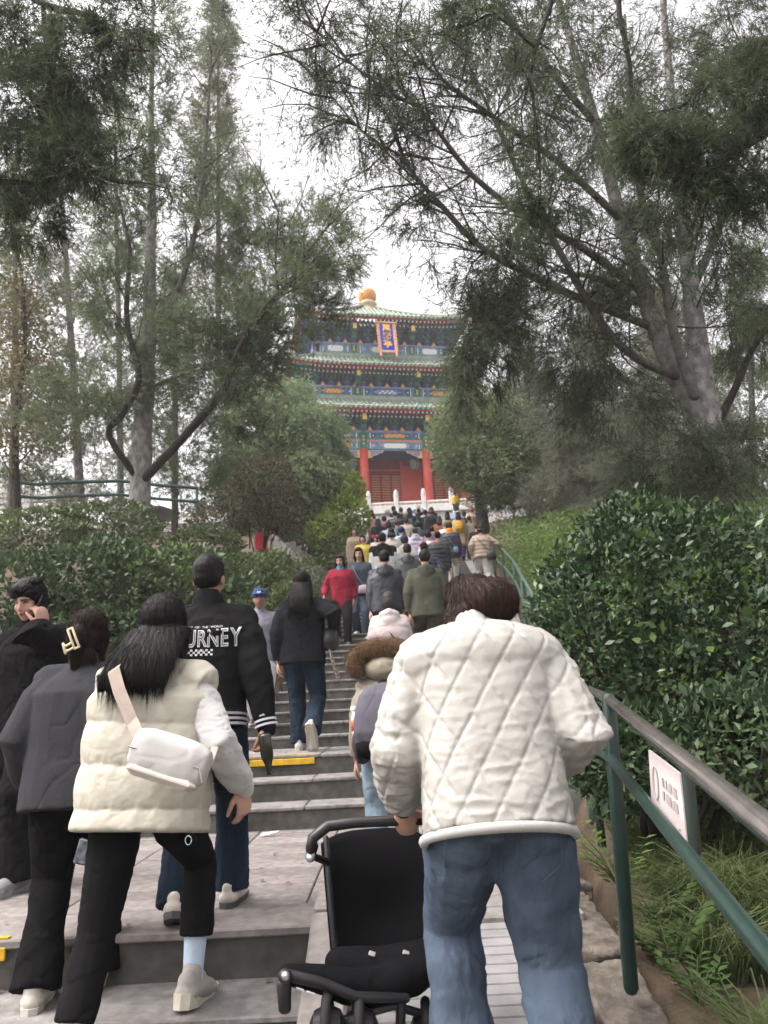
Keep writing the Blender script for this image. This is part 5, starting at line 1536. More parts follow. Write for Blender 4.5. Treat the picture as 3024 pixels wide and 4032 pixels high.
        if tp.get('hood'):
            hb_ = tp.get('hoodsize', 1.0)
            M_.tube([sp(.45, -.085, -.075), sp(.50, -.07, -.10), sp(.52, 0, -.125), sp(.50, .07, -.10), sp(.45, .085, -.075)], [.045 * k * hb_, .056 * k * hb_, .062 * k * hb_, .056 * k * hb_, .045 * k * hb_], n=12)
            M_.ell(sp(.44, 0, -.125), (.10 * k * hb_, .055 * k * hb_, .09 * k * hb_))
        post = [folds(tp.get('fold', .007 if lod != 'f' else .005), seed + 5 + ti, tp.get('ff', (9, 9, 12)))]
        if tp.get('puff'): post = [baffles(tp['puff'][0] * (1 if lod != 'f' else 1.3), tp['puff'][1], tuple(s), float(np.dot(np.array(pel), np.array(s))), seed + ti)]
        if tp.get('post'): post = tp['post'](info)
        queue(tp.get('name', 'jacket'), root, [(M_, tp.get('vox', vc))], cloth(tp.get('m', 'woven'), tp['c']), post, smooth=tp.get('smooth', 6 if lod == 'n' else 3), cb=tp.get('cb'))
        if tp.get('band'):      # ribbed hem and cuffs
            bc, bw = tp['band']
            bm = MB(); bm.loft([(sp(hem - .045), X, Yp, rings[0][3] * .93, rings[0][4] * .93), (sp(hem - .04), X, Yp, rings[0][3] * .97, rings[0][4] * .97), (sp(hem + bw - .03), X, Yp, rings[0][3] * 1.01, rings[0][4] * 1.01)], n=32, ex=2.5)
            bm.build("hem_band", cloth('knit', bc), root, smooth=True)
            for q in (0, 1):
                en_ = elb[q].lerp(wri[q], tp.get('send', .97)); d_ = (wri[q] - elb[q]).normalized()
                MB().tube([en_ - d_ * .03 * k, en_ + d_ * (bw - .02) * k], [tp.get('cuff', .045) * 1.0 * k, tp.get('cuff', .045) * .86 * k], n=18).build("cuff_band", cloth('knit', bc), root, smooth=True)
            for st, cc in tp.get('stripes', ()):
                g = .975 + .03 * (st + .04) / .07
                bm = MB(); bm.loft([(sp(hem + st - .006), X, Yp, rings[0][3] * (g + .012), rings[0][4] * (g + .012)), (sp(hem + st + .006), X, Yp, rings[0][3] * (g + .014), rings[0][4] * (g + .014))], n=32, ex=2.5)
                bm.build("stripe", cloth('knit', cc), root, smooth=False)
                for q in (0, 1):
                    en_ = elb[q].lerp(wri[q], tp.get('send', .97)); d_ = (wri[q] - elb[q]).normalized(); f_ = (st + .03)
                    rr = tp.get('cuff', .045) * (1.0 - .12 * f_ / .07) + .004
                    p_ = en_ + d_ * (bw - .035 - f_) * k
                    MB().tube([p_ - d_ * .005 * k, p_ + d_ * .005 * k], rr * k, n=18, caps=False).build("stripe", cloth('knit', cc), root)
    # ---------------- hair
    if hair:
        st = hair['s']; G = MB()
        eh = lambda c, r: G.ell(c, tuple(v * k for v in r), hm)
        vol = hair.get('vol', 1.0)
        if st != 'none':
            eh(hp(0, -.022, .034), (.082 * vol, .095 * vol, .094 * vol)); eh(hp(0, .028, .072), (.070, .060, .042 * vol))
        if st == 'short':
            eh(hp(0, -.045, -.005), (.075, .066, .070)); eh(hp(0, .05, .088), (.060, .036, .03))
        elif st in ('long', 'bob', 'bun', 'pony'):
            eh(hp(0, -.04, -.02), (.083 * vol, .075, .09))
            for sg_ in (-1, 1): eh(hp(sg_ * .066, .01, -.02), (.022, .05, .08))
        if st in ('long', 'bob'):
            ln = hair.get('len', .34 if st == 'long' else .12); sw = hair.get('sweep', 0.0); bk = hair.get('back', .105)
            rings = []
            c0 = hp(0, -.035, -.01)
            for f_ in (0, .25, .5, .75, .92, 1.0):
                z = -f_ * ln * k; c = c0 + Vector((sw * f_ * k, 0, z))
                # keep the fall behind the back
                bx = np.interp(f_, [0, .3, .6, 1], [0, .5, .95, 1]); tgt_y = pel.y + (c.z - pel.z) / max(.2, s.z) * s.y - bk * k
                c.y = c.y * (1 - bx) + tgt_y * bx
                a = np.interp(f_, [0, .3, .7, 1], [.086, .092, .098, .088]) * hair.get('wide', 1.0); b = np.interp(f_, [0, .3, .8, 1], [.085, .066, .038, .016])
                rings.append((c, (1, 0, 0), (0, 1, 0), a * k, b * k))
            G.loft(rings, n=18, ex=2.3)
            for sg_ in (-1, 1): G.tube([hp(sg_ * .07, .03, .03), hp(sg_ * .08, .02, -.06), hp(sg_ * .082, .0, -.13) + Vector((0, -.02, -.02))], [.016 * k, .022 * k, .012 * k], n=8)
            if lod == 'n':
                rr = random.Random(seed); lc, _, _, la, lb = rings[-1]
                for i in range(26):
                    x = -la + 2 * la * i / 25; p_ = Vector((lc.x + x, lc.y + rr.uniform(-.5, .5) * lb, lc.z + .05))
                    G.tube([p_, p_ + Vector((rr.uniform(-.006, .006), 0, -.05 - rr.uniform(.0, .05)))], [.010, .0045], n=6)
        if st == 'bun': eh(hp(*hair.get('at', (0, -.115, .02))), tuple(hair.get('r', (.05, .045, .05))))
        if st == 'pony':
            a_ = hp(0, -.10, .0); G.tube([a_, a_ + Vector((0, -.03, -.06)) * k, a_ + Vector((0, -.02, -.2)) * k], [.028 * k, .03 * k, .012 * k], n=10)
        for ex_ in hair.get('extra', ()): eh(hp(*ex_[0]), ex_[1])
        fq = hair.get('freq', 130 if lod == 'n' else 80)
        def strands(co, no):
            p = ((co - hcn) @ hmn.T) / k
            az = np.arctan2(p[:, 0], -p[:, 1] + .02); g = np.where(p[:, 2] < -.08, p[:, 0] / .085, az)
            d = np.sin(g * fq * .35 + 2.0 * waves(co, seed, (9, 9, 5), 3)) * .5 + np.sin(g * fq * .83 + 3 * waves(co, seed + 1, (6, 6, 6), 2)) * .35
            return co + no * (d * hair.get('amp', .0022 if lod == 'n' else .002))[:, None]
        def strand_cb(ob, n_=hair.get('n', 9000)):
            me = ob.data; n0 = len(me.vertices); co = np.empty(n0 * 3, np.float32); me.vertices.foreach_get('co', co); co = co.reshape(-1, 3)
            no = np.empty(n0 * 3, np.float32); me.vertex_normals.foreach_get('vector', no); no = no.reshape(-1, 3)
            idx = rng.integers(0, n0, n_); p_, q_ = co[idx], no[idx]
            g_ = np.array([0, 0, -1.0]) + np.where((p_[:, 2:] > hcn[2] + .02), unit(p_ - hcn) * .5, 0)
            d_ = g_ - (g_ * q_).sum(1, keepdims=True) * q_; d_ = unit(d_ + rng.normal(size=d_.shape) * .05 + q_ * .01)
            Ls = Leaves(); Ls.needles(p_ + q_ * .0015, d_, np.where(p_[:, 2] > hcn[2] - .06, .028, .075) * (.7 + .6 * rng.random(n_)), np.full(n_, .0014))
            fl = rng.integers(0, n0, n_ // 40); Ls.needles(co[fl], unit(no[fl] * .6 + rng.normal(size=(len(fl), 3)) * .5 + np.array([0, 0, -.5])), .03 + .05 * rng.random(len(fl)), np.full(len(fl), .0009))
            o_ = link_mesh("hair_strands", Ls.mesh("hair_strands", hair_mat(hair_c), (0, 0, 0)), None, ob); o_["kind"] = "stuff"
        queue("hair", root, [(G, vh * .8 if lod == 'n' else vh)], hair_mat(hair_c), [strands], smooth=2, cb=strand_cb if lod == 'n' and st != 'short' else None)
    return info

def face_front(px, py, d, ground=None, h=None, fac=.985):
    """standing place for a head top seen at (px, py): x, y, ground height, body height"""
    p = at(px, py, d); g = prof(d) if ground is None else ground
    hh = (p.z - g) / fac
    return (p.x, d, g), (h or max(1.3, min(1.9, hh)))
# ------------------------------------------------------------------ people close to the camera
DENIM_L, DENIM_M, DENIM_D = (.066, .090, .126), (.045, .065, .10), (.013, .022, .036)
CREAM, WHITE_, BLACK_ = (.44, .42, .35), (.5, .5, .48), (.009, .009, .010)

# --- woman in the white quilted coat pushing the stroller
def quilt(info):
    pel, X, Y, s = (np.array(info[q]) for q in ('pel', 'X', 'Y', 's'))
    def f(co, no):
        r = co - pel; x, y, v = r @ X, r @ Y, r @ s
        arc = np.where(np.abs(x) < .30, np.arctan2(x, -(y - .12)) * .27, x)
        v2 = v + .012 * waves(co, 5, (5, 5, 4))
        a_, b_ = arc / .100 + v2 / .178, arc / .100 - v2 / .178
        d1 = np.abs(a_ - np.round(a_)); d2 = np.abs(b_ - np.round(b_))
        g = np.exp(-(d1 / .055) ** 2) + np.exp(-(d2 / .055) ** 2)
        pil = np.sqrt(np.clip(d1 * d2 * 4, 0, 1))
        low = np.clip((.36 - v) / .5, 0, 1)
        wr = (1 - np.abs(waves(co, 21, (16, 14, 34), 4)) * 1.5) * .0034 * (.30 + low) + waves(co, 25, (42, 30, 60), 3) * .0016
        arm = np.clip((np.abs(x) - .25) / .05, 0, 1); wr = wr * (1 + 1.2 * arm)
        soft = np.exp(-((np.abs(x) - .235) / .02) ** 2) * np.clip((.42 - v) / .1, 0, 1)      # fold between sleeve and back
        return co + no * (-.0042 * np.clip(g, 0, 1) + .0036 * pil + wr - .006 * soft + .0018 * np.clip(g, 0, 1) * waves(co, 55, (90, 60, 90), 3) - .0013 * np.exp(-(waves(co, 61, (24, 18, 44), 4) / .075) ** 2) * (.3 + low + arm))[:, None]
    return [f]
_p = at(1935, 3000, 2.55)
handL = at(1588, 3172, 2.80)
P1 = make_person("woman in a white quilted coat pushing the black stroller", (_p.x, 2.55, -.35), 0.0, h=1.88, lean=18, lod='n', nod=20, turn=16, sink=.085, drop=.045,
    feet=((-.125, .10, .03, 0), (.125, -.16, 0, 0)), hands=(('w', handL), (.17, .20, .09)), poles=((-.30, -.95, -.1), (.42, -.8, -.3)), handdir=((Vector((.10, .55, -.8)), Vector((0, .8, .5)), 1), None), curl=(1.1, .8),
    tops=[dict(c=(.36, .352, .325), m='satin', w=1.24, d=1.32, hem=-.055, straight=.85, sr=.086, cuff=.064, send=.88, collar=.012, collar_r=.078, hump=.27, name="quilted_coat", vox=.006, post=quilt, smooth=8)],
    bot=dict(c=DENIM_L, m='denim', w=1.22, cuff=.092, seat=True), shoe=dict(c=(.6, .6, .6)), hair=dict(s='bun', c=BROWN_HAIR, vol=1.06, at=(.035, -.105, .005), r=(.088, .07, .078), extra=[((-.06, -.01, -.06), (.05, .07, .11)), ((-.075, .0, -.14), (.035, .045, .09)), ((.0, -.02, .10), (.075, .08, .03))], amp=.0026), group="people nearest the camera", sh=1.08)
# knitted hem and dark inner cuff of the coat
i_ = P1; k1 = i_['k']
MB().tube([i_['sp'](-.067, math.cos(a) * .207, math.sin(a) * .17 + .0) for a in np.linspace(0, 2 * math.pi, 40)], .016, n=8, caps=False).build("hem_trim", cloth('knit', (.40, .395, .38)), i_['root'], smooth=True)
for q in (0,):
    d_ = (i_['wri'][q] - i_['elb'][q]).normalized(); p_ = i_['elb'][q].lerp(i_['wri'][q], .885)
    MB().tube([p_, p_ + d_ * .03], [.050, .045], n=16).build("inner_cuff", cloth('knit', (.03, .03, .03)), i_['root'], smooth=True)

# back pockets, seams and waist stitching of her jeans are laid on after the cloth is grown
def jeans_detail(ob):
    me = ob.data; bvh = BVHTree.FromPolygons([v.co for v in me.vertices], [tuple(p.vertices) for p in me.polygons])
    def on(x, z, off=.002):
        h_ = bvh.ray_cast(Vector((x, P1['pel'].y - 1.0, z)), Vector((0, 1, 0)))
        return (h_[0] - Vector((0, off, 0))) if h_[0] is not None else None
    thr = cloth('woven', (.10, .13, .17)); pz = P1['pel'].z
    for sg_ in (-1, 1):
        cx = sg_ * .105; ol = [(-.062, -.02), (-.066, -.14), (0, -.185), (.066, -.14), (.062, -.02)]
        pts = []
        for (ax, az), (bx, bz) in zip(ol, ol[1:] + ol[:1]):
            for f in np.linspace(0, 1, 6)[:-1]:
                q_ = on(cx + ax + (bx - ax) * f, pz + az + (bz - az) * f)
                if q_ is not None: pts.append(q_)
        if len(pts) > 6: MB().tube(pts + pts[:1], .0022, n=5, caps=False).build("pocket_seam", thr, ob.parent, smooth=True)
        pts = [q_ for q_ in (on(cx + x, pz - .085 - .02 * abs(abs(x) - .03) * 30 * (1 if abs(x) < .03 else 0)) for x in np.linspace(-.055, .055, 11)) if q_ is not None]
        if len(pts) > 3: MB().tube(pts, .0016, n=5, caps=False).build("pocket_stitch", thr, ob.parent, smooth=True)
    pts = [q_ for q_ in (on(0, pz + z) for z in np.linspace(.02, -.16, 10)) if q_ is not None]
    if len(pts) > 3: MB().tube(pts, .0025, n=5, caps=False).build("seat_seam", thr, ob.parent, smooth=True)
for qi, it in enumerate(QUEUE):
    if it[0] == "trousers" and it[1] is P1['root']: QUEUE[qi] = it[:4] + ([folds(.010, 301, (9, 9, 6)), folds(.003, 302, (18, 18, 14))],) + it[5:7] + (jeans_detail,)

# --- woman in the cream padded vest
_r = at(572, 3150, 3.28)
VR = (_r.x, 3.22, -.35)
handR = at(952, 3090, 3.36)
def vest_post(info):
    b = baffles(.013, .165, tuple(info['s']), float(np.dot(np.array(info['pel']), np.array(info['s']))) - .02, 4)
    fo = folds(.003, 9, (10, 10, 16))
    return [b, fo]
P2 = make_person("woman with long black hair in a cream padded vest", VR, R(-2), h=1.79, lean=9, lod='n', nod=6, turn=6, roll=2.5,
    feet=((-.17, -.20, 0, 0), (.13, .26, .143, 10)), drop=.005, hands=((-.12, .30, .12), ('w', handR)), poles=((-.2, -.3, -1), (.15, -1, 0)), handdir=(None, (Vector((.10, .12, -1)), Vector((-.75, .5, 0)))), curl=.55,
    tops=[dict(c=(.50, .495, .49), m='knit', w=1.02, hem=-.02, sr=.066, cuff=.058, send=.93, name="sweater", fold=.009, ff=(13, 13, 22)),
          dict(c=CREAM, m='satin', w=1.50, d=1.30, hem=-.09, straight=.9, sleeves=False, collar=.03, name="padded_vest", vox=.0075, post=vest_post, smooth=6)],
    bot=dict(c=BLACK_, m='knit', w=.96, cuff=.068, short=.155), shoe=dict(c=(.36, .335, .315), sole=(.56, .53, .44), th=.048, sock=(.46, .56, .68), sockh=.44, m='woven'),
    hair=dict(s='long', c=BLACK_HAIR, len=.235, sweep=-.045, back=.18, vol=1.16, wide=1.42), group="people nearest the camera")
for q in (1,):
    d_ = (P2['wri'][q] - P2['elb'][q]).normalized(); p_ = P2['elb'][q].lerp(P2['wri'][q], .93)
    MB().tube([p_ - d_ * .03, p_ + d_ * .045], [.055, .044], n=18).build("ribbed_cuff", cloth('knit', (.54, .535, .525)), P2['root'], smooth=True)
# pale cord loop at the vest's hem
_c = P2['sp'](-.10, .22, -.10)
MB().tube([_c + Vector((.012 * math.cos(a), -.02, .016 * math.sin(a) - .02)) for a in np.linspace(0, 2 * math.pi, 14)], .0018, n=6, caps=False).build("cord_loop", cloth('rubber', (.45, .6, .55)), P2['root'], smooth=True)

# white shoulder bag on her back, with its strap
W = Matrix.Rotation(R(-2), 3, 'Z')
def w2(info, pos, rz, p): return Vector(pos) + Matrix.Rotation(rz, 3, 'Z') @ p
bagc = at(672, 2985, 2.93)
bag = empty("shoulder_bag", tuple(bagc), 0, "soft white crossbody bag resting on the cream vest", "bag")
bm_ = Matrix.Rotation(R(19), 3, 'Y') @ Matrix.Rotation(R(-6), 3, 'X') @ Matrix.Diagonal((.88, .95, .86))
mb = MB()
def bag_ring(x, a, b): return (bm_ @ Vector((x, 0, 0)), bm_ @ Vector((0, 1, 0)), bm_ @ Vector((0, 0, 1)), a, b)
mb.loft([bag_ring(-.165, .035, .055), bag_ring(-.155, .056, .080), bag_ring(-.10, .066, .094), bag_ring(0, .068, .098), bag_ring(.10, .066, .092), bag_ring(.155, .054, .074), bag_ring(.165, .034, .05)], n=24, ex=3.2)
queue("bag_body", bag, [(mb, .008)], cloth('leather', (.46, .452, .44)), [folds(.003, 77, (12, 12, 14))], smooth=5)
mb = MB(); mb.tube([bm_ @ Vector((x, -.060, -.002 - .05 * (x > .16))) for x in np.linspace(-.165, .172, 12)], .0035, n=6); mb.build("zip_seam", cloth('leather', (.36, .33, .29)), bag, smooth=True)
mb = MB(); mb.loft([bag_ring(x, a * 1.015, b * 1.012) for x, a, b in ((-.17, .05, .08), (-.10, .0685, .1025), (0, .0705, .1065), (.10, .0685, .1005), (.17, .05, .076))], n=24, ex=3.2)
_lo = [v for v in mb.v]
mb2 = MB(); mb2.box(bm_ @ Vector((0, -.010, -.079)), (.30, .122, .052), rot=bm_, bevel=.022); mb2.build("bag_base", cloth('woven', (.56, .52, .46)), bag)
# strap from the bag's upper end to the shoulder
s0 = bagc + bm_ @ Vector((-.14, 0, .03)); s1 = at(520, 2840, 3.02); s2 = at(470, 2720, 3.06); s3 = at(448, 2640, 3.10); s4 = at(470, 2590, 3.2); s5 = at(520, 2575, 3.34)
mb = MB(); mb.tube([s0, s1, s2, s3, s4, s5], .023, n=8, flat=(.12, 1), up=None) if False else None
pts = [s0, s1, s2, s3, s4, s5]; vs, fs = [], []
for j, p in enumerate(pts):
    d = (pts[min(j + 1, 5)] - pts[max(0, j - 1)]).normalized(); wv = d.cross(Vector((0, 1, .25))).normalized() * .0265; nv = Vector((0, -.004, 0))
    vs += [p + wv, p - wv, p - wv + nv, p + wv + nv]
for j in range(5): fs += [(j * 4 + a, j * 4 + (a + 1) % 4, j * 4 + 4 + (a + 1) % 4, j * 4 + 4 + a) for a in range(4)]
MB().add(vs, fs).build("strap", cloth('woven', (.34, .285, .25)), bag, world=True)
MB().tube([bagc + bm_ @ Vector((.16, 0, .02)), at(845, 2950, 3.1), at(842, 2870, 3.25)], .007, n=8, flat=(2.2, .5)).build("strap_end", cloth('woven', (.40, .34, .30)), bag, smooth=True, world=True)

# --- woman in the dark grey sweater with the hair claw
_r = at(285, 3200, 3.62)
P3 = make_person("woman in a charcoal sweater with a cream hair claw", (_r.x, 3.60, -.207), R(4), h=1.655, lean=9, lod='n', nod=5, turn=-14,
    feet=((-.09, -.06, 0, 0), (.10, .16, 0, 0)), hands=((-.26, .12, -.02), (.24, .16, .02)),
    tops=[dict(c=(.040, .041, .047), m='knit', w=1.38, d=1.35, hem=-.13, straight=.75, sr=.088, cuff=.055, name="sweater", fold=.006, ff=(6, 6, 7))],
    bot=dict(c=BLACK_, m='woven', w=1.18, cuff=.085), shoe=dict(c=(.55, .52, .45), sole=(.5, .48, .42)), hair=dict(s='pony', c=(.026, .017, .014), vol=1.06, extra=[((0, -.10, -.02), (.05, .045, .06)), ((.03, -.06, -.12), (.05, .035, .06))]), group="people nearest the camera")
cl = MB(); hc_ = P3['hc']
cm = Matrix.Rotation(R(-22), 3, 'Y')
def cp(x, y, z): return hc_ + Vector((-.035, -.155, -.03)) + cm @ Vector((x * .85, y * .85, z * .82))
CL = mat("cream_acetate", (.66, .58, .38), .35, spec=.5)
for sx in (0, .026): cl.tube([cp(sx, 0, .055), cp(sx, -.004, 0), cp(sx, 0, -.06)], .0055, n=8)
cl.tube([cp(0, 0, .056), cp(.026, 0, .056)], .0055, n=8); cl.tube([cp(0, 0, -.06), cp(.026, 0, -.06)], .0055, n=8)
for z in (-.02, -.05): cl.tube([cp(0, 0, z), cp(-.035, .006, z - .004), cp(-.055, .02, z + .006)], .006, n=8)
cl.tube([cp(-.05, .012, -.005), cp(-.055, .014, -.06)], .007, n=8)
cl.build("hair_claw", CL, P3['root'], smooth=True)
# clear phone charm hanging at her hip
ph = MB(); pc_ = at(335, 3355, 3.45)
ph.box((0, 0, 0), (.075, .012, .10), rot=Euler((0, R(14), 0)), bevel=.006)
po = ph.build("phone", mat("clear_phone_case", (.12, .13, .16), .15, vary=.8, vscale=40, spec=.7)); po.location = pc_
tag(po, "small glossy phone in a clear case at the charcoal sweater woman's hip", "phone")

# --- man in the black varsity jacket
_r = at(805, 3000, 4.0)
handV = at(1050, 2862, 3.95)
def lettering(ob):
    """white chenille letters laid on the jacket's back"""
    me = ob.data; bvh = BVHTree.FromPolygons([v.co for v in me.vertices], [tuple(p.vertices) for p in me.polygons])
    root = ob.parent; sp, k, X = P5I['sp'], P5I['k'], P5I['X']
    WH, OUT = cloth('knit', (.62, .63, .66)), cloth('knit', (.50, .50, .53))
    def lay(name, me2, m, off, bend=0.0):
        co = [Vector(v.co) for v in me2.vertices]; new = []
        for c in co:
            base_ = sp(.345 + (c.y + bend * c.x * c.x) / k, c.x / k, -.45)
            hit = bvh.ray_cast(base_, P5I['Y'])
            y = hit[0] if hit[0] is not None else base_ + P5I['Y'] * .3
            new.append(y - P5I['Y'] * (off + c.z))
        me2.vertices.foreach_set('co', [q for v in new for q in v]); me2.update()
        link_mesh(name, me2, m, root)
    def text_mesh(body, size, ext, sx=1.0, dy=0.0, off=0.0):
        cu = bpy.data.curves.new("letters", 'FONT'); cu.body = body; cu.size = size; cu.extrude = ext; cu.align_x = 'CENTER'; cu.offset = off; cu.resolution_u = 3
        tmp = bpy.data.objects.new("letters", cu); COL.objects.link(tmp)
        me2 = bpy.data.meshes.new_from_object(tmp.evaluated_get(bpy.context.evaluated_depsgraph_get())); bpy.data.objects.remove(tmp)
        for v in me2.vertices: v.co.x *= sx; v.co.y += dy
        me2.materials.clear()
        return me2
    for i, ch in enumerate("JOURNEY"):
        x = (i - 3) * .055
        for nm, m, off, o2 in (("letter_outline", WH, .0035, .0035), ("letter_fill", cloth('knit', (.03, .03, .034)), .0065, -.0035)):
            me2 = text_mesh(ch, .118, .0012, .66, -.042, o2)
            for v in me2.vertices: v.co.x += x; v.co.y *= (1 + .10 * abs(i - 3) / 3)
            lay(nm, me2, m, off, .35)
    lay("small_lettering", text_mesh("STREET · OF · THE · WORLD", .016, .001, 1.0, .052), WH, .004, .35)
    b = MB()
    for r_ in range(3):
        for c_ in range(13):
            if (r_ + c_) % 2 == 0: b.box((-.10 + c_ * .0125, -.062 - r_ * .011, 0), (.0115, .010, .002))
    lay("check_patch", b.mesh("check_patch", None), WH, .004, .25)
    lay("small_lettering", text_mesh("EST", .014, .001, 1.2, -.07), WH, .004)
P5I = make_person("man with a fade haircut in a black varsity jacket", (_r.x, 4.0, 0.0), R(3), h=1.76, lean=5, lod='n', nod=4, turn=-6, girl=False,
    feet=((-.10, -.12, 0, 26), (.10, .18, 0, 0)), hands=((-.27, .10, -.02), ('w', handV)), poles=(None, (.5, -.9, 0)), handdir=(None, (Vector((.05, .05, -1)), Vector((-1, .2, 0)))), curl=.9, skin=(.36, .20, .14),
    tops=[dict(c=(.012, .012, .013), m='knit', w=1.14, d=1.2, hem=-.03, straight=.8, sr=.080, cuff=.052, send=.95, collar=.045, collar_r=.074, name="varsity_jacket", fold=.007, cb=lettering,
               band=((.015, .014, .017), .065), stripes=((-.028, (.55, .55, .62)), (-.005, (.55, .55, .62)), (.018, (.45, .42, .48))))],
    bot=dict(c=DENIM_D, m='denim', w=1.12, cuff=.075), shoe=dict(c=(.55, .50, .44), sole=(.08, .08, .08)), hair=dict(s='short', c=(.010, .009, .009), amp=.0015), group="people nearest the camera")
# dark drink bottle held upside down in his right hand
_h = at(1048, 2945, 3.90)
bt = MB().lathe((0, 0, 0), [(.006, -.13), (.014, -.125), (.014, -.09), (.028, -.05), (.031, -.03), (.031, .06), (.024, .07)], n=14)
bo = bt.build("bottle", mat("amber_dark_bottle", (.03, .03, .022), .25, spec=.6), None, smooth=True); bo.location = _h; bo.rotation_euler = (R(8), R(-6), 0)
tag(bo, "dark bottle held neck-down in the varsity jacket man's hand", "bottle")

# --- man on the phone coming down at far left
_r = at(105, 3000, 4.9)
P4 = make_person("man in a black jacket talking on the phone at far left", (_r.x, 4.9, 0.0), R(158), h=1.80, lean=2, lod='n', nod=16, turn=8, girl=False,
    feet=((-.12, .12, 0, 0), (.12, -.14, 0, 18)), hands=(('w', at(176, 2470, 4.78)), (.26, .05, -.02)), poles=((-.8, .5, -1.0), None), handdir=((Vector((-.25, -.10, 1)), Vector((-.5, .4, 0)), 1), None), curl=(.75, .5), skin=(.42, .25, .19),
    tops=[dict(c=(.010, .010, .011), m='woven', w=1.22, d=1.2, hem=-.16, straight=.8, sr=.082, cuff=.055, collar=.05, name="jacket", fold=.009)],
    bot=dict(c=(.010, .010, .011), m='woven', w=1.3, cuff=.085), shoe=dict(c=(.20, .20, .22), sole=(.30, .30, .31), th=.035), hair=dict(s='short', c=(.012, .011, .011), vol=1.08, extra=[((0, .055, .08), (.07, .05, .045)), ((.03, .06, .055), (.045, .04, .03)), ((-.04, .05, .06), (.04, .04, .03)), ((0, -.02, .11), (.075, .08, .035))], amp=.005), group="people nearest the camera")
pm = MB(); pm.box((0, 0, 0), (.074, .009, .15), bevel=.004); po = pm.build("phone", mat("black_glass", (.01, .01, .012), .12, spec=.6))
po.location = P4['hp'](-.088, .01, -.03) if False else Vector(P4['root'].location) + Matrix.Rotation(R(158), 3, 'Z') @ P4['hp'](-.10, .03, -.04); po.rotation_euler = (R(8), R(20), R(60))
tag(po, "black phone held to the ear of the man at far left", "phone")

# --- short person with fur-trimmed hood and grey backpack
_r = at(1525, 3000, 4.55)
P9 = make_person("short person in a fur-trimmed hood wearing a grey backpack", (_r.x, 4.55, 0.0), R(-4), h=1.30, lean=12, lod='n', nod=14,
    feet=((-.10, -.05, 0, 0), (.10, .22, 0, 0)), hands=((-.25, .10, -.10), (.24, .10, -.05)), skin=(.40, .24, .18),
    tops=[dict(c=(.24, .215, .165), m='nylon', w=1.35, d=1.3, hem=-.08, straight=.8, sr=.085, cuff=.055, send=.92, name="parka", fold=.01)],
    bot=dict(c=(.20, .27, .33), m='denim', w=1.15, cuff=.08), shoe=dict(c=(.3, .3, .3)), hair=None, group="people nearest the camera")
hp = P9['hp']; hcv = P9['hc']
Hd = MB(); Hd.ell(hp(0, -.07, -.10), (.13, .10, .085)); Hd.ell(hp(0, .0, -.10), (.14, .12, .08))
queue("hood", P9['root'], [(Hd, .01)], cloth('nylon', (.27, .245, .19)), [folds(.006, 12)], smooth=6)
Fm = MB(); Fm.ell(hp(0, -.01, .0), (.13, .13, .07)); ring = [hcv + Vector((.175 * math.cos(a), -.10 + .02 * math.sin(a), -.03 + .085 * math.sin(a))) for a in np.linspace(R(-28), R(208), 22)]
Fm.tube(ring, [.042 + .022 * math.sin(math.pi * i / 21) for i in range(22)], n=14)
queue("fur_trim", P9['root'], [(Fm, .009)], cloth('fur', (.115, .065, .030)), [lambda co, no: co + no * (waves(co, 3, (90, 90, 90), 4) * .004)[:, None]], smooth=2)
# fur as many short hairs on the trim
def fur_cb(ob):
    me = ob.data; n = len(me.vertices); co = np.empty(n * 3, np.float32); me.vertices.foreach_get('co', co); co = co.reshape(-1, 3)
    no = np.empty(n * 3, np.float32); me.vertex_normals.foreach_get('vector', no); no = no.reshape(-1, 3)
    idx = rng.integers(0, n, 16000); L = Leaves()
    L.needles(co[idx] + rng.normal(size=(16000, 3)) * .003, no[idx] * .6 + rng.normal(size=(16000, 3)) * .25 + np.array([0, -.25, -.45]), .026 * (.5 + rng.random(16000)), np.full(16000, .0016))
    o = link_mesh("fur_hairs", L.mesh("fur_hairs", cloth('fur', (.105, .06, .03)), (0, 0, 0)), None, ob.parent); o["kind"] = "stuff"
QUEUE[-1] = QUEUE[-1][:7] + (fur_cb,)
# backpack
sp9 = P9['sp']; rt = Vector(P9['root'].location); m9 = Matrix.Rotation(R(-4), 3, 'Z')
def g9(p): return rt + m9 @ p
bpk = empty("backpack", tuple(g9(sp9(-.02, 0, -.24))), 0, "slate grey backpack on the fur-hooded person with a bottle in its pocket", "backpack")
off = bpk.location.copy()
def b9(x, u, y): return g9(sp9(u, x, y)) - off
mb = MB(); yv = m9 @ P9['Y']; xv = m9 @ P9['X']
mb.loft([(b9(0, u, y), xv, yv, a, b) for u, y, a, b in ((-.10, -.25, .10, .05), (-.085, -.255, .145, .085), (.05, -.27, .165, .105), (.20, -.265, .16, .10), (.33, -.25, .135, .085), (.41, -.235, .09, .055), (.425, -.23, .05, .03))], n=24, ex=2.9)
queue("pack_body", bpk, [(mb, .008)], cloth('woven', (.105, .10, .122)), [folds(.006, 31, (9, 9, 9))], smooth=5)
mb = MB(); mb.loft([(b9(0, u, y), xv, yv, a, b) for u, y, a, b in ((-.105, -.252, .10, .06), (-.10, -.255, .150, .092), (-.02, -.262, .160, .101), (.0, -.262, .157, .098))], n=24, ex=2.9)
mb.build("pack_base", cloth('woven', (.018, .018, .02)), bpk, smooth=True)
mb = MB(); mb.tube([b9(x, .30 - 1.6 * x * x, -.36 + .8 * x * x) for x in np.linspace(-.13, .13, 12)], .006, n=6); mb.build("zip", cloth('woven', (.03, .03, .035)), bpk, smooth=True)
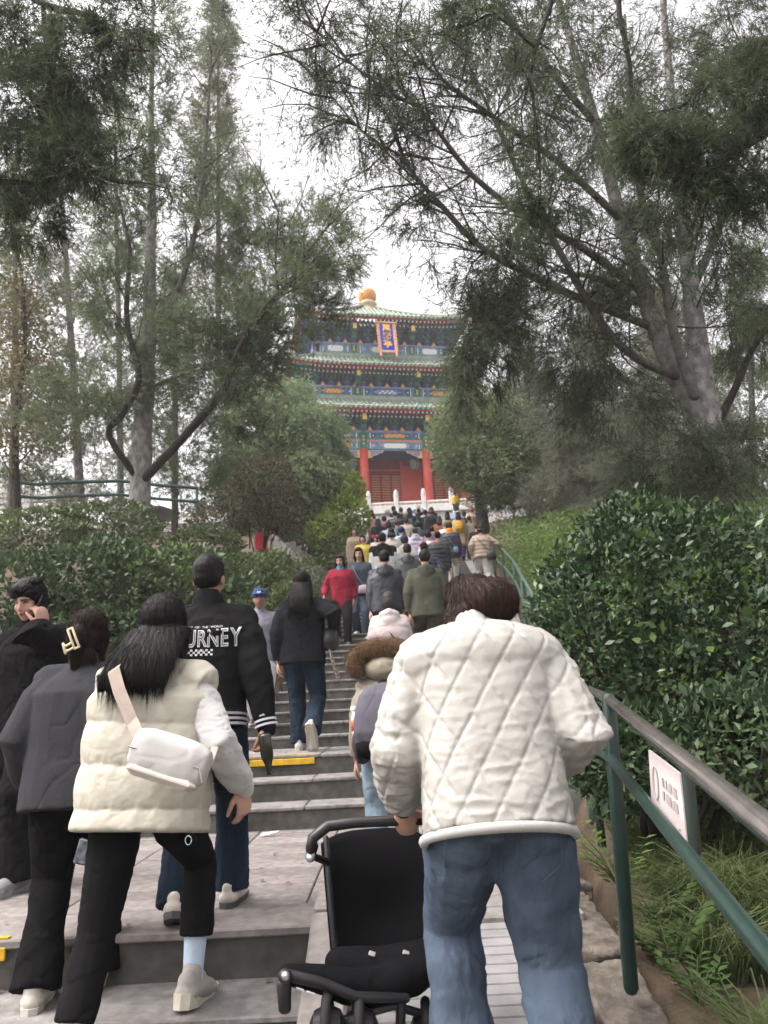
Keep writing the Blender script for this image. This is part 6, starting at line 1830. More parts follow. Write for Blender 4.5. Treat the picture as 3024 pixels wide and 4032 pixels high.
mb = MB(); mb.tube([b9(-.03, .42, -.22), b9(-.03, .46, -.20), b9(.03, .46, -.20), b9(.03, .42, -.22)], .009, n=8); mb.build("grab_loop", cloth('woven', (.03, .03, .035)), bpk, smooth=True)
for sx in (-1, 1): MB().tube([b9(sx * .10, .40, -.18), b9(sx * .13, .44, -.06), b9(sx * .14, .36, .10)], .02, n=8, flat=(1.4, .5)).build("shoulder_strap", cloth('woven', (.02, .02, .022)), bpk, smooth=True)
mb = MB(); mb.tube([b9(-.165, -.09, -.20), b9(-.178, .0, -.20), b9(-.176, .07, -.20)], [.04, .05, .046], n=12, caps=True); mb.build("mesh_pocket", mat("black_mesh", (.045, .035, .04), .8), bpk, smooth=True)
# drink bottle in the side pocket
bl = empty("drink_bottle", tuple(off + b9(-.178, -.05, -.20)), 0, "red-labelled clear drink bottle in the backpack's side pocket", "bottle")
bl.rotation_euler = (R(-12), R(-8), 0)
GL = mat("clear_plastic", (.55, .58, .60), .12, spec=.6)
MB().lathe((0, 0, 0), [(.028, 0), (.031, .01), (.031, .15), (.029, .17), (.016, .215), (.013, .22), (.013, .232)], n=16).build("bottle_body", GL, bl, smooth=True)
MB().lathe((0, 0, 0), [(.0318, .115), (.0318, .165), (.030, .178)], n=16).build("red_label", mat("red_label", (.62, .10, .05), .4, color2=(.70, .25, .15), vscale=30), bl, smooth=True)
MB().lathe((0, 0, 0), [(.0319, .06), (.0319, .115)], n=16).build("pale_label", mat("pale_label", (.62, .58, .50), .4, color2=(.30, .20, .14), vscale=35, sharp=True), bl, smooth=True)
MB().lathe((0, 0, 0), [(.016, .228), (.0165, .23), (.0165, .252), (.014, .254)], n=16).build("cap", mat("white_cap", (.72, .73, .74), .5), bl, smooth=True)
# ------------------------------------------------------------------ people further up the stairs
UP = ((-.09, -.08, 0, 0), (.09, .26, .125, 0)); UP2 = ((-.09, .26, .125, 0), (.09, -.08, 0, 0)); ST_ = ((-.10, .02, 0, 0), (.10, -.02, 0, 0)); DN = ((-.09, .20, -.125, 0), (.09, -.08, 0, 0))
B_HAIR = dict(s='short', c=BLACK_HAIR)
def stairman(label, px, py, d, face=0, feet=UP, girl=False, lean=7, lod=None, group="visitors climbing the stairs", ground=None, h=None, **kw):
    pos, hh = face_front(px, py, d, ground, h)
    lod = lod or ('m' if d < 16 else 'f')
    kw.setdefault('shoe', dict(c=(.05, .05, .05), sole=(.4, .4, .4)))
    return make_person(label, pos, R(face), hh, lean, lod=lod, feet=feet, girl=girl, group=group, **kw)
def jk(c, m='nylon', **k): d = dict(c=c, m=m, w=1.22, d=1.2, hem=-.15, straight=.7, sr=.074, cuff=.05); d.update(k); return d
def pants(c, m='woven', **k): d = dict(c=c, m=m, w=1.1); d.update(k); return d
def shoulder_bag(info, c, label, u=.0, x=.2, y=-.16, size=(.20, .09, .15), strap=True, xs=-.10, m='leather', name="shoulder_bag", back=True, face=0.0):
    rt = Vector(info['root'].location); rm = Matrix.Rotation(info['root'].rotation_euler.z, 3, 'Z'); sp = info['sp']
    c0 = rt + rm @ sp(u, x, y)
    b = empty(name, tuple(c0), info['root'].rotation_euler.z, label, "bag")
    a, w, hgt = size[0] / 2, size[1] / 2, size[2] / 2
    MB().loft([((0, 0, z), (1, 0, 0), (0, 1, 0), a * f, w * f) for z, f in ((-hgt, .75), (-hgt * .85, 1), (0, 1.03), (hgt * .75, .92), (hgt, .6))], n=16, ex=3.2).build("bag_body", cloth(m, c), b, smooth=True)
    if strap:
        sgn = -1 if y < 0 else 1
        P_ = [sp(u, x, y) + Vector((0, 0, hgt * .8)), sp(.22, x * .35 + xs * .4, sgn * .175), sp(.40, xs * .8, sgn * .15), sp(.505, xs, 0)]
        MB().tube([rm @ (p) + rt - c0 if False else (p - sp(u, x, y)) for p in P_], .012, n=6, flat=(1.4, .45)).build("strap", cloth('woven', [q * .8 for q in c]), b, smooth=True)
    return b
def back_pack(info, c, label, size=(.30, .16, .40), u=.24, y=-.22):
    rt = Vector(info['root'].location); rm = Matrix.Rotation(info['root'].rotation_euler.z, 3, 'Z'); sp = info['sp']
    b = empty("backpack", tuple(rt + rm @ sp(u, 0, y)), info['root'].rotation_euler.z, label, "backpack")
    a, w, hg = size[0] / 2, size[1] / 2, size[2] / 2
    s = info['s']
    MB().loft([(s * z, info['X'], info['Y'], a * f, w * f) for z, f in ((-hg, .7), (-hg * .9, .95), (-hg * .2, 1.05), (hg * .5, .95), (hg * .9, .7), (hg, .4))], n=18, ex=2.8).build("pack_body", cloth('nylon', c), b, smooth=True)
    MB().loft([(s * z - info['Y'] * (w * .9), info['X'], info['Y'], a * f * .75, .035) for z, f in ((-hg * .8, .8), (-hg * .6, 1), (-hg * .1, 1), (0, .8))], n=14, ex=2.8).build("front_pocket", cloth('nylon', [q * .85 for q in c]), b, smooth=True)
    for sg_ in (-1, 1): MB().tube([sp(u + .17, sg_ * .09, y + .05) - sp(u, 0, y), sp(.50, sg_ * .10, -.02) - sp(u, 0, y), sp(.40, sg_ * .12, .14) - sp(u, 0, y)], .02, n=6, flat=(1.3, .5)).build("shoulder_strap", cloth('nylon', [q * .6 for q in c]), b, smooth=True)
    return b

# middle distance
q = stairman("man in a blue baseball cap and grey windbreaker coming down", 1028, 2290, 8.9, 178, DN, lean=3, nod=6, turn=8, skin=(.26, .14, .10), tops=[jk((.15, .15, .185), 'satin', collar=.03, fold=.01)], bot=pants((.50, .52, .56)), hair=dict(s='short', c=(.02, .02, .02)), lod='m', group="visitors coming down the stairs")
hp = q['hp']; cap = MB(); cap.ell(hp(0, -.005, .055), (.088, .104, .078)); C_ = MB()
C_.loft([(hp(0, .10, .062), q['hm'] @ Vector((1, 0, 0)), q['hm'] @ Vector((0, .95, -.25)), .070, .055), (hp(0, .10, .072), q['hm'] @ Vector((1, 0, 0)), q['hm'] @ Vector((0, .95, -.25)), .072, .058)], n=18, ex=2.2)
queue("cap_crown", q['root'], [(cap, .012)], cloth('woven', (.03, .055, .13)), None, smooth=3)
C_.build("cap_peak", cloth('woven', (.035, .065, .15)), q['root'], smooth=True)
cu = bpy.data.curves.new("badge", 'FONT'); cu.body = "NY"; cu.size = .030; cu.extrude = .002; cu.align_x = 'CENTER'; cu.offset = .002
tmp = bpy.data.objects.new("badge", cu); COL.objects.link(tmp); me = bpy.data.meshes.new_from_object(tmp.evaluated_get(bpy.context.evaluated_depsgraph_get())); bpy.data.objects.remove(tmp); me.materials.clear()
bd_ = link_mesh("cap_badge", me, cloth('knit', (.6, .62, .65)), q['root']); bd_.location = hp(0, .104, .068); bd_.rotation_euler = (R(72), 0, math.pi + R(8))

q = stairman("long-haired woman in a black hooded jacket and dark jeans, one foot raised", 1190, 2262, 7.95, -3, ((-.07, .06, 0, 0), (.10, -.26, .12, 62)), True, lean=4, ground=.52, lod='n', nod=2, tops=[jk((.014, .015, .018), 'woven', hood=True, hem=-.10, w=1.3, sr=.085, fold=.009)], bot=pants(DENIM_D, 'denim', w=1.1, cuff=.08), shoe=dict(c=(.42, .41, .40), sole=(.40, .37, .31), th=.03),
    hands=((-.24, .0, -.06), (.30, .04, .24)), poles=(None, (.6, -.9, -.2)), hair=dict(s='long', c=(.016, .014, .014), len=.30, back=.19, wide=1.12, vol=1.05), skin=(.45, .27, .19))
shoulder_bag(q, (.018, .017, .018), "black shoulder bag at the right side of the jeans woman", .12, .27, .02, (.16, .22, .22), False)
fx = MB(); p0 = q['sp'](.08, .25, -.03)     # printed scarf hanging from her arm
fx.tube([p0, p0 + Vector((.04, -.02, -.16)), p0 + Vector((.09, -.03, -.33))], [.03, .045, .055], n=10, flat=(1.2, .35))
fo = fx.build("scarf", mat("printed_scarf", (.10, .085, .075), .9, color2=(.38, .33, .30), vscale=40, sharp=True), None, smooth=True)
fo.location = q['root'].location; fo.rotation_euler = q['root'].rotation_euler; tag(fo, "mottled scarf hanging from the jeans woman's arm", "scarf")

q = stairman("grey-haired woman in a pale pink padded jacket behind the fur hood", 1528, 2330, 7.9, 0, ((-.09, -.05, 0, 0), (.09, .1, 0, 0)), True, lean=10, ground=.52, lod='m', tops=[jk((.50, .43, .42), 'nylon', w=1.35, d=1.4, hood=True, puff=(.012, .11), hem=-.12)], bot=pants((.05, .05, .055)), hair=dict(s='bun', c=(.045, .043, .045), at=(0, -.10, -.01), r=(.04, .035, .04)), skin=(.4, .25, .18))
shoulder_bag(q, (.05, .05, .055), "small dark bag slung across the pale pink padded jacket", -.05, .16, -.20, (.16, .07, .13), True, -.05)
q = stairman("man in an olive green hooded jacket and brown corduroy trousers", 1672, 2162, 10.5, 0, UP2, lean=5, tops=[jk((.065, .070, .053), 'woven', hood=True, w=1.32, d=1.3, hem=-.14, sr=.085)], bot=pants((.060, .050, .036), 'woven', w=1.25), hair=B_HAIR, lod='m', hands=((-.25, .02, -.06), (.27, .0, -.08)), skin=(.42, .25, .18))
q = stairman("man in a navy hooded shell jacket beside the olive jacket", 1512, 2165, 10.9, 2, UP, lean=6, tops=[jk((.030, .033, .044), 'nylon', hood=True, w=1.25, hem=-.12)], bot=pants((.018, .019, .026), 'denim'), hair=B_HAIR, lod='m')
q = stairman("woman in a crimson coat holding the rail coming down", 1338, 2164, 13.2, 182, DN, True, lean=2, nod=14, turn=-14, tops=[dict(c=(.03, .18, .34), m='nylon', w=.8, d=.95, hem=.36, collar=.03, collar_r=.08, name='blue_collar', sleeves=None), jk((.25, .020, .042), 'woven', w=1.18, hem=-.26, sr=.07, collar=.0)], bot=pants((.018, .018, .02)), hair=dict(s='bob', c=BLACK_HAIR, len=.06), hands=((-.22, .02, -.04), (.31, .16, .02)), lod='m', group="visitors coming down the stairs")
q = stairman("woman in a dark denim jacket with a pale crossbody bag coming down", 1412, 2138, 13.9, 178, DN, True, lean=2, nod=12, tops=[jk((.050, .060, .082), 'denim', w=1.15, hem=-.08)], bot=pants((.045, .060, .085), 'denim', w=1.2), shoe=dict(c=(.6, .6, .6)), hair=dict(s='bob', c=BLACK_HAIR, len=.16, wide=1.05), lod='m', group="visitors coming down the stairs")
shoulder_bag(q, (.40, .33, .36), "pale pink crossbody bag on the dark denim jacket", .02, -.10, .19, (.24, .08, .15), True, .12)
q = stairman("man in a charcoal hooded jacket left of the olive jacket", 1603, 2138, 13.2, 0, UP2, lean=8, tops=[jk((.040, .042, .048), 'nylon', hood=True, w=1.25)], bot=pants((.03, .03, .034)), hair=dict(s='short', c=(.02, .02, .02)), lod='m')
q = stairman("man in a dark navy padded jacket right of the olive jacket", 1668, 2128, 14.3, -2, UP, lean=12, tops=[jk((.020, .024, .045), 'nylon', puff=(.016, .09), w=1.3, d=1.3)], bot=pants((.02, .02, .03)), shoe=dict(c=(.65, .65, .65)), hands=((-.25, .02, -.05), (.36, .10, -.02)), hair=B_HAIR, skin=(.42, .23, .18), lod='m')
q = stairman("young man in a white jacket with black hood and shoulders", 1505, 2096, 15.3, 3, UP, lean=6, tops=[jk((.58, .58, .58), 'woven', w=1.25), dict(c=(.02, .02, .02), m='woven', w=1.26, d=1.28, hem=.30, straight=.8, sleeves=False, hood=True, name='black_yoke')], bot=pants((.22, .22, .23)), hair=B_HAIR, lod='m')
q = stairman("person in a plain white jacket with knitted cap behind the charcoal hood", 1592, 2106, 15.6, 0, UP2, True, lean=8, tops=[jk((.60, .60, .61), 'woven', hood=True)], bot=pants((.1, .1, .12)), hair=dict(s='short', c=(.045, .045, .05), vol=1.08))
shoulder_bag(q, (.05, .05, .06), "thin dark bag strapped across the plain white jacket", .02, -.12, -.19, (.14, .06, .12), True, .10)
q = stairman("person with a dark cap in a white and pink jacket", 1684, 2086, 17.4, -4, UP, True, lean=10, tops=[jk((.60, .58, .62), 'nylon', w=1.25), dict(c=(.55, .16, .26), m='nylon', w=1.27, d=1.24, hem=-.12, straight=.7, sleeves=False, name='pink_gilet')], bot=pants((.2, .2, .22)), hair=dict(s='short', c=(.02, .02, .025), vol=1.06))
q = stairman("woman in a tan padded jacket gripping the right handrail", 1890, 2060, 18.4, -6, UP2, True, lean=12, tops=[jk((.30, .225, .175), 'nylon', w=1.32, d=1.3, puff=(.014, .10), hem=-.10)], bot=pants((.60, .59, .56), 'woven', w=1.3), hair=dict(s='bob', c=(.025, .02, .018), len=.05), hands=((-.24, .02, .0), (.48, .22, .12)), skin=(.42, .25, .19))
shoulder_bag(q, (.018, .018, .02), "black bucket bag hanging at the tan jacket's hip", -.08, .20, -.16, (.22, .12, .22), True, -.12)
q = stairman("man in a black padded jacket with an orange collar", 1768, 2054, 18.9, -3, UP, lean=8, tops=[jk((.022, .026, .034), 'nylon', puff=(.016, .085), w=1.3, d=1.3), dict(c=(.75, .27, .03), m='knit', w=1.0, d=1.1, hem=.44, sleeves=None, collar=.06, collar_r=.095, name='orange_collar')], bot=pants((.50, .46, .42)), shoe=dict(c=(.6, .6, .6)), hair=dict(s='short', c=(.05, .018, .014), vol=1.06))
shoulder_bag(q, (.16, .20, .32), "slim blue strap bag across the orange-collared jacket", .0, .12, -.20, (.12, .06, .14), True, -.10)
q = stairman("woman in a lilac padded jacket", 1634, 2074, 18.9, 0, UP2, True, lean=8, tops=[jk((.40, .36, .46), 'nylon', puff=(.016, .12), w=1.35, d=1.35, hood=True)], bot=pants((.1, .1, .12)), hair=dict(s='short', c=(.06, .055, .06), vol=1.06))
q = stairman("person in a navy bucket hat with a blue backpack", 1580, 2072, 19.4, 2, UP, True, lean=8, tops=[jk((.58, .57, .56), 'woven')], bot=pants((.1, .1, .14)), hair=dict(s='short', c=(.03, .035, .10), vol=1.16))
back_pack(q, (.03, .17, .46), "bright blue backpack under the navy bucket hat")
q = stairman("woman in a mustard yellow jacket coming down by the shrubs", 1428, 2092, 18.5, 176, DN, True, lean=2, nod=6, tops=[jk((.60, .46, .10), 'woven', w=1.25)], bot=pants((.12, .11, .11)), hair=dict(s='pony', c=BLACK_HAIR), skin=(.56, .34, .25), group="visitors coming down the stairs")
q = stairman("person in a shaggy beige coat standing behind the mustard jacket", 1395, 2082, 20.5, 175, ST_, True, lean=0, tops=[jk((.30, .235, .17), 'fur', w=1.35, d=1.3, hem=-.25, hood=True)], bot=pants((.15, .13, .12)), hair=dict(s='bob', c=(.06, .04, .03), len=.10), group="visitors coming down the stairs")
q = stairman("girl with a red and white headband facing down the stairs", 1474, 2064, 22, 180, ST_, True, lean=0, h=1.18, tops=[jk((.62, .50, .52), 'woven', w=1.15)], bot=pants((.1, .12, .25)), hair=dict(s='bob', c=BLACK_HAIR, len=.12), skin=(.62, .40, .31), group="visitors coming down the stairs")
hb_ = MB()
for sx in (-1, 1): hb_.ell(q['hp'](sx * .075, .0, .10), (.05, .04, .05))
hb_.tube([q['hp'](-.08, 0, .05), q['hp'](0, 0, .11), q['hp'](.08, 0, .05)], .018, n=8); hb_.build("red_headband", cloth('knit', (.60, .03, .03)), q['root'], smooth=True)
# upper crowd
CR = "crowd near the top of the stairs"
crowd = [
    ("dark-coated woman behind the girl with the headband", 1490, 2040, 23.5, 8, True, (.02, .02, .022), 'woven', (.03, .03, .03), dict(s='long', c=BLACK_HAIR), {}),
    ("woman in a salmon pink coat at the left of the crowd", 1474, 1992, 27, 60, True, (.56, .36, .32), 'woven', (.4, .3, .28), dict(s='long', c=(.05, .03, .02), len=.2), {}),
    ("woman in a long pale lavender coat and white hat", 1524, 2002, 25.5, -5, True, (.42, .42, .52), 'woven', (.60, .60, .62), dict(s='short', c=(.66, .65, .62), vol=1.14), dict(hem=-.42)),
    ("man with a shaved neck in a dark navy jacket", 1549, 1988, 28, 0, False, (.025, .03, .05), 'woven', (.03, .03, .04), B_HAIR, {}),
    ("man in a black jacket below the navy jacket", 1556, 2006, 25.2, 5, False, (.016, .018, .024), 'nylon', (.03, .03, .04), dict(s='short', c=(.03, .02, .016)), {}),
    ("person in a dark coat and pale cap in mid crowd", 1578, 1996, 28.5, 0, True, (.02, .022, .03), 'woven', (.03, .03, .04), dict(s='short', c=(.06, .06, .06)), {}),
    ("woman in a beige ribbed jacket", 1598, 2032, 23.4, 0, True, (.42, .36, .31), 'knit', (.05, .05, .06), dict(s='pony', c=BROWN_HAIR), {}),
    ("long-haired woman in a black leather jacket", 1612, 1992, 26.4, 4, True, (.014, .016, .02), 'leather', (.02, .02, .03), dict(s='long', c=BLACK_HAIR, len=.3), {}),
    ("person in a light blue shirt holding a phone aloft", 1648, 2000, 28.6, 0, True, (.42, .55, .68), 'woven', (.3, .4, .5), dict(s='short', c=BROWN_HAIR), dict(raise_=True)),
    ("man in black lifting both arms to photograph", 1672, 2006, 27.4, -5, False, (.016, .017, .02), 'woven', (.02, .02, .03), B_HAIR, {}),
    ("woman with auburn hair in a black padded coat", 1698, 1988, 25.0, 0, True, (.012, .013, .014), 'fur', (.02, .02, .02), dict(s='long', c=(.09, .028, .022), len=.10), dict(hem=-.3, w=1.45)),
    ("broad person in a charcoal hooded anorak", 1644, 2052, 21.2, 0, False, (.030, .033, .040), 'nylon', (.03, .03, .04), dict(s='short', c=(.035, .038, .045), vol=1.2), dict(w=1.45, hood=True)),
    ("person in a white fleece left of the tan skirt", 1748, 2050, 21.8, -8, True, (.62, .58, .54), 'fur', (.5, .45, .4), dict(s='short', c=(.3, .28, .26)), {}),
    ("woman in a beige coat with white headscarf and purple trousers", 1803, 2014, 24.6, -3, True, (.50, .38, .24), 'woven', (.14, .07, .22), dict(s='bob', c=(.02, .02, .025), len=.16), dict(hem=-.34)),
    ("man in a blue jacket carrying the child on his shoulders", 1800, 1995, 27.8, 0, False, (.26, .33, .52), 'woven', (.06, .08, .16), B_HAIR, {}),
    ("woman in a pale peach coat with raised hand at the right", 1862, 1990, 27.2, 20, True, (.58, .44, .37), 'woven', (.35, .33, .25), dict(s='bob', c=(.40, .22, .17), len=.06), dict(hem=-.3)),
    ("person in a cream coat at the right of the crowd", 1846, 2030, 24.8, -5, True, (.48, .42, .34), 'woven', (.10, .13, .16), dict(s='short', c=(.08, .06, .05)), dict(hem=-.28)),
    ("man in a dark coat behind the tan padded jacket", 1876, 2060, 20.6, 0, False, (.022, .022, .026), 'woven', (.03, .03, .03), dict(s='short', c=(.10, .045, .025)), {}),
    ("man in a grey hooded sweatshirt climbing mid stairs", 1700, 2070, 20.2, 0, False, (.22, .22, .235), 'knit', (.04, .045, .06), B_HAIR, dict(hood=True)),
    ("woman in a rust brown jacket among the upper crowd", 1730, 2030, 22.8, 4, True, (.24, .10, .055), 'woven', (.03, .03, .035), dict(s='long', c=BROWN_HAIR, len=.2), {}),
    ("man in a dark teal jacket with a cap among the upper crowd", 1560, 2045, 22.0, -4, False, (.03, .07, .08), 'nylon', (.04, .04, .045), dict(s='short', c=(.10, .10, .10), vol=1.08), {}),
    ("woman in a pale blue knit left of the beige ribbed jacket", 1530, 2052, 21.6, 3, True, (.33, .40, .50), 'knit', (.30, .30, .32), dict(s='pony', c=BLACK_HAIR), {}),
    ("man in a black down jacket with white sneakers", 1722, 2090, 17.0, -3, False, (.018, .019, .022), 'nylon', (.12, .12, .14), B_HAIR, dict(puff=(.016, .1), w=1.35)),
    ("woman in a cream short jacket behind the young man in white and black", 1542, 2078, 17.8, 4, True, (.48, .45, .39), 'woven', (.06, .07, .10), dict(s='bob', c=BLACK_HAIR, len=.12), {}),
    ("man in a burgundy sweater near the left balustrade", 1512, 2030, 24.4, 0, False, (.14, .03, .035), 'knit', (.03, .03, .04), B_HAIR, {}),
    ("woman in a khaki trench coat high on the stairs", 1760, 2012, 26.0, -4, True, (.30, .25, .17), 'woven', (.05, .05, .05), dict(s='long', c=BLACK_HAIR, len=.22), dict(hem=-.36)),
    ("person in a white baseball cap high on the stairs", 1596, 2012, 26.0, 0, False, (.10, .10, .12), 'woven', (.05, .05, .06), dict(s='short', c=(.60, .60, .58), vol=1.08), {}),
    ("man in a navy sweatshirt high on the right of the stairs", 1826, 2012, 26.4, -6, False, (.03, .04, .085), 'knit', (.06, .07, .09), B_HAIR, {}),
]
CI = {}
for n_, (lb, px, py, d, fc, girl, c, m, pc, hr, ex) in enumerate(crowd):
    ex = dict(ex); kw = {}
    if ex.pop('raise_', False): kw = dict(hands=((-.10, .16, .80), (.12, .16, .82)), poles=((-1, 0, -.2), (1, 0, -.2)))
    if "both arms" in lb: kw = dict(hands=((-.06, .22, .72), (.16, .20, .74)), poles=((-1, 0, -.2), (1, 0, -.2)))
    if "raised hand" in lb: kw = dict(hands=((-.24, .05, .0), (.16, .05, .70)))
    CI[lb] = stairman(lb, px, py, d, fc, UP if n_ % 2 else UP2, girl, 6, tops=[jk(c, m, **ex)], bot=pants(pc), hair=hr, group=CR, **kw)
q = CI["woman in a beige coat with white headscarf and purple trousers"]
back_pack(q, (.66, .36, .03), "mustard yellow backpack on the beige coat", (.28, .16, .36))
sc_ = MB(); sc_.tube([q['hp'](-.09, -.02, .08), q['hp'](0, -.05, .13), q['hp'](.09, -.02, .08)], .035, n=8); sc_.build("white_headscarf", cloth('woven', (.66, .66, .64)), q['root'], smooth=True)
q = CI["broad person in a charcoal hooded anorak"]
back_pack(q, (.028, .030, .036), "charcoal backpack on the hooded anorak", (.34, .18, .46))
q = CI["person in a light blue shirt holding a phone aloft"]
_w = Vector(q['root'].location) + (q['wri'][0] + q['wri'][1]) / 2 + Vector((0, .02, .10))
o = MB().box((0, 0, 0), (.16, .012, .09), bevel=.004).build("phone", mat("lit_phone_face", (.62, .60, .48), .3)); o.location = _w; tag(o, "pale phone held above the crowd before the pavilion doors", "phone")
# child on shoulders
q = CI["man in a blue jacket carrying the child on his shoulders"]
hpv = Vector(q['root'].location) + q['hc']
pos = (hpv.x - .02, hpv.y - .04, hpv.z - .36)
make_person("small child in a mustard yellow coat riding on shoulders", pos, R(0), 1.02, 4, lod='f', feet=((-.12, .16, .16, 0), (.12, .16, .16, 0)), drop=.12, girl=True, tops=[jk((.66, .38, .03), 'nylon', w=1.4, d=1.4, puff=(.01, .07), hood=True, hem=-.06)], bot=pants((.42, .52, .64)), shoe=dict(c=(.4, .4, .45)), hair=B_HAIR, group=CR, skin=(.6, .38, .29))
# side flight
SF = "people on the side flight"
def sideman(label, px, py, d, face, h, **kw):
    p = at(px, py, d); make_person(label, (p.x, d, p.z - h), R(face), h, 4, lod='f', feet=ST_, group=SF, shoe=dict(c=(.05, .05, .05)), **kw)
sideman("man in a slate coat behind the side flight railing", 1225, 2088, 26.5, -80, 1.72, girl=False, tops=[jk((.07, .08, .105), 'woven', hem=-.24)], bot=pants((.16, .19, .20)), hair=dict(s='short', c=(.02, .02, .02)))
sideman("person in a vivid red hooded coat above the side flight wall", 1028, 2070, 25.5, 30, 1.55, girl=True, tops=[jk((.70, .03, .05), 'nylon', w=1.4, hood=True)], bot=pants((.1, .1, .1)), hair=dict(s='short', c=(.70, .035, .055), vol=1.2))
sideman("woman in a camel coat right of the vivid red hood", 1092, 2085, 25.5, 20, 1.58, girl=True, tops=[jk((.33, .22, .12), 'woven', w=1.2)], bot=pants((.1, .08, .07)), hair=dict(s='bob', c=(.20, .13, .07), len=.08))
sideman("person in a dull maroon jacket leaning over the side flight wall", 1130, 2120, 25.0, -60, 1.58, girl=True, tops=[jk((.10, .045, .045), 'woven')], bot=pants((.05, .05, .05)), hair=dict(s='bob', c=(.03, .02, .02), len=.08))
sideman("person with a green bag low on the side flight", 1172, 2146, 24.6, 120, 1.55, girl=True, tops=[jk((.06, .05, .05), 'woven')], bot=pants((.05, .05, .06)), hair=dict(s='short', c=(.03, .02, .02)))
_g = at(1212, 2215, 24.2)
gb = MB().loft([((0, 0, z), (1, 0, 0), (0, 1, 0), a, b) for z, a, b in ((-.2, .12, .07), (-.18, .16, .09), (0, .15, .09), (.18, .09, .05), (.2, .05, .03))], n=14, ex=2.8).build("carrier_bag", cloth('nylon', (.22, .34, .20)), None, smooth=True)
gb.location = _g; gb.rotation_euler = (0, R(-25), 0); tag(gb, "pale green carrier bag beside the slate coat", "bag")
# ------------------------------------------------------------------ stroller
ST = empty("stroller", (-.05, 2.95, -.30), 0, "black folding stroller pushed up the ribbed ramp", "stroller")
BLKF = mat("black_canvas", (.008, .008, .009), .95, bump=.2, bscale=200, spec=.02); BLKP = mat("black_plastic", (.014, .014, .016), .4, spec=.4, bump=.05, bscale=60); ALU = mat("brushed_aluminium", (.62, .63, .65), .3, metal=.9); GRIP = mat("black_foam_grip", (.012, .012, .013), .38, spec=.5)
def W_(px, py, d): return at(px, py, d)
# back panel: curved fabric between four corners
tl, tr, br_, bl_ = W_(1262, 3290, 2.98), W_(1672, 3262, 2.98), W_(1752, 3800, 2.90), W_(1308, 3835, 2.90)
vs, fs = [], []
NU, NV = 14, 18
for j in range(NV):
    for i in range(NU):
        u, v = i / (NU - 1), j / (NV - 1)
        p = (tl * (1 - u) + tr * u) * (1 - v) + (bl_ * (1 - u) + br_ * u) * v
        rd = .03 * ((2 * u - 1) ** 4) if v < .12 else 0
        p = p + Vector((0, .05 * (1 - (2 * u - 1) ** 2) - .02 * math.sin(v * 7) * math.sin(u * 3.1), -rd))
        vs.append(p)
for j in range(NV - 1):
    for i in range(NU - 1): a = j * NU + i; fs.append((a, a + 1, a + NU + 1, a + NU))
back = [v + Vector((0, .035, 0)) for v in vs]; n0 = len(vs)
fs2 = [tuple(q + n0 for q in f[::-1]) for f in fs]
rim = [i for i in range(NU)] + [NU * (j + 1) - 1 for j in range(1, NV)] + [NU * (NV - 1) + i for i in range(NU - 2, -1, -1)] + [NU * j for j in range(NV - 2, 0, -1)]
fs3 = [(rim[q], n0 + rim[q], n0 + rim[(q + 1) % len(rim)], rim[(q + 1) % len(rim)]) for q in range(len(rim))]
MB().add(vs + back, fs + fs2 + fs3).build("backrest_fabric", BLKF, ST, smooth=True, world=True)
# handlebar with foam grip
hb = [W_(1222, 3345, 2.80), W_(1232, 3300, 2.80), W_(1290, 3252, 2.82), W_(1400, 3238, 2.83), W_(1560, 3232, 2.84), W_(1700, 3228, 2.85)]
MB().tube(hb, [.017, .019, .0195, .0185, .0175, .0175], n=12).build("handlebar_grip", GRIP, ST, smooth=True, world=True)
MB().tube([W_(1690, 3232, 2.85), W_(1720, 3245, 2.86), W_(1735, 3300, 2.88)], .0165, n=12).build("handlebar_end", GRIP, ST, smooth=True, world=True)
mb = MB()
mb.tube([W_(1240, 3330, 2.82), W_(1228, 3370, 2.84), W_(1290, 3395, 2.92)], .013, n=10); mb.build("handle_bracket", BLKP, ST, smooth=True, world=True)
mb = MB(); mb.tube([W_(1222, 3362, 2.82), W_(1222, 3378, 2.80)], .016, n=14); mb.ell(W_(1222, 3376, 2.80), (.012, .006, .012)); mb.build("fold_button", ALU, ST, smooth=True, world=True)
# side frame tubes
MB().tube([W_(1690, 3300, 2.88), W_(1732, 3520, 2.84), W_(1768, 3760, 2.80), W_(1796, 3960, 2.78)], .0085, n=10).build("frame_tube", ALU, ST, smooth=True, world=True)
MB().tube([W_(1680, 3290, 2.92), W_(1722, 3540, 2.88), W_(1764, 3800, 2.84), W_(1772, 4060, 2.82)], .012, n=10).build("frame_tube", BLKP, ST, smooth=True, world=True)
MB().tube([W_(1284, 3300, 2.96), W_(1302, 3560, 2.92), W_(1330, 3830, 2.88)], .011, n=10).build("frame_tube", BLKP, ST, smooth=True, world=True)
# sagging storage basket and rear cross beam
mb = MB()
bp_ = [(1130, 3835, 2.66, .030), (1250, 3850, 2.68, .040), (1380, 3885, 2.70, .052), (1500, 3890, 2.74, .060), (1620, 3850, 2.78, .058), (1720, 3790, 2.82, .040)]
mb.tube([W_(p[0], p[1], p[2]) for p in bp_], [p[3] for p in bp_], n=14)
mb.tube([W_(1330, 3790, 2.86), W_(1480, 3830, 2.84), W_(1640, 3800, 2.84), W_(1745, 3740, 2.86)], [.05, .075, .075, .05], n=14)
queue("storage_basket", ST, [(MB().add([Vector(v) - ST.location for v in mb.v], mb.f), .009)], BLKF, [folds(.006, 41, (14, 10, 16))], smooth=4)
MB().tube([W_(1122, 3838, 2.60), W_(1260, 3868, 2.62), W_(1400, 3925, 2.64), W_(1600, 3930, 2.70)], [.018, .017, .016, .014], n=12).build("rear_crossbar", BLKP, ST, smooth=True, world=True)
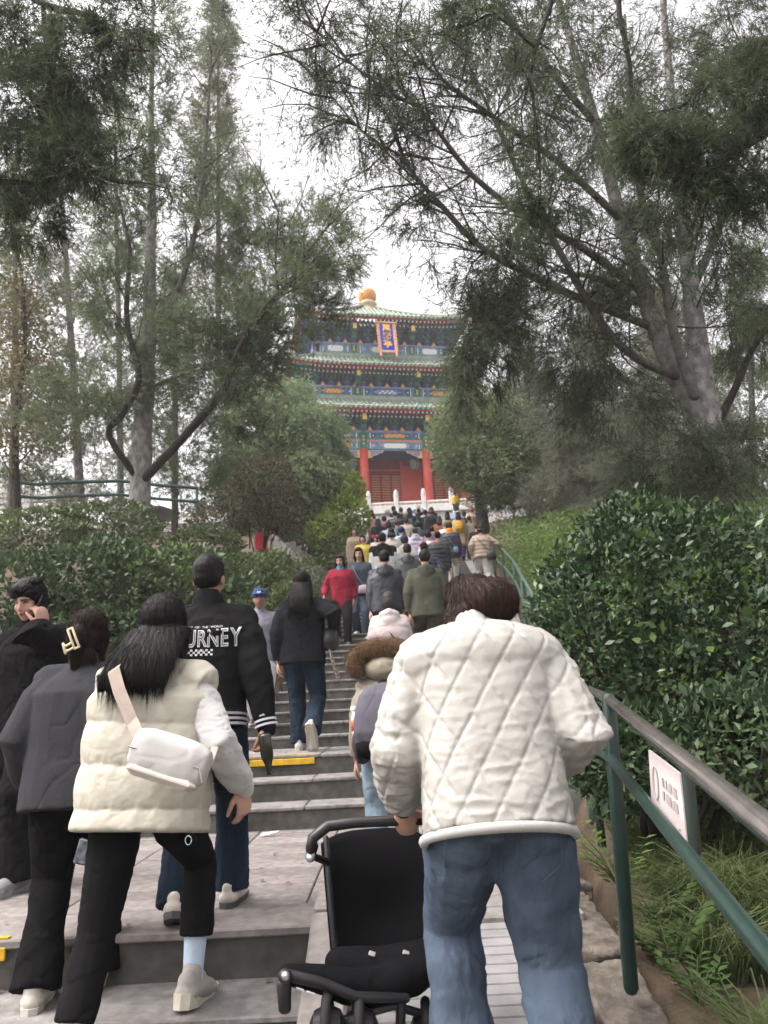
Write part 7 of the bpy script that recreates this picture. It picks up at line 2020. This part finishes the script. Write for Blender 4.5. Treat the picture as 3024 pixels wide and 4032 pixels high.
mb = MB(); mb.tube([W_(1122, 3842, 2.59), W_(1122, 3842, 2.56)], .021, n=16); mb.build("crossbar_cap", BLKP, ST, smooth=True, world=True)
MB().tube([W_(1124, 3842, 2.565), W_(1124, 3842, 2.545)], .013, n=14).build("rivet", ALU, ST, smooth=True, world=True)
MB().tube([W_(1118, 3870, 2.6), W_(1122, 3975, 2.6)], [.017, .014], n=10, flat=(1, 1.4)).build("fork_leg", BLKP, ST, smooth=True, world=True)
for (px, py) in ((1168, 3890), (1212, 3905)): MB().tube([W_(px, py, 2.585), W_(px + 26, py + 9, 2.585)], .003, n=6).build("reflective_tab", ALU, ST, world=True)
for (px, py, w_) in ((1465, 3755, 22), (1598, 3752, 20)): 
    MB().box(W_(px, py, 2.79), (.022, .004, .014), rot=Euler((0, R(20), 0)), bevel=.002).build("woven_tag", mat("grey_tag", (.5, .5, .48), .6), ST, world=True)
# wheels with tyre and hub
def wheel(c, r, name="wheel"):
    w = empty(name, tuple(Vector(c) - ST.location)); w.parent = ST
    a = [Vector((0, r * math.cos(t), r * math.sin(t))) for t in np.linspace(0, 2 * math.pi, 25)]
    MB().tube(a, .016, n=8, caps=False).build("tyre", mat("tyre_rubber", (.012, .012, .013), .75), w, smooth=True)
    h = MB(); h.tube([(-.018, 0, 0), (.018, 0, 0)], .022, n=12)
    for q in range(5):
        t = q * 2 * math.pi / 5; h.tube([(0, 0, 0), (0, r * math.cos(t), r * math.sin(t))], .007, n=6)
    h.tube([(-.006, 0, 0), (.006, 0, 0)], r * .72, n=20); h.build("rim", BLKP, w, smooth=False)
wheel(W_(1290, 4035, 2.62), .075); wheel(W_(1420, 4040, 2.66), .075); wheel(W_(1680, 4050, 2.80), .075); wheel(W_(1795, 4030, 2.84), .075)
MB().tube([W_(1290, 4035, 2.62), W_(1550, 3960, 2.7), W_(1795, 4030, 2.84)], .013, n=8).build("axle", BLKP, ST, smooth=True, world=True)
MB().tube([W_(1400, 3920, 2.66), W_(1410, 4060, 2.68)], .016, n=8).build("rear_strut", BLKP, ST, smooth=True, world=True)
MB().tube([W_(1580, 3930, 2.70), W_(1575, 4080, 2.72)], .016, n=8).build("rear_strut", BLKP, ST, smooth=True, world=True)
flush()
# ------------------------------------------------------------------ rough broken concrete edge along the right of the ramp
ce = empty("broken_edge", (.9, 3.0, -.2), kind="structure")
rc = random.Random(5)
yy = 1.5
while yy < 6.4:
    l_ = rc.uniform(.45, .8); z = np.interp(yy, [1.5, 2.2, 3.95, 6.5], [-.36, -.34, .0, .03]); z2 = np.interp(yy + l_, [1.5, 2.2, 3.95, 6.5], [-.36, -.34, .0, .03])
    mb = MB(); an = math.atan2(z2 - z, l_); xx = .78 + rc.uniform(-.02, .02) + .06 * max(0, yy - 3.5)
    mb.box((xx - .9, yy + l_ / 2 - 3.0, (z + z2) / 2 - .10 + .2), (.22 + rc.uniform(-.03, .05), l_ - .015, .22), rot=Euler((an + rc.uniform(-.03, .03), rc.uniform(.0, .10), rc.uniform(-.05, .05))))
    sd = rc.randint(0, 999)
    queue("concrete_block", ce, [(mb, .014)], CONC, [lambda co, no, sd=sd: co + no * (waves(co, sd, (9, 9, 9), 4) * .014 + waves(co, sd + 1, (38, 38, 38), 4) * .006)[:, None]], smooth=3)
    yy += l_
flush()
# ------------------------------------------------------------------ fallen leaves on the steps
L = Leaves(); rl_ = random.Random(12)
for i in range(260):
    y = rl_.choice([rl_.uniform(3.4, 6.4), rl_.uniform(3.4, 14)]); x = rl_.uniform(max(-3.6, x_left(y)), x_right(y) + .1); z = prof(y) + .006
    a = rl_.uniform(0, 6.28); s_ = rl_.uniform(.02, .05)
    L.blades(np.array([[x, y, z]]), np.array([[math.cos(a), math.sin(a), .12]]), [s_], [s_ * .55], np.array([[rl_.uniform(-.2, .2), rl_.uniform(-.2, .2), 1.0]]))
lo = link_mesh("fallen_leaves", L.mesh("fallen_leaves", AUT, (0, 0, 0))); tag(lo, "small fallen leaves scattered on the landing and steps", "leaves", kind="stuff")
# ------------------------------------------------------------------ thin evening haze
hz = MB(); hz.box((0, 110, 16), (530, 390, 50)); ho = hz.build("haze", None); tag(ho, kind="stuff")
hmat = bpy.data.materials.new("haze_air"); hmat.use_nodes = True
hn_ = hmat.node_tree.nodes; hn_.clear()
vo = hn_.new('ShaderNodeVolumePrincipled'); vo.inputs['Density'].default_value = .0014; vo.inputs['Color'].default_value = (.93, .93, .95, 1); vo.inputs['Anisotropy'].default_value = .2
ou = hn_.new('ShaderNodeOutputMaterial'); hmat.node_tree.links.new(vo.outputs[0], ou.inputs['Volume'])
ho.data.materials.append(hmat)
